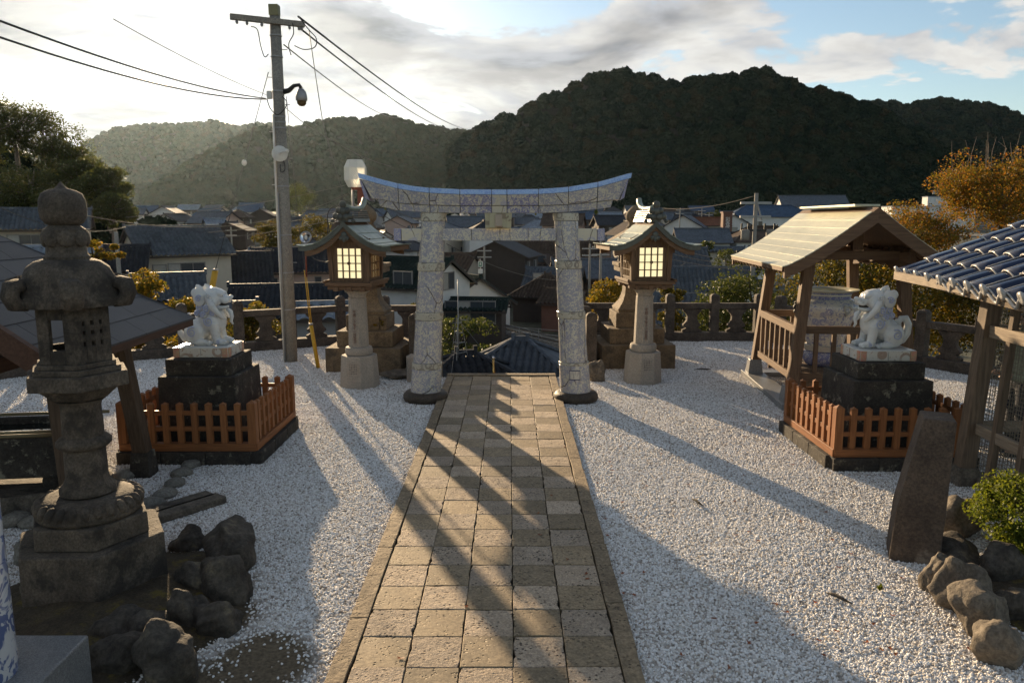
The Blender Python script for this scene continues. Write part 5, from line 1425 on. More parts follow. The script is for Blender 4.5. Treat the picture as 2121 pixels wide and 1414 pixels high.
rk('dark rock at the left end of the lantern base', 62, 1262, 60, 50, 21, m_rock_dk, GL)
rk('pale smooth stone on the gravel beside the porcelain column', 42, 1172, 42, 42, 22, m_river, GL)
m_soil = stone('mossy_soil', (0.05, 0.038, 0.024), (0.09, 0.07, 0.042), scale=6, patch=(0.13, 0.10, 0.02), pscale=5, pth=(0.55, 0.66), bump=1.0, bscale=60, dist=0.015)
m = MB(); v = []; n = 40; mm = 10
for j in range(mm + 1):
    for i in range(n):
        a = 2 * pi * i / n; rr = 1.0 * j / mm * (1 + 0.12 * mnoise.noise(Vector((math.cos(a), math.sin(a), 3))))
        v.append((rr * math.cos(a), rr * math.sin(a), 0.13 * (1 - (j / mm) ** 2) + 0.02 * mnoise.noise(Vector((rr * math.cos(a) * 5, rr * math.sin(a) * 5, 1)))))
f = [(j * n + i, (j + 1) * n + i, (j + 1) * n + (i + 1) % n, j * n + (i + 1) % n) for j in range(mm) for i in range(n)]
o = m.add(v, f).build('lantern_bed', m_soil, smooth=True, loc=(-2.85, 4.95, 0.0)); tag(o, kind='structure', label='low mossy mound of soil under the tall stone lantern')
o = m.build('shrub_bed', m_soil, smooth=True, loc=(4.35, 5.0, 0.0)); tag(o, kind='structure', label='low mound of soil under the clipped shrub')
# two plank-like slabs and a row of edging stones
for k, (px, py, lab) in enumerate(((365, 1055, 'grey stone slab nearer the tall lantern'), (393, 1058, 'grey stone slab on the gravel nearer the path'))):
    c = on(px, py)
    o = MB().box((0, 0, 0.035), (0.19, 0.72 - 0.06 * k, 0.07)).build('stone_slab', m_oldstone, bev=0.012, loc=c, rz=R(-38)); tag(o, lab, 'slab', 'stone slabs beside the edging')
for k, (px, py, w, lab) in enumerate(((312, 1050, 52, 'edging stone nearest the tall lantern, greenish'), (342, 1030, 46, 'second edging stone from the tall lantern'), (362, 1006, 40, 'middle edging stone of the short row by the slabs'), (377, 985, 40, 'fourth edging stone from the tall lantern'), (396, 967, 36, 'edging stone nearest the orange fence'), (30, 1085, 60, 'edging stone beside the porcelain column'), (75, 1087, 55, 'edging stone left of the lantern base'), (258, 990, 44, 'edging stone behind the lantern shaft'), (300, 950, 44, 'flat edging stone along the orange fence kerb'), (345, 955, 40, 'low edging stone in front of the orange fence'))):
    c = on(px, py); s = w * mpp(c.y, 0) / 2
    rock(lab, c, (s * 1.15, s * 0.85, s * 0.62), 40 + k, m_river, R(45), 0.18, 'edging stones at the wash basin', 2, 'edging_stone')

# ------------------------------------------------------------------ plants
def leaves(c, r3, n, size, seed, clumps=30, shell=0.55, droop=0.0, asp=0.6):
    """random leaf quads gathered in clumps through an ellipsoid"""
    g = np.random.default_rng(seed)
    d = g.normal(size=(clumps, 3)); d /= np.linalg.norm(d, axis=1)[:, None]
    cc = d * (g.uniform(shell, 1.0, clumps)[:, None]) * np.array(r3)
    cr = g.uniform(0.22, 0.42, clumps) * min(r3[0], r3[2]) * 1.25
    k = g.integers(0, clumps, n)
    o = g.normal(size=(n, 3)); o /= np.linalg.norm(o, axis=1)[:, None]
    p = cc[k] + o * (cr[k] * g.uniform(0.35, 1.0, n) ** 0.6)[:, None] * np.array((1.15, 1.15, 0.75))
    p += np.array(c)
    a = g.normal(size=(n, 3)); a /= np.linalg.norm(a, axis=1)[:, None]
    b_ = np.cross(a, g.normal(size=(n, 3))); b_ /= np.linalg.norm(b_, axis=1)[:, None]
    s = size * g.uniform(0.6, 1.25, n)
    a *= (s * 0.5)[:, None]; b_ *= (s * 0.5 * asp)[:, None]
    v = np.stack([p - a, p + b_ * 0.9, p + a, p - b_ * 0.9], axis=1).reshape(-1, 3)
    f = np.arange(n * 4).reshape(-1, 4)
    return v, f, cc + np.array(c)
m_bark = stone('bark', (0.05, 0.038, 0.028), (0.10, 0.08, 0.06), scale=6, bump=1.0, bscale=40, rnd=True)
m_bark_pale = stone('pale_bark', (0.16, 0.13, 0.10), (0.26, 0.21, 0.16), scale=6, bump=0.8, bscale=40, rnd=True)
L_autumn = leafmat('autumn_leaf', [(0.22, 0.10, 0.015), (0.16, 0.105, 0.016), (0.075, 0.075, 0.015), (0.23, 0.085, 0.018), (0.12, 0.095, 0.016), (0.05, 0.048, 0.012)], 0.45)
L_olive = leafmat('olive_leaf', [(0.065, 0.065, 0.014), (0.10, 0.085, 0.016), (0.04, 0.047, 0.012), (0.14, 0.09, 0.018)], 0.42)
L_gold = leafmat('golden_leaf', [(0.17, 0.115, 0.014), (0.22, 0.14, 0.016), (0.10, 0.09, 0.015), (0.065, 0.075, 0.014)], 0.45)
L_green = leafmat('dark_green_leaf', [(0.035, 0.05, 0.014), (0.055, 0.07, 0.018), (0.08, 0.09, 0.025), (0.045, 0.055, 0.02)], 0.35, 0.35)
L_shrub = leafmat('boxwood_leaf', [(0.07, 0.10, 0.015), (0.10, 0.13, 0.02), (0.14, 0.15, 0.022), (0.05, 0.075, 0.012)], 0.45, 0.35)
L_hill = leafmat('evergreen_leaf', [(0.035, 0.048, 0.016), (0.055, 0.068, 0.022), (0.08, 0.082, 0.026), (0.042, 0.05, 0.017)], 0.45, 0.4)
def tree(label, c, r3, n, size, seed, mat, ground, cat='tree', clumps=34, bark=None, group=None, name='tree', shell=0.5, limbs=9, tr=0.06, twigs=0, asp=0.6, crown='crown'):
    c = Vector(c); base = Vector((c.x + r3[0] * 0.1, c.y, ground))
    T_ = thing(name, label, cat, base, 0, group)
    loc = c - base
    v, f, cc = leaves(loc, r3, n, size, seed, clumps, shell, asp=asp)
    np_mesh(crown, v, f, mat, T_)
    g = random.Random(seed); m = MB()
    fork = Vector((loc.x * 0.6, 0, max(0.15, loc.z - r3[2] * 0.75)))
    m.tube([(0, 0, -0.1), fork * 0.5 + Vector((g.uniform(-.1, .1) * r3[0], 0, 0)), fork, fork * 0.35 + loc * 0.65, loc + Vector((0, 0, r3[2] * .4))], [tr * 1.4, tr * 1.1, tr, tr * .6, tr * .15], 8)
    m.build('trunk', bark or m_bark, T_, smooth=True)
    for k in range(min(limbs, len(cc))):
        e = Vector(cc[k]); s = fork.lerp(loc, g.uniform(0, .6)); md = s.lerp(e, .5) + Vector((0, 0, r3[2] * .12))
        MB().tube([s, md, e, e + (e - s) * .2], [tr * .55, tr * .4, tr * .2, tr * .06], 6).build('limb', bark or m_bark, T_, smooth=True)
    if twigs:
        tw = MB()
        for k in range(twigs):
            a = g.uniform(-1, 1); p = loc + Vector((a * r3[0] * .8, g.uniform(-.4, .4) * r3[1], r3[2] * (0.75 - .3 * abs(a))))
            tw.tube([p, p + Vector((g.uniform(-.1, .1), 0, .35 * r3[2])), p + Vector((g.uniform(-.18, .18), 0, g.uniform(.5, .85) * r3[2]))], [.010, .008, .004], 5)
        tw.build('bare_twigs', m_bark_pale, T_)
    return T_
# autumn trees beyond the balustrade at the right
GA = 'autumn trees beyond the right balustrade'
tree('tall autumn tree with bare upright twigs at the right edge', at(2075, 400, 22), (1.9, 1.5, 1.15), 22000, 0.075, 31, L_autumn, -2.6, group=GA, limbs=12, twigs=26, clumps=90)
tree('orange autumn tree between the jar pavilion roof and the blue tiled roof', at(1885, 505, 20), (1.45, 1.2, 0.95), 16000, 0.07, 32, L_autumn, -2.4, group=GA, clumps=70, limbs=12)
tree('olive and gold tree behind the right guardian lion', at(1890, 630, 18.5), (2.0, 1.2, 1.3), 17000, 0.08, 33, L_gold, -2.2, group=GA, clumps=90)
tree('olive leaved tree behind the jar', at(1720, 600, 19.5), (1.3, 1.0, 1.3), 9000, 0.085, 34, L_olive, -2.4, group=GA)
tree('yellow tipped tree at the far right behind the shed', at(2060, 640, 17.5), (1.3, 1.0, 1.2), 8000, 0.085, 35, L_olive, -2.0, group=GA)
GB = 'trees and bushes below the balustrade'
tree('broad green tree above the right balustrade beside the jar pavilion', at(1560, 640, 20.5), (1.35, 1.1, 1.05), 10000, 0.085, 36, L_green, -2.6, group=GB, clumps=40)
tree('lower green tree over the right balustrade, nearer the lantern', at(1478, 670, 20), (0.85, 0.8, 0.75), 5000, 0.08, 37, L_green, -2.6, group=GB)
tree('golden bush between torii and sunlit lantern', at(1257, 622, 18.5), (0.48, 0.45, 0.62), 5200, 0.062, 38, L_gold, -1.4, cat='bush', group=GB, tr=0.03)
tree('narrow green and gold bush right of the sunlit lantern', at(1392, 640, 18.5), (0.34, 0.4, 0.80), 4200, 0.062, 39, L_olive, -1.4, cat='bush', group=GB, tr=0.03)
tree('gold leaved bush behind the tall lantern roof', at(290, 590, 17), (0.42, 0.5, 0.36), 2600, 0.07, 40, L_gold, -1.4, cat='bush', group=GB, tr=0.03)
tree('gold leaved bush between the neck of the tall lantern and the houses', at(190, 520, 17), (0.7, 0.5, 0.28), 2200, 0.07, 41, L_gold, -1.4, cat='bush', group=GB, tr=0.03, clumps=12)
tree('gold leaved bush left of the tall lantern', at(30, 560, 16), (0.6, 0.5, 0.4), 2600, 0.07, 42, L_gold, -1.4, cat='bush', group=GB, tr=0.03)
tree('green and gold bush seen through the balustrade left of the lion', at(310, 715, 15.9), (0.75, 0.4, 0.42), 4200, 0.07, 43, L_gold, -1.2, cat='bush', group=GB, tr=0.03)
tree('glossy green bush seen through the balustrade right of the lion', at(522, 690, 17.3), (0.55, 0.4, 0.55), 4200, 0.07, 44, L_olive, -1.4, cat='bush', group=GB, tr=0.03)
tree('gold topped bush above the balustrade between lion and pole', at(520, 648, 17.6), (0.36, 0.4, 0.26), 2000, 0.07, 45, L_gold, -1.4, cat='bush', group=GB, tr=0.03)
tree('low bush behind the lion pedestal', at(378, 640, 16.5), (0.4, 0.4, 0.3), 2000, 0.07, 46, L_gold, -1.4, cat='bush', group=GB, tr=0.03)
tree('climbing plant between left stair rail and torii pillar', at(857, 690, 17.5), (0.22, 0.5, 0.7), 2600, 0.07, 47, L_olive, -1.6, cat='bush', group=GB, tr=0.03)
tree('little plant on the stepped base of the left stone lantern', at(785, 668, 13.6), (0.10, 0.1, 0.08), 160, 0.035, 48, L_gold, 0.85, cat='plant', tr=0.006, limbs=4, clumps=7, name='small_plant')
# clipped shrub
tree('clipped glossy green shrub above the rocks at the right', at(2128, 1066, 5.75), (0.34, 0.36, 0.27), 14000, 0.030, 49, L_shrub, 0.05, cat='shrub', clumps=70, shell=0.75, tr=0.03, name='shrub', asp=0.7)
# weeds, fallen leaves, twigs in the gravel
tuft(None, on(1822, 1222), 18, 0.06, L_shrub, 'weed', False, 8, 0.012); tag(bpy.data.objects['weed'], 'small green weed growing in the gravel', 'weed')
L_fallen = leafmat('fallen_leaf', [(0.20, 0.05, 0.02), (0.26, 0.09, 0.03), (0.14, 0.05, 0.025)], 0.2)
g = random.Random(12); m = MB()
for k in range(150):
    px, py = (g.uniform(640, 2050), g.uniform(860, 1400)) if k % 3 else (g.choice((1235, 870, 1195)) + g.uniform(-25, 60), g.uniform(880, 1330))
    c = on(px, py, 0.045 if 800 < px < 1250 else 0.02); a = g.uniform(0, 6.28)
    if -0.98 < c.x < 0.7 and g.random() < 0.8: continue
    for q in range(5):
        b_ = a + (q - 2) * 0.75; l = g.uniform(.018, .03); d = Vector((math.cos(b_), math.sin(b_), 0.2)); s = Vector((-d.y, d.x, 0)) * .006
        m.add([c, c + d * l * .5 + s, c + d * l, c + d * l * .5 - s], [(0, 1, 2, 3)])
tag(m.build('fallen_leaves', L_fallen), 'small red brown maple leaves scattered over the gravel', kind='stuff')
for px, py, l, a, lab in ((1738, 1238, 0.10, 2.2, 'dark curled leaf on the sunlit gravel right of the path'), (1445, 1040, 0.10, 1.9, 'short dark twig lying in the shadow right of the path'), (1455, 765, 0.16, 0.1, 'dark twig on the gravel near the right balustrade')):
    c = on(px, py, 0.02)
    o = MB().tube([(-l, 0, 0), (-l * .3, .01, .012), (l * .4, -.008, .008), (l, .01, 0.004)], [.004, .012, .014, .003], 6).build('twig', m_rock_dk, loc=c, rz=a, smooth=True); tag(o, lab, 'twig')

# ------------------------------------------------------------------ wooded hill at the left with big trees
HL = [(-200, 330), (-80, 300), (0, 300), (60, 325), (130, 360), (180, 395), (240, 425), (300, 452), (330, 470)]
mountain('hill_left', HL, 125, 80, -5.0, 33, 0.055, 2.6, 'steep wooded hillside at the left edge', 'evergreen undergrowth on the hillside at the left edge')
GT = 'big evergreens on the hillside at the left'
for k, (px, py, D, rx, rz_, lab) in enumerate(((-60, 270, 105, 6.0, 4.6, 'huge evergreen cut by the left edge of the view'), (25, 262, 110, 5.2, 4.2, 'tallest evergreen crown at the left edge'), (90, 290, 112, 4.2, 3.6, 'evergreen with rounded crown, second from the left edge'), (135, 335, 108, 3.8, 3.4, 'thin crowned evergreen showing its bare trunk and sky'), (165, 372, 100, 3.0, 2.6, 'smaller evergreen standing between the two thin ones'), (218, 385, 92, 3.2, 2.3, 'spreading evergreen reaching furthest right on the hillside'), (232, 432, 86, 3.0, 1.7, 'low spreading evergreen above the tiled roofs'), (60, 385, 98, 4.5, 3.2, 'dark evergreen below the tallest crowns'), (130, 430, 90, 3.0, 2.2, 'dark evergreen just above the roof behind the lantern finial'))):
    c = at(px, py, D)
    tree(lab, c, (rx, rx * .8, rz_), 6500, 0.36, 60 + k, L_hill, c.z - rz_ - 7, group=GT, clumps=44, tr=0.28, limbs=14, bark=m_bark_pale, name='evergreen_tree', shell=0.45)
for k, (px, py, D, rx, rz_, lab) in enumerate(((560, 490, 82, 1.6, 1.6, 'round bush left of the pole among the roofs'), (635, 478, 85, 2.9, 1.7, 'broad olive tree right of the pole among the roofs'), (620, 420, 260, 6, 6, 'small wood at the foot of the ridge behind the pole'), (1455, 520, 100, 1.2, 1.5, 'dark clipped tree in front of the long wall'), (1505, 545, 85, 1.2, 1.8, 'dark conical tree left of the jar pavilion roof'), (1550, 548, 80, 1.3, 1.6, 'dark round tree under the jar pavilion eave'), (1475, 450, 190, 2.5, 1.6, 'pale green tree beside the brick tower'), (840, 730, 40, 2.0, 1.4, 'dark hedge bush below the left torii pillar'), (950, 705, 44, 2.6, 1.5, 'dark green bushes under the dark timber house'))):
    c = at(px, py, D)
    tree(lab, c, (rx, rx, rz_), 3500, 0.10 + D * 0.0016, 80 + k, L_olive if k < 2 else L_green, valley(c.x, c.y), group='trees among the town roofs', clumps=24, tr=0.12, limbs=6, name='town_tree')

# ------------------------------------------------------------------ utility pole, posts, lamps
m_conc = stone('weathered_concrete', (0.23, 0.215, 0.19), (0.31, 0.29, 0.255), scale=1.5, bump=0.4, bscale=60, dist=0.003, rough=0.85)
m_steel = plain('galvanised_steel', (0.30, 0.30, 0.30), 0.45, metal=0.6)
m_black = plain('black_rubber', (0.018, 0.018, 0.018), 0.5)
m_white = plain('white_plastic', (0.62, 0.61, 0.57), 0.45)
m_yellow = plain('yellow_guard', (0.52, 0.30, 0.02), 0.45, nscale=12, amt=0.35)
m_red = plain('red_brown_paint', (0.20, 0.055, 0.03), 0.5)
m_chrome = plain('chrome', (0.6, 0.6, 0.62), 0.12, metal=1.0)
PX, PY_ = -4.27, 14.45
UP = thing('utility_pole', 'tall concrete utility pole with crossarm, dome camera and dish', 'pole', (PX, PY_, 0), 0)
ztp = zat(34, PY_)
MB().tube([(0, 0, -0.3), (0, 0, 2.0), (0, 0, ztp)], [0.125, 0.118, 0.095], 20).build('shaft', m_conc, UP, smooth=True)
MB().box((0.0, -0.02, ztp + 0.09), (0.17, 0.17, 0.19)).build('pole_cap', plain('olive_cap', (0.20, 0.19, 0.10), 0.6), UP, bev=0.01)
Mc = Matrix.Translation((0, -0.12, zat(48, PY_))) @ Matrix.Rotation(R(26), 4, 'Z')
ca = MB().box((-0.09, 0, 0), (1.28, 0.085, 0.095), M=Mc).build('crossarm', m_conc, UP, bev=0.004)
for x in (-0.62, -0.45, -0.2, 0.28, 0.45, 0.5):
    MB().lathe([(0.02, 0), (0.028, -0.03), (0.015, -0.06)], 10, M=Mc @ Matrix.Translation((x, 0, -0.05))).build('insulator', m_steel, ca, smooth=True)
for z in (1.0, 1.7, 2.4, 3.3, 4.35, 4.45, 4.55, 5.0, 5.6, ztp - 0.35):
    MB().lathe([(0.13 - z * 0.004, z), (0.134 - z * 0.004, z + 0.005), (0.134 - z * 0.004, z + 0.02), (0.13 - z * .004, z + 0.025)], 20).build('strap', m_steel, UP)
MB().tube([(-0.10, -0.10, 0.05), (-0.10, -0.10, 3.6), (-0.09, -0.09, 4.6)], 0.018, 8).build('conduit', m_white, UP, smooth=True)
MB().tube([(-0.06, -0.125, 0.05), (-0.06, -0.125, 3.2)], 0.013, 8).build('conduit', m_steel, UP, smooth=True)
for k in range(9):
    z = 1.9 + k * 0.48; s = -1 if k % 2 else 1
    MB().tube([(s * 0.10, 0, z), (s * 0.20, 0, z)], 0.008, 6).build('step_bolt', m_steel, UP)
zc_ = zat(188, PY_)
cm = MB().tube([(0.10, 0, zc_ - 0.02), (0.2, -0.02, zc_ + 0.0), (0.30, -0.04, zc_ + 0.08), (0.40, -0.05, zc_ + 0.09), (0.43, -0.05, zc_ + 0.03)], [0.05, 0.045, 0.035, 0.032, 0.035], 10).build('camera_arm', m_black, UP, smooth=True)
o = MB().lathe([(0.0, 0.03), (0.05, 0.02), (0.085, -0.03), (0.105, -0.12), (0.105, -0.18), (0.095, -0.19)], 20, c=(0.43, -0.05, zc_), cap=False).build('camera_housing', m_steel, cm, smooth=True)
MB().lathe([(0.085, -0.19), (0.08, -0.24), (0.05, -0.275), (0, -0.285)], 20, c=(0.43, -0.05, zc_), cap=False).build('camera_dome', plain('smoked_dome', (0.10, 0.07, 0.03), 0.08), cm, smooth=True)
zd = zat(320, PY_)
Md = Matrix.Translation((0.02, -0.17, zd)) @ Matrix.Rotation(R(90), 4, 'X') @ Matrix.Rotation(R(8), 4, 'Y')
ds = MB().lathe([(0.0, 0.03), (0.08, 0.02), (0.14, -0.005), (0.145, -0.008), (0.08, 0.008), (0.0, 0.018)], 26, M=Md, cap=False).build('dish', m_white, UP, smooth=True)
MB().tube([(0.02, -0.19, zd), (0.10, -0.30, zd + 0.02), (0.17, -0.28, zd + 0.04)], 0.012, 6).ell((0.18, -0.27, zd + 0.04), 0.04).build('feed_horn', m_white, ds, smooth=True)
MB().box((-0.15, -0.05, zat(198, PY_)), (0.09, 0.08, 0.14)).build('junction_box', m_white, UP, bev=0.01)
def loop(par, pts, r_=0.009, name='cable_loop'):
    P_ = []
    n = len(pts)
    for k in range(n - 1):
        a, b_, c, d = (Vector(pts[max(k - 1, 0)]), Vector(pts[k]), Vector(pts[k + 1]), Vector(pts[min(k + 2, n - 1)]))
        for i in range(6):
            t = i / 6; P_.append(0.5 * ((2 * b_) + (-a + c) * t + (2 * a - 5 * b_ + 4 * c - d) * t * t + (-a + 3 * b_ - 3 * c + d) * t ** 3))
    P_.append(Vector(pts[-1]))
    return MB().tube(P_, r_, 6).build(name, m_black, par, smooth=True)
def pp(px, py, dy=-0.15): 
    q = at(px, py, PY_ + dy); return (q.x - PX, q.y - PY_, q.z)
loop(UP, [pp(617, 33), pp(638, 60), pp(655, 80), pp(652, 98), pp(630, 103), pp(610, 95)])
loop(UP, [pp(520, 55), pp(533, 62), pp(540, 95), pp(548, 118), pp(556, 112)])
loop(UP, [pp(606, 48), pp(608, 70), pp(598, 92), pp(603, 115)])
loop(UP, [pp(553, 205), pp(560, 225), pp(575, 238), pp(590, 225), pp(594, 212), pp(585, 200)])
loop(UP, [pp(578, 322), pp(588, 335), pp(590, 352), pp(582, 356), pp(580, 340)])
# guy guards
b0 = on(660, 762); b1 = at(644, 672, b0.y - 0.05); b2 = at(632, 560, b0.y - 0.1)
GG = thing('guy_guard', 'yellow guy wire guard standing left of the stepped lantern base', 'guard', b0, 0, 'yellow guy wire guards')
MB().tube([(0, 0, -0.05), b1 - b0], [0.038, 0.035], 12).build('sleeve', m_yellow, GG, smooth=True)
MB().tube([b1 - b0 - Vector((0, 0, .01)), b1 - b0 + Vector((0, 0, .025))], 0.04, 12).build('collar', m_steel, GG, smooth=True)
for s in (-1, 1): MB().tube([b1 - b0 + Vector((s * .014, 0, 0)), b2 - b0 + Vector((s * .014, 0, 0))], 0.009, 8).build('rod', m_yellow, GG, smooth=True)
q0 = at(420, 640, 17.5); q1 = at(446, 560, 17.4)
GG = thing('guy_guard', 'yellow guy wire guard sticking up behind the head of the left lion', 'guard', q0, 0, 'yellow guy wire guards')
MB().tube([(-.25, 0, -1.5), q1 - q0], [0.075, 0.07], 12).build('sleeve', m_yellow, GG, smooth=True)
MB().lathe([(0.075, 0), (0.08, 0.01), (0.06, 0.03), (0, 0.04)], 12, c=q1 - q0, cap=False).build('cap', m_steel, GG, smooth=True)
# floodlight held on the rods
fl = at(634, 492, b0.y - 0.1)
FL = thing('floodlight', 'round silver floodlight on a bent red bracket above the yellow guard', 'floodlight', (fl.x, fl.y, fl.z))
Mf = Matrix.Rotation(R(78), 4, 'X') @ Matrix.Rotation(R(-10), 4, 'Y')
MB().lathe([(0.03, -0.12), (0.06, -0.10), (0.10, -0.03), (0.105, 0.02), (0.098, 0.022), (0.06, -0.04), (0.0, -0.06)], 24, M=Mf, cap=False).build('reflector', m_chrome, FL, smooth=True)
MB().lathe([(0.098, 0.012), (0.112, 0.016), (0.112, 0.028), (0.095, 0.03)], 24, M=Mf, cap=False).build('rim', m_steel, FL, smooth=True)
MB().ell((0, 0, 0.0), (.03, .03, .045)).build('bulb', m_white, FL, smooth=True)
MB().tube([(0.0, 0.05, -0.08), (-0.03, 0.04, -0.14), (0.0, 0.02, -0.24), (0.03, 0.0, -0.30), (-0.02, 0, -0.33), (-0.02, 0, -0.70)], 0.014, 8).build('bracket', m_red, FL, smooth=True)
loop(FL, [(0.03, 0, -0.25), (0.15, -0.05, -0.38), (0.4, -0.2, -0.42), (0.6, -0.5, -0.30)], 0.010, 'cable')
# red post with octagonal glass lamp
rp = at(757, 690, 15.1)
RPo = thing('lamp_post', 'red brown post with octagonal glass lamp behind the left wooden lantern', 'lamp post', (rp.x, rp.y, 0))
zl0 = zat(388, 15.1); zl1 = zat(331, 15.1)
MB().box((0, 0, zl0 / 2), (0.13, 0.13, zl0)).build('post', m_red, RPo, bev=0.01)
t = NT('ribbed_lamp_glass'); v_ = t.vec()
wv = t.N.new('ShaderNodeTexWave'); t.L.new(v_, wv.inputs[0]); wv.inputs['Scale'].default_value = 14; wv.bands_direction = 'DIAGONAL'
t.done((0.85, 0.85, 0.78), 0.25, t.bump(wv.outputs[1], 0.4, 0.01)); t.b.inputs['Transmission Weight'].default_value = 0.35
m_lampglass = t.m
Hh = zl1 - zl0
lm = MB().lathe([(0.15, 0), (0.22, Hh * .26), (0.22, Hh * .72), (0.15, Hh)], 8, pi / 8, c=(-0.10, 0, zl0)).build('lamp', m_lampglass, RPo)
MB().lathe([(0.075, -0.05), (0.10, 0.0)], 8, pi / 8, c=(-0.10, 0, zl0)).build('lamp_collar', m_red, lm)
for z in (zl0 - 0.35, zl0 - 0.75): MB().box((0.10, -0.02, z), (0.10, 0.08, 0.10)).build('junction_box', m_black, RPo, bev=0.008)
MB().tube([(-0.17, 0, zl0 - 1.6), (-0.17, 0, zl0 - 0.05)], 0.02, 8).build('conduit', m_steel, RPo, smooth=True)
loop(RPo, [(-0.3, -.1, zl0 - .55), (-0.62, -.2, zl0 - .75), (-0.55, -.2, zl0 - 1.05), (-0.25, -.1, zl0 - 1.12), (0, 0, zl0 - .9)], .012)
loop(RPo, [(-0.1, -.1, zl0 - .4), (-0.45, -.2, zl0 - .35), (-0.62, -.25, zl0 - .6), (-0.45, -.3, zl0 - 1.3), (-0.3, -.4, zl0 - 1.5)], .012)
# brass handrail post in the middle of the stairs
hp = at(1022, 786, 13.2); hz = zat(742, 13.2)
HR = thing('handrail', 'slim brass handrail post at the head of the stairs', 'handrail', (hp.x, 13.2, hp.z - 0.2))
m_brass = plain('brass', (0.50, 0.33, 0.12), 0.25, metal=1.0)
MB().tube([(0, 0, 0), (0, 0, hz - hp.z + 0.2)], 0.019, 12).build('post', m_brass, HR, smooth=True)
MB().ell((0, 0, hz - hp.z + 0.21), 0.027).build('knob', m_chrome, HR, smooth=True)
MB().tube([(0, 0.02, hz - hp.z + .12), (0, 3.0, hz - hp.z - 1.45)], 0.017, 10).build('rail', m_brass, HR, smooth=True)
# stump of a stone post and slab at the left stair head
small_post('short grey stone post between the left torii pillar and the stair rail', on(852, 792) + Vector((0, 0.1, 0)), 0.48, 0.17, m_granite, 0.2)
rk('flat stone half buried beside the left torii pillar', 830, 786, 85, 14, 51, m_rock, 'stones at the stair head')
rk('mossy lump of rock right of the right torii pillar', 1236, 790, 34, 40, 52, m_rock, 'stones at the stair head')

# ------------------------------------------------------------------ overhead cables
def cable(label, pts, r_, mat=None, sag=0.0, n=22):
    P_ = []
    for (a, b_) in zip(pts[:-1], pts[1:]):
        a = Vector(a); b_ = Vector(b_)
        for i in range(n): 
            t = i / n; P_.append(a.lerp(b_, t) - Vector((0, 0, sag * 4 * t * (1 - t))))
    P_.append(Vector(pts[-1])); c0 = P_[0].copy()
    o = MB().tube([p - c0 for p in P_], r_, 5).build('overhead_cable', mat or m_black, smooth=True, loc=c0)
    return tag(o, label, 'cable', 'overhead cables')
cable('upper twisted cable running from the left edge to the pole', [at(-140, -10, 6), at(550, 204, PY_)], 0.011, sag=0.12)
cable('lower twisted cable running from the left edge to the pole', [at(-140, 28, 6.4), at(552, 206, PY_)], 0.011, sag=0.16)
cable('thin cable crossing the glare from the upper left to the pole', [at(235, 40, 9), at(555, 198, PY_)], 0.005, sag=0.05)
cable('thick cable from the right end of the crossarm towards the mountain', [at(618, 35, PY_), at(984, 268, 75)], 0.02, sag=0.6)
cable('second cable leaving the crossarm below the thick one', [at(606, 47, PY_), at(945, 266, 75)], 0.018, sag=0.6)
cable('third cable leaving the pole under the crossarm towards the ridge', [at(588, 93, PY_), at(832, 242, 70)], 0.013, sag=0.5)
cable('low thin cable dropping from the pole to the torii end', [at(590, 222, PY_), at(690, 292, 14.6), at(810, 345, 16)], 0.006, sag=0.05)
cable('black cable dropping from the crossarm to the left lantern', [at(640, 62, PY_), at(668, 250, 14.3), at(707, 390, 14.5), at(715, 455, 14.6)], 0.008, sag=0.04)
cable('thin guy wire slanting left from the pole past the ball insulator', [at(556, 150, PY_), at(506, 335, 15.8), at(446, 560, 17.4)], 0.007)
o = MB().ell((0, 0, 0), (.05, .05, .065)).build('guy_insulator', m_white, smooth=True, loc=at(506, 337, 15.8)); tag(o, 'white ball insulator on the thin guy wire left of the pole', 'insulator')
cable('guy wire falling right of the pole behind the dish', [at(593, 200, PY_), at(618, 460, 14.9), at(632, 560, b0.y - .1)], 0.006)
m_wirep = plain('pale_cable', (0.13, 0.12, 0.11), 0.8, spec=0.1)
for k, (a, b_, D1, D2, sg, lab) in enumerate((((150, 440), (720, 402), 45, 60, 1.6, 'pale cable sagging over the white house to the lantern'), ((430, 482), (745, 425), 60, 60, .3, 'pale cable behind the pole at roof level'), ((455, 492), (745, 440), 58, 60, .3, 'lowest pale cable behind the pole at roof level'), ((-20, 420), (260, 470), 30, 42, .6, 'pale cable crossing behind the lantern finial'), ((260, 450), (730, 380), 80, 90, .6, 'highest pale cable crossing below the hazy hills'), ((1360, 430), (1568, 404), 80, 60, .5, 'cable from the lantern ridge to the far pole'), ((1400, 516), (1760, 545), 60, 45, .5, 'upper cable of the band crossing the long wall'), ((1380, 523), (1760, 552), 60, 45, .5, 'middle cable of the band crossing the long wall'), ((1370, 532), (1760, 560), 60, 45, .5, 'lower cable of the band crossing the long wall'), ((760, 400), (890, 455), 40, 60, .4, 'upper cable behind the left end of the torii beam'), ((765, 425), (890, 480), 40, 60, .4, 'lower cable behind the left end of the torii beam'), ((925, 505), (1150, 580), 50, 70, .5, 'cable crossing the roofs seen through the torii'), ((1240, 590), (1420, 545), 60, 70, .5, 'cable between torii pillar and sunlit lantern'), ((1530, 700), (1600, 560), 19, 30, 0, 'guy wire slanting up from the right balustrade'))):
    cable(lab, [at(*a, D1), at(*b_, D2)], 0.00034 * (D1 + D2) / 2 + 0.004, m_wirep, sg)

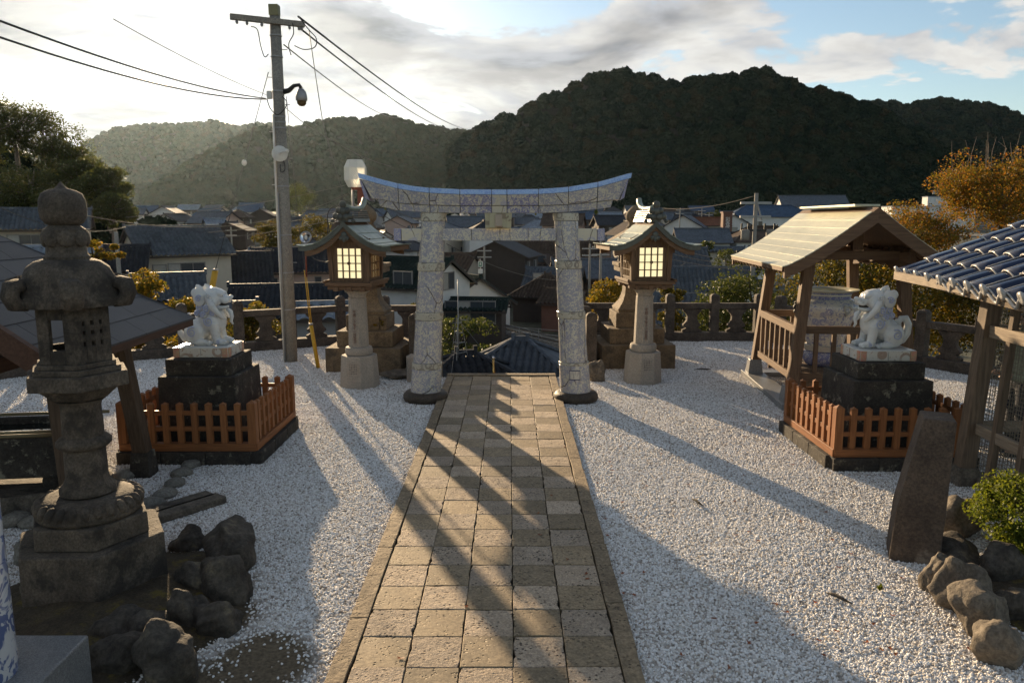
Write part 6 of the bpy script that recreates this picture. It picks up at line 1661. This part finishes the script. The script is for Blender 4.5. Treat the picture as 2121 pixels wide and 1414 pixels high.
# ------------------------------------------------------------------ person behind the shed mesh
m_coat = plain('pale_green_jacket', (0.30, 0.33, 0.24), 0.8, nscale=12, amt=0.3)
m_trous = plain('dark_trousers', (0.03, 0.033, 0.045), 0.85)
m_skin = plain('skin', (0.42, 0.26, 0.18), 0.55)
m_hair = plain('dark_hair', (0.02, 0.016, 0.012), 0.6)
def person(label, loc, rz):
    Pn = thing('person', label, 'person', loc, rz)
    b_ = MB()
    for s in (-1, 1):
        b_.tube([(0, s * .09, .88), (.01, s * .10, .5), (0, s * .10, .09)], [.10, .07, .05], 12); b_.ell((.05, s * .10, .045), (.13, .05, .045))
    b_.ell((0, 0, .92), (.12, .17, .13)); b_.ell((0, 0, 1.10), (.12, .17, .16)); b_.ell((0, 0, 1.28), (.13, .19, .13)); b_.tube([(0, 0, 1.3), (.02, 0, 1.46)], [.07, .055], 10)
    b_.ell((.03, 0, 1.54), (.095, .078, .115)); b_.ell((.125, 0, 1.53), (.02, .014, .02))
    for s in (-1, 1):
        b_.tube([(0, s * .19, 1.32), (.0, s * .24, 1.10), (.10, s * .20, .93), (.20, s * .13, .95)], [.06, .05, .042, .034], 10); b_.ell((.24, s * .11, .95), (.05, .03, .035))
        for q in range(4): b_.tube([(.25, s * .11 + (q - 1.5) * .014, .955), (.30, s * .10 + (q - 1.5) * .013, .945), (.315, s * .10 + (q - 1.5) * .012, .925)], [.009, .008, .006], 6)
        b_.tube([(.23, s * .085, .96), (.26, s * .065, .955)], [.011, .008], 6); b_.ell((.03, s * .08, 1.53), (.018, .012, .03))
    remesh(b_.build('body', m_skin, Pn), 0.011, 2)
    j = MB(); j.ell((0, 0, 1.02), (.145, .20, .20)); j.ell((0, 0, 1.25), (.15, .215, .17)); j.tube([(0, 0, 1.36), (.01, 0, 1.43)], [.09, .075], 10)
    for s in (-1, 1): j.tube([(0, s * .19, 1.33), (.0, s * .25, 1.10), (.10, s * .21, .925), (.19, s * .14, .945)], [.075, .066, .056, .048], 10)
    remesh(j.build('jacket', m_coat, Pn), 0.014, 3)
    tr = MB()
    tr.ell((0, 0, .88), (.135, .185, .13))
    for s in (-1, 1): tr.tube([(0, s * .09, .90), (.01, s * .10, .5), (0, s * .10, .08)], [.112, .085, .068], 12)
    remesh(tr.build('trousers', m_trous, Pn), 0.014, 3)
    h = MB(); h.ell((.005, 0, 1.575), (.10, .088, .10)); h.ell((-.03, 0, 1.53), (.075, .083, .09)); h.build('hair', m_hair, Pn, smooth=True)
    for s in (-1, 1):
        MB().ell((.115, s * .03, 1.55), (.012, .013, .009)).build('eye', m_white, Pn, smooth=True)
        MB().box((.06, s * .10, .03), (.28, .10, .05)).build('shoe', m_black, Pn, bev=0.02)
    MB().ell((.118, 0, 1.487), (.008, .025, .006)).build('mouth', m_red, Pn, smooth=True)
person('person in pale green jacket and dark trousers standing behind the wire mesh', (5.86, 8.55, 0), R(175))

# ------------------------------------------------------------------ the town
def tilemat(name, c, rough=0.4, fine=True):
    rough = max(rough, 0.55)
    t = NT(name); v = t.vec(rnd=True)
    n = t.noise(v, 0.9, 5, 0.7)
    col = t.mix(t.ramp(n, 0.3, 0.7), c, tuple(x * 0.6 for x in c))
    cell = t.noise(t.vec((4, 4, 4)), 1.0, 2)
    col = t.mix(t.ramp(cell, 0.4, 0.7, 0, 0.4), col, tuple(min(1, x * 1.5) for x in c))
    return t.done(col, rough, t.bump(t.noise(v, 9, 3), 0.3, 0.02), spec=0.03)
RM = {'slate': tilemat('slate_tile', (0.10, 0.112, 0.13)), 'black': tilemat('black_tile', (0.04, 0.043, 0.05), 0.4), 'brown': tilemat('brown_tile', (0.085, 0.062, 0.048), 0.5), 'pale': tilemat('pale_metal_roof', (0.20, 0.23, 0.27), 0.4), 'green': tilemat('dark_green_tile', (0.025, 0.036, 0.032), 0.35), 'blue': tilemat('blue_roof', (0.06, 0.09, 0.14), 0.4), 'rust': tilemat('rust_roof', (0.16, 0.07, 0.04), 0.6)}
WM = {'white': plain('white_plaster', (0.60, 0.59, 0.56), 0.85, nscale=0.8, amt=0.3), 'cream': plain('cream_plaster', (0.46, 0.41, 0.33), 0.85, nscale=0.8, amt=0.3), 'grey': plain('grey_cement_wall', (0.28, 0.28, 0.28), 0.85, nscale=0.8, amt=0.3), 'dark': plain('dark_timber_wall', (0.055, 0.042, 0.034), 0.8, nscale=2, amt=0.4), 'pink': plain('pinkish_wall', (0.36, 0.27, 0.23), 0.85, nscale=0.8, amt=0.3), 'brick': plain('red_brown_wall', (0.15, 0.075, 0.055), 0.85, nscale=2, amt=0.4)}
m_pane = plain('window_pane', (0.05, 0.06, 0.07), 0.12, amt=0.4)
m_paneb = plain('curtained_pane', (0.32, 0.31, 0.28), 0.3, amt=0.3)
m_frame = plain('window_frame', (0.20, 0.19, 0.18), 0.5)
def slope_mesh(w, L_, tw, tl, hgt):
    """a tiled slope: x along the ridge, y down the slope, rolls and course steps as real relief"""
    nx = max(2, int(w / tw)) * 4; ny = max(2, int(L_ / tl))
    xs = np.linspace(-w / 2, w / 2, nx + 1); ph = np.arange(nx + 1) % 4
    roll = np.array([-0.9, 0.35, 1.0, 0.35])[ph] * hgt
    rows = []
    for j in range(ny):
        for e, lift in ((0, 0.0), (1, hgt * 0.75)):
            y = L_ * (j + e) / ny; rows.append(np.stack([xs, np.full(nx + 1, y), roll + lift], axis=1))
    V = np.concatenate(rows); k = nx + 1; F = []
    idx = np.arange(nx)
    for j in range(len(rows) - 1): F.append(np.stack([j * k + idx + 1, j * k + idx, (j + 1) * k + idx, (j + 1) * k + idx + 1], axis=1))
    return V, np.concatenate(F)
HOUSES = []
def house(label, loc, rz, w, d, eave, roof='slate', wall='white', pitch=0.5, ov=0.55, kind='gable', wins=(), tiles=True, tw=0.30, group='houses of the town', hipl=None, name='house', base=None):
    """w along the ridge, d deep; eave = eave height over loc; front is local -Y"""
    Hh_ = thing(name, label, 'house', loc, rz, group); HOUSES.append(Hh_)
    rh = d / 2 * pitch
    x, y = w / 2, d / 2; low = 3.0
    if kind == 'flat':
        MB().box((0, 0, (eave - low) / 2), (w, d, eave + low)).build('wall', WM[wall], Hh_)
        MB().box((0, 0, eave + 0.12), (w + 0.3, d + 0.3, 0.25)).build('roof', RM[roof], Hh_, bev=0.03)
    else:
        v = [(-x, -y, -low), (x, -y, -low), (x, y, -low), (-x, y, -low), (-x, -y, eave), (x, -y, eave), (x, y, eave), (-x, y, eave)]
        f = [(0, 1, 5, 4), (2, 3, 7, 6)]
        if kind == 'gable':
            v += [(-x, 0, eave + rh), (x, 0, eave + rh)]; f += [(1, 2, 6, 9, 5), (3, 0, 4, 8, 7)]
        else: f += [(1, 2, 6, 5), (3, 0, 4, 7), (4, 5, 6, 7)]
        MB().add(v, f).build('wall', WM[wall], Hh_)
        sl = math.hypot(1, pitch); L_ = (d / 2 + ov) * sl; a = math.atan(pitch); zt_ = eave + rh + 0.10
        if kind == 'gable':
            for s in (-1, 1):
                if tiles: V, F = slope_mesh(w + 2 * ov * 0.8, L_, tw, tw * 0.95, 0.085)
                else: V = np.array([(-x - ov * .8, 0, 0), (x + ov * .8, 0, 0), (x + ov * .8, L_, 0), (-x - ov * .8, L_, 0)]); F = np.array([(1, 0, 3, 2)])
                o = np_mesh('roof_slope', V, F, RM[roof], Hh_); o.location = (0, 0, zt_); o.rotation_euler = (0, 0, pi if s < 0 else 0)
                o.rotation_euler = (Matrix.Rotation(pi if s < 0 else 0, 4, 'Z') @ Matrix.Rotation(-a, 4, 'X')).to_euler()
                MB().box((0, s * (d / 2 + ov - 0.05), zt_ - (d / 2 + ov) * pitch - 0.09), (w + 2 * ov * .8, 0.10, 0.13)).build('eave', WM['dark'], Hh_)
            for s in (-1, 1):
                for q in (-1, 1): MB().bar((s * (x + ov * .72), 0, zt_ - 0.11), (s * (x + ov * .72), q * (d / 2 + ov - .05), zt_ - (d / 2 + ov) * pitch - 0.10), 0.08, 0.16).build('bargeboard', WM['dark'], Hh_)
            r0, r1 = -x - ov * .8, x + ov * .8
        else:
            hl = max(0.3, x - y * 0.9)
            ex, ey, ez = x + ov, y + ov, zt_ - (d / 2 + ov) * pitch
            for s in (-1, 1):
                vv = [(-ex, s * ey, ez), (ex, s * ey, ez), (hl, 0, zt_), (-hl, 0, zt_)]
                if tiles:
                    V, F = slope_mesh(2 * ex, L_, tw, tw * .95, 0.085)
                    lim = hl + (ex - hl) * V[:, 1] / L_; V[:, 0] = np.clip(V[:, 0], -lim, lim)
                    o = np_mesh('roof_slope', V, F, RM[roof], Hh_); o.location = (0, 0, zt_)
                    o.rotation_euler = (Matrix.Rotation(pi if s < 0 else 0, 4, 'Z') @ Matrix.Rotation(-a, 4, 'X')).to_euler()
                else: MB().add(vv, [(0, 1, 2, 3) if s < 0 else (3, 2, 1, 0)]).build('roof_slope', RM[roof], Hh_)
                MB().add([(s * ex, -ey, ez), (s * ex, ey, ez), (s * hl, 0, zt_)], [(0, 1, 2) if s > 0 else (2, 1, 0)]).build('roof_hip', RM[roof], Hh_)
                for q in (-1, 1): MB().tube([(s * hl, 0, zt_ + .05), (s * ex, q * ey, ez + .05)], 0.10, 6).build('hip_ridge', RM[roof], Hh_)
            MB().box((0, 0, ez - 0.06), (2 * ex - .1, 2 * ey - .1, 0.10)).build('eave', WM['dark'], Hh_)
            r0, r1 = -hl, hl
        MB().box(((r0 + r1) / 2, 0, zt_ + 0.09), (r1 - r0, 0.24, 0.22), top=(1, .7)).build('ridge', RM[roof], Hh_, bev=0.02)
        for q in (r0, r1): MB().box((q, 0, zt_ + 0.16), (0.14, 0.34, 0.36), top=(1, .6)).build('ridge_end', RM[roof], Hh_)
    for side, u, z, ww, hh in wins:
        if z < 0: z = eave + z
        M4 = Matrix.Rotation({'f': 0, 'r': pi / 2, 'b': pi, 'l': -pi / 2}[side], 4, 'Z')
        dd = d / 2 if side in 'fb' else w / 2
        fr_ = MB()
        for s in (-1, 1): fr_.box((u + s * ww / 2, -dd - 0.04, z), (0.07, 0.10, hh + 0.10), M=M4); fr_.box((u, -dd - 0.04, z + s * hh / 2), (ww, 0.10, 0.07), M=M4)
        k = max(1, round(ww / 0.9))
        for i in range(1, k): fr_.box((u - ww / 2 + ww * i / k, -dd - 0.035, z), (0.05, 0.08, hh), M=M4)
        wn = fr_.build('window', m_frame, Hh_)
        for i in range(k): MB().box((u - ww / 2 + ww * (i + .5) / k, -dd - 0.012, z), (ww / k - 0.04, 0.03, hh - .05), M=M4).build('pane', m_paneb if (i + int(abs(u * 3))) % 3 == 0 else m_pane, wn)
    return Hh_
def place(px, py, D):          # a house whose front eave middle is seen at this pixel
    p = at(px, py, D); g_ = valley(p.x, p.y); return Vector((p.x, p.y, g_)), p.z - g_
def hp_(label, px, py_eave, D, wpx, d, rz, **k):
    p, e = place(px, py_eave, D); e = max(2.6, e); w = wpx * mpp(D, -2)
    c = p + Matrix.Rotation(rz, 3, 'Z') @ Vector((0, d / 2, 0))
    return house(label, c, rz, w, d, e, **k)
hp_('white two storey house with slate roof and dark window band left of the pole', 390, 522, 62, 175, 6.0, R(42), roof='slate', wall='cream', pitch=0.62, wins=[('f', -0.2, -1.5, 2.9, 1.25), ('f', -2.3, -1.6, 1.0, 1.3)], tw=0.34)
hp_('low slate roofed house in front of the white two storey house', 352, 614, 44, 120, 3.4, R(26), roof='slate', wall='dark', pitch=0.6, tw=0.32)
hp_('dark roofed house right of the white two storey house', 508, 584, 66, 95, 7.5, R(20), roof='black', wall='cream', pitch=0.6, wins=[('f', 0, 3.0, 1.6, 1.2)], tw=0.34)
hp_('cream house with black roof and lit windows behind the pole', 622, 560, 72, 190, 6.5, R(12), roof='black', wall='pink', pitch=0.55, wins=[('f', -1.0, -1.2, 0.6, 1.2), ('f', 1.6, -1.2, 0.6, 1.2), ('f', -3.0, -1.3, 1.8, 1.2)], tw=0.34)
hp_('long black roof spreading below the pole and left lantern', 610, 655, 46, 260, 7.0, R(12), roof='black', wall='dark', pitch=0.42, tw=0.32)
hp_('lean-to with striped metal roof under the long black roof', 668, 652, 40, 110, 1.6, R(14), roof='pale', wall='grey', pitch=0.5, tw=0.55)
hp_('slate roofed house behind the left end of the balustrade', 210, 560, 55, 150, 6.0, R(20), roof='black', wall='dark', pitch=0.5, tw=0.34)
hp_('grey metal roofed house behind the roof of the tall lantern', 45, 545, 48, 250, 5.0, R(22), roof='pale', wall='cream', pitch=0.32, tw=0.5)
hp_('tiled house at the left edge behind the lantern finial', 50, 472, 66, 220, 6.0, R(25), roof='slate', wall='cream', pitch=0.5, wins=[('f', 0, -1.2, 2.6, 1.2), ('f', -3, -1.2, 1.4, 1.2)], tw=0.36)
hp_('striped roof lean-to behind the lion head', 460, 668, 30, 90, 2.2, R(15), roof='slate', wall='dark', pitch=0.42, tw=0.4)
hp_('white two storey house just left of the left torii pillar', 800, 590, 58, 190, 6.5, R(-28), roof='green', wall='white', pitch=0.55, wins=[('f', -1.9, 5.2, 1.7, 1.3), ('f', 1.6, 5.2, 1.7, 1.3), ('r', 0, 5.0, 1.6, 1.3), ('f', -1.8, 2.2, 2.0, 1.6)], tw=0.34)
hp_('white gabled house with dark green roof seen between the torii pillars', 905, 625, 66, 90, 6.2, R(-62), roof='green', wall='white', pitch=0.66, tw=0.34)
hp_('dark timber house front with a row of tall panes below the white gable', 950, 640, 58, 180, 3.0, R(-6), roof='green', wall='dark', pitch=0.36, wins=[('f', 0.9, 2.7, 3.9, 1.7)], tw=0.34)
hp_('near slate roof below the head of the stairs', 1062, 792, 29, 250, 4.6, R(-8), roof='slate', wall='dark', pitch=0.52, kind='hip', tw=0.28)
hp_('nearest black roof directly below the stairs', 985, 806, 26, 235, 3.6, R(14), roof='black', wall='dark', pitch=0.45, kind='hip', tw=0.28)
hp_('brown hipped shed roof beside the railway', 1120, 668, 72, 120, 6.0, R(-15), roof='brown', wall='dark', pitch=0.55, kind='hip', tw=0.34)
hp_('red brown shed beside the railway near the right torii pillar', 1150, 640, 66, 60, 4.0, R(-20), roof='brown', wall='brick', pitch=0.4, tw=0.34)
hp_('slate roofed house behind the right torii pillar', 1140, 630, 82, 110, 6.0, R(-12), roof='slate', wall='cream', pitch=0.55, wins=[('f', -1, 3.4, 1.8, 1.2)], tw=0.36)
hp_('small pale roofed house between railway sheds and netted house', 1078, 634, 90, 75, 5.0, R(-20), roof='slate', wall='grey', pitch=0.5, tw=0.4)
hp_('white storehouse with big brown roof behind the right torii pillar', 1130, 545, 108, 200, 9.0, R(-10), roof='brown', wall='white', pitch=0.62, wins=[('f', -3.4, 3.6, 1.3, 1.5), ('f', -0.6, 3.6, 1.3, 1.5), ('f', 2.4, 3.6, 1.3, 1.5)], tw=0.4)
hp_('netted house under repair in the middle of the town', 1010, 560, 96, 120, 7.0, R(-8), roof='slate', wall='grey', pitch=0.6, kind='hip', tw=0.4)
hp_('cream house with brown gable left of the netted house', 925, 556, 84, 80, 5.5, R(-15), roof='brown', wall='cream', pitch=0.5, tw=0.4, wins=[('f', 0, 3, 1.4, 1)])
hp_('flat roofed grey block behind the brown storehouse eave', 1165, 566, 92, 130, 5.0, R(-8), kind='flat', roof='pale', wall='grey', wins=[('f', -1, 2.4, 2.2, 1.0)])
hp_('curved blue roofed hall right of the right torii pillar', 1215, 565, 100, 85, 5.0, R(-8), roof='blue', wall='cream', pitch=0.4, wins=[('f', -1.5, 2.6, 1.0, 1.4), ('f', 1.2, 2.6, 1.0, 1.4)], tw=0.5)
hp_('big slate hall roof beside the green tree right of the lantern', 1475, 606, 60, 175, 6.5, R(-8), roof='slate', wall='cream', pitch=0.5, tw=0.34)
hp_('second slate roof behind the big hall roof', 1400, 552, 78, 130, 6.5, R(-4), roof='slate', wall='cream', pitch=0.5, tw=0.36)
hp_('long pale walled compound with slate coping', 1455, 520, 108, 170, 3.0, R(-3), roof='slate', wall='cream', pitch=0.25, tw=0.5)
hp_('lower slate roof beyond the right balustrade', 1420, 668, 45, 130, 5.0, R(-20), roof='slate', wall='cream', pitch=0.5, tw=0.32)
hp_('house under the right balustrade with slate roof and white eave', 1262, 690, 48, 90, 5.0, R(-12), roof='slate', wall='white', pitch=0.5, tw=0.32)
hp_('white apartment block above the tie beam', 985, 478, 150, 150, 9.0, R(-6), kind='flat', roof='pale', wall='white', wins=[(s, u, z, 1.6, 1.1) for s in 'f' for u in (-5, -2, 1.5, 4.8) for z in (2.2, 5.0)])
hp_('white house with twin gables and black roof left of the brick tower', 1425, 468, 170, 75, 8.0, R(-30), roof='black', wall='white', pitch=0.6, tiles=False, wins=[('f', -1.2, 3.6, 1.4, 1.3), ('f', 2.2, 3.6, 1.6, 1.3)])
hp_('cream house with rust coloured roof beside the brick tower', 1478, 466, 160, 65, 7.0, R(-5), roof='rust', wall='cream', pitch=0.4, tiles=False, wins=[('f', -1.6, 4.0, 1.4, 1.3), ('f', 1.4, 4.0, 1.4, 1.3)])
hp_('large white house with blue grey hipped roof behind the far pole', 1600, 448, 185, 170, 10.0, R(-6), roof='blue', wall='white', pitch=0.5, kind='hip', tiles=False, wins=[('f', -6.5, 4.2, 1.8, 1.4), ('f', -3.2, 4.2, 1.8, 1.4)])
hp_('pale hall behind the large white house', 1690, 426, 230, 130, 12.0, R(-8), roof='slate', wall='white', pitch=0.5, tiles=False)
hp_('long white building on the slope at the far right', 1935, 428, 250, 165, 9.0, R(-4), kind='flat', roof='pale', wall='white', wins=[('f', u, 4.5, 2.0, 1.4) for u in (-9, -5.5, -2, 2, 6, 9.5)])
hp_('square white stair tower on the long white building', 1943, 408, 252, 40, 4.0, R(-4), kind='flat', roof='pale', wall='white', wins=[('f', -1, 12, 1.6, 1.2)])
hp_('green grey office block at the foot of the hazy hills', 372, 446, 230, 54, 8.0, R(8), kind='flat', roof='pale', wall='grey', wins=[('f', u, 4.5, 1.3, 1.0) for u in (-2.5, -.6, 1.3, 3)])
hp_('long pale shed roof left of the office block', 300, 455, 210, 90, 8.0, R(6), roof='pale', wall='grey', pitch=0.25, tiles=False)
hp_('blue roofed hall at the foot of the hills left of the pole', 515, 438, 250, 46, 9.0, R(5), roof='blue', wall='white', pitch=0.6, tiles=False)
hp_('pale roofed house under the hazy hills', 446, 452, 220, 38, 7.0, R(4), roof='pale', wall='white', pitch=0.5, tiles=False, wins=[('f', 0, 2.4, 1.5, 1)])
hp_('small white house with bright gable left of the pole', 452, 470, 150, 36, 5.0, R(35), roof='pale', wall='white', pitch=0.6, tiles=False, wins=[('f', 0, 2.4, 1.2, 1)])
# the rest of the town: rows of houses one behind the other
g = random.Random(21)
ROWS = [(96, 'nearest'), (108, 'close'), (122, 'front'), (142, 'second'), (168, 'third'), (198, 'fourth'), (232, 'fifth'), (272, 'sixth'), (320, 'last')]
ORD = 'first second third fourth fifth sixth seventh eighth ninth tenth eleventh twelfth thirteenth fourteenth fifteenth sixteenth seventeenth eighteenth nineteenth twentieth twenty-first twenty-second twenty-third twenty-fourth twenty-fifth twenty-sixth twenty-seventh twenty-eighth twenty-ninth thirtieth'.split()
for D, rn in ROWS:
    px = 250 + g.uniform(0, 60); k = 0
    while px < (1600 if D > 115 else 1250) and k < 30:
        wpx = g.uniform(6.5, 10.5) / mpp(D, -2)
        if g.random() < 0.10: px += wpx; continue
        p = at(px, 460, D + g.uniform(-7, 7)); gz = valley(p.x, p.y)
        rf_ = g.choice(['slate', 'slate', 'black', 'slate', 'brown', 'pale', 'blue', 'black']); wl = g.choice(['white', 'white', 'cream', 'grey', 'pink', 'dark'])
        kd = g.choice(['gable', 'gable', 'gable', 'hip']); st = g.choice([3.0, 5.4, 5.6, 3.2])
        w = wpx * mpp(D, -2) * g.uniform(0.8, 1.0); d = g.uniform(5.5, 8.0)
        desc = {'slate': 'slate grey', 'black': 'black', 'brown': 'brown', 'pale': 'pale metal', 'blue': 'blue grey'}[rf_]
        wd = {'white': 'white', 'cream': 'cream', 'grey': 'grey', 'pink': 'pinkish', 'dark': 'dark timber'}[wl]
        wins = [('f', u, z, 1.5, 1.2) for u in ((-w / 4, w / 4) if w > 6 else (0,)) for z in ((1.7, 4.3) if st > 5 else (1.7,))] + [('r' if p.x < 0 else 'l', 0, st - 1.2, 1.3, 1.1)]
        house('%s house, %s roof, %s from left in the %s town row' % (wd, desc, ORD[k], rn), (p.x, p.y, gz), g.choice((0, pi / 2, 0)) + g.uniform(-.45, .45), w, d, st, roof=rf_, wall=wl, pitch=g.uniform(.42, .6), kind=kd, wins=wins, tiles=False, group='rows of town houses')
        px += wpx * g.uniform(0.95, 1.2); k += 1

# brick tower with white characters
tw_ = at(1502, 520, 150); gz = valley(tw_.x, 150); zt_ = zat(441, 150)
BT = thing('brick_tower', 'square red brown brick tower with white characters down its face', 'tower', (tw_.x, 150, gz))
MB().box((0, 0, (zt_ - gz) / 2), (1.75, 1.75, zt_ - gz)).build('shaft', WM['brick'], BT)
MB().box((0, 0, zt_ - gz + 0.1), (2.0, 2.0, 0.3)).build('cap', WM['brick'], BT)
text_mesh('lettering', '彩香畑司', 0.95, m_white, BT, (0, -0.9, zat(450, 150) - gz), (pi / 2, 0, 0), 0.02, 0.82)
# poles of the town
for k, (px, py, pb, D, lab) in enumerate(((1567, 400, 700, 40, 'grey utility pole with transformer left of the jar pavilion'), (1409, 430, 500, 150, 'thin town pole above the black roof left of the brick tower'), (1454, 432, 490, 165, 'thin town pole nearer the brick tower'), (1469, 440, 480, 170, 'short town pole beside the brick tower'), (1245, 500, 640, 70, 'town pole right of the right torii pillar'), (1222, 505, 600, 80, 'town pole touching the right torii pillar'), (478, 470, 520, 110, 'town pole right of the white two storey house'), (426, 438, 470, 200, 'far town pole under the hazy hills'), (1003, 510, 570, 85, 'thin pole in front of the netted house'), (240, 480, 590, 40, 'slim grey antenna pole left of the white house'))):
    t_ = at(px, py, D); gz = valley(t_.x, D)
    U = thing('town_pole', lab, 'pole', (t_.x, D, gz), 0, 'poles of the town'); hh = t_.z - gz
    MB().tube([(0, 0, 0), (0, 0, hh)], [0.16 if D > 50 else 0.13, 0.10], 10).build('shaft', m_conc, U, smooth=True)
    if k < 9:
        for z in (hh - 0.5, hh - 1.2): MB().box((0, 0, z), (1.6, 0.1, 0.12)).build('crossarm', m_steel, U)
    if k == 0:
        for x in (-0.55, 0.75): MB().lathe([(0.20, 0), (0.22, 0.1), (0.22, 0.5), (0.15, 0.55)], 14, c=(x, -0.2, hh - 2.4)).build('transformer', m_conc, U, smooth=True)
        for z, ww in ((hh - 1.9, 1.9), (hh - 3.0, 2.2)): MB().box((0.2, 0, z), (ww, 0.1, 0.1)).build('crossarm', m_black, U)
        MB().tube([(0, 0, hh - 0.3), (0.35, 0, hh - 1.4)], 0.04, 6).build('brace', m_steel, U)
        for x in (-.7, -.35, .5, 1.0): MB().tube([(x, -.05, hh - 1.9), (x, -.05, hh - 1.55)], .05, 6).build('insulator', m_black, U)
        bx = zat(610, D) - gz; MB().box((-0.2, -0.22, bx), (0.45, 0.3, 0.75)).build('meter_box', m_white, U, bev=.02); MB().box((0.3, -0.2, bx - 1.4), (0.4, 0.3, 0.9)).build('meter_box', m_white, U, bev=.02)
# evacuation sign
sg = at(995, 548, 80); gz = valley(sg.x, 80)
SG = thing('road_sign', 'white road sign with green shelter symbol between the torii pillars', 'sign', (sg.x, 80, gz))
MB().tube([(0, 0.05, 0), (0, 0.05, sg.z - gz + .6)], 0.05, 8).build('post', m_steel, SG, smooth=True)
m_sg = plain('sign_green', (0.02, 0.16, 0.07), 0.5)
pn = MB().box((0, 0, sg.z - gz + 0.05), (0.50, 0.03, 0.60)).build('panel', m_white, SG)
MB().box((-0.01, -0.02, sg.z - gz + 0.05), (0.34, 0.02, 0.46)).build('symbol_field', m_sg, pn)
MB().box((0, -0.035, sg.z - gz - 0.05), (0.2, 0.015, 0.05)).box((0, -0.035, sg.z - gz + 0.06), (0.16, 0.015, 0.10)).add([(-.12, -.043, sg.z - gz + .12), (.12, -.043, sg.z - gz + .12), (0, -.043, sg.z - gz + .22)], [(0, 1, 2)]).build('symbol', m_white, pn)
MB().box((0, 0, sg.z - gz - 0.68), (0.50, 0.03, 0.50)).build('panel', m_white, SG)
# railway and its bank
m_ballast = stone('ballast', (0.075, 0.068, 0.06), (0.15, 0.135, 0.115), scale=3, bscale=8, dist=0.05)
ra = on(1000, 665, -6.3); rb_ = on(1200, 713, -6.3); dv_ = (rb_ - ra).normalized(); ra = ra - dv_ * 30; rb_ = rb_ + dv_ * 30; ang = math.atan2(dv_.y, dv_.x); L_ = (rb_ - ra).length; mid = (ra + rb_) / 2
RW_ = thing('railway', None, None, (mid.x, mid.y, -7.0), ang); RW_['kind'] = 'structure'; RW_['label'] = 'single railway track on ballast crossing below the stairs'
MB().box((0, 0, 0.25), (L_, 4.2, 0.5), top=(1, .7)).build('ballast_bed', m_ballast, RW_)
m_rail = plain('rail_steel', (0.35, 0.33, 0.31), 0.25, metal=0.9)
for s in (-1, 1): MB().box((0, s * 0.55, 0.68), (L_, 0.08, 0.14)).build('rail', m_rail, RW_)
slm = MB().box((0, 0, 0.53), (0.22, 2.1, 0.14)).mesh('sleeper'); slm.materials.append(m_conc)
for k in range(int(L_ / 0.7)):
    o = link('sleeper', slm, None, RW_); o.location = (-L_ / 2 + 0.35 + 0.7 * k, 0, 0)
m_grass = leafmat('bank_grass', [(0.10, 0.11, 0.025), (0.16, 0.14, 0.04), (0.07, 0.085, 0.02), (0.20, 0.16, 0.06)], 0.3, 0.7)
gr_ = np.random.default_rng(5); n = 15000
c0 = on(1090, 725, -6.4)
pts = np.stack([gr_.uniform(-9, 9, n), gr_.uniform(-7, 5, n), np.zeros(n)], axis=1)
hh = gr_.uniform(.15, .55, n); an = gr_.uniform(0, 6.28, n); dx = np.stack([np.cos(an), np.sin(an), np.zeros(n)], axis=1) * .05
lean = gr_.normal(size=(n, 3)) * .12; lean[:, 2] = hh
V = np.stack([pts - dx, pts + dx, pts + lean], axis=1).reshape(-1, 3); F = np.arange(n * 3).reshape(-1, 3)
o = np_mesh('grass', V, F, m_grass); o.location = (c0.x, c0.y, -6.98); tag(o, 'rough green and straw coloured grass on the railway bank', kind='stuff')
fz = thing('railway_fence', 'thin wire fence along the railway bank', 'fence', on(1075, 705, -6.9))
for k in range(7): MB().tube([(k * 1.5 - 3, -k * .75, 0), (k * 1.5 - 3, -k * .75, 1.3)], 0.035, 6).build('post', m_steel, fz)
for z in (.4, .85, 1.25): MB().tube([(-3, 0, z), (6, -4.5, z)], 0.018, 5).build('wire', m_steel, fz)
# lattice aerial mast on the roof below the stairs
mb_ = at(950, 742, 27.5); mt_ = at(949, 580, 27.5)
AM = thing('aerial_mast', 'silver lattice aerial mast with guy wires rising from the roof below', 'aerial', mb_)
hh = mt_.z - mb_.z
MB().tube([(0, 0, -0.3), (0, 0, hh)], [0.022, 0.012], 8).build('mast', m_steel, AM, smooth=True)
for k in range(3):
    a = 2 * pi * k / 3 + .4; MB().tube([(0.40 * math.cos(a), 0.40 * math.sin(a), -0.2), (0.08 * math.cos(a), .08 * math.sin(a), hh * .52)], 0.012, 6).build('leg', m_steel, AM)
    MB().tube([(1.6 * math.cos(a), 1.2 * math.sin(a), -.5), (0, 0, hh * .5)], 0.005, 5).build('guy_wire', m_steel, AM)
for q in range(4):
    z = hh * (.08 + .125 * q); r_ = 0.40 - 0.32 * (z + .2) / (hh * .52 + .2); ps = [(r_ * math.cos(2 * pi * k / 3 + .4), r_ * math.sin(2 * pi * k / 3 + .4), z) for k in (0, 1, 2, 0)]
    MB().tube(ps, 0.010, 5).build('lattice_ring', m_steel, AM)
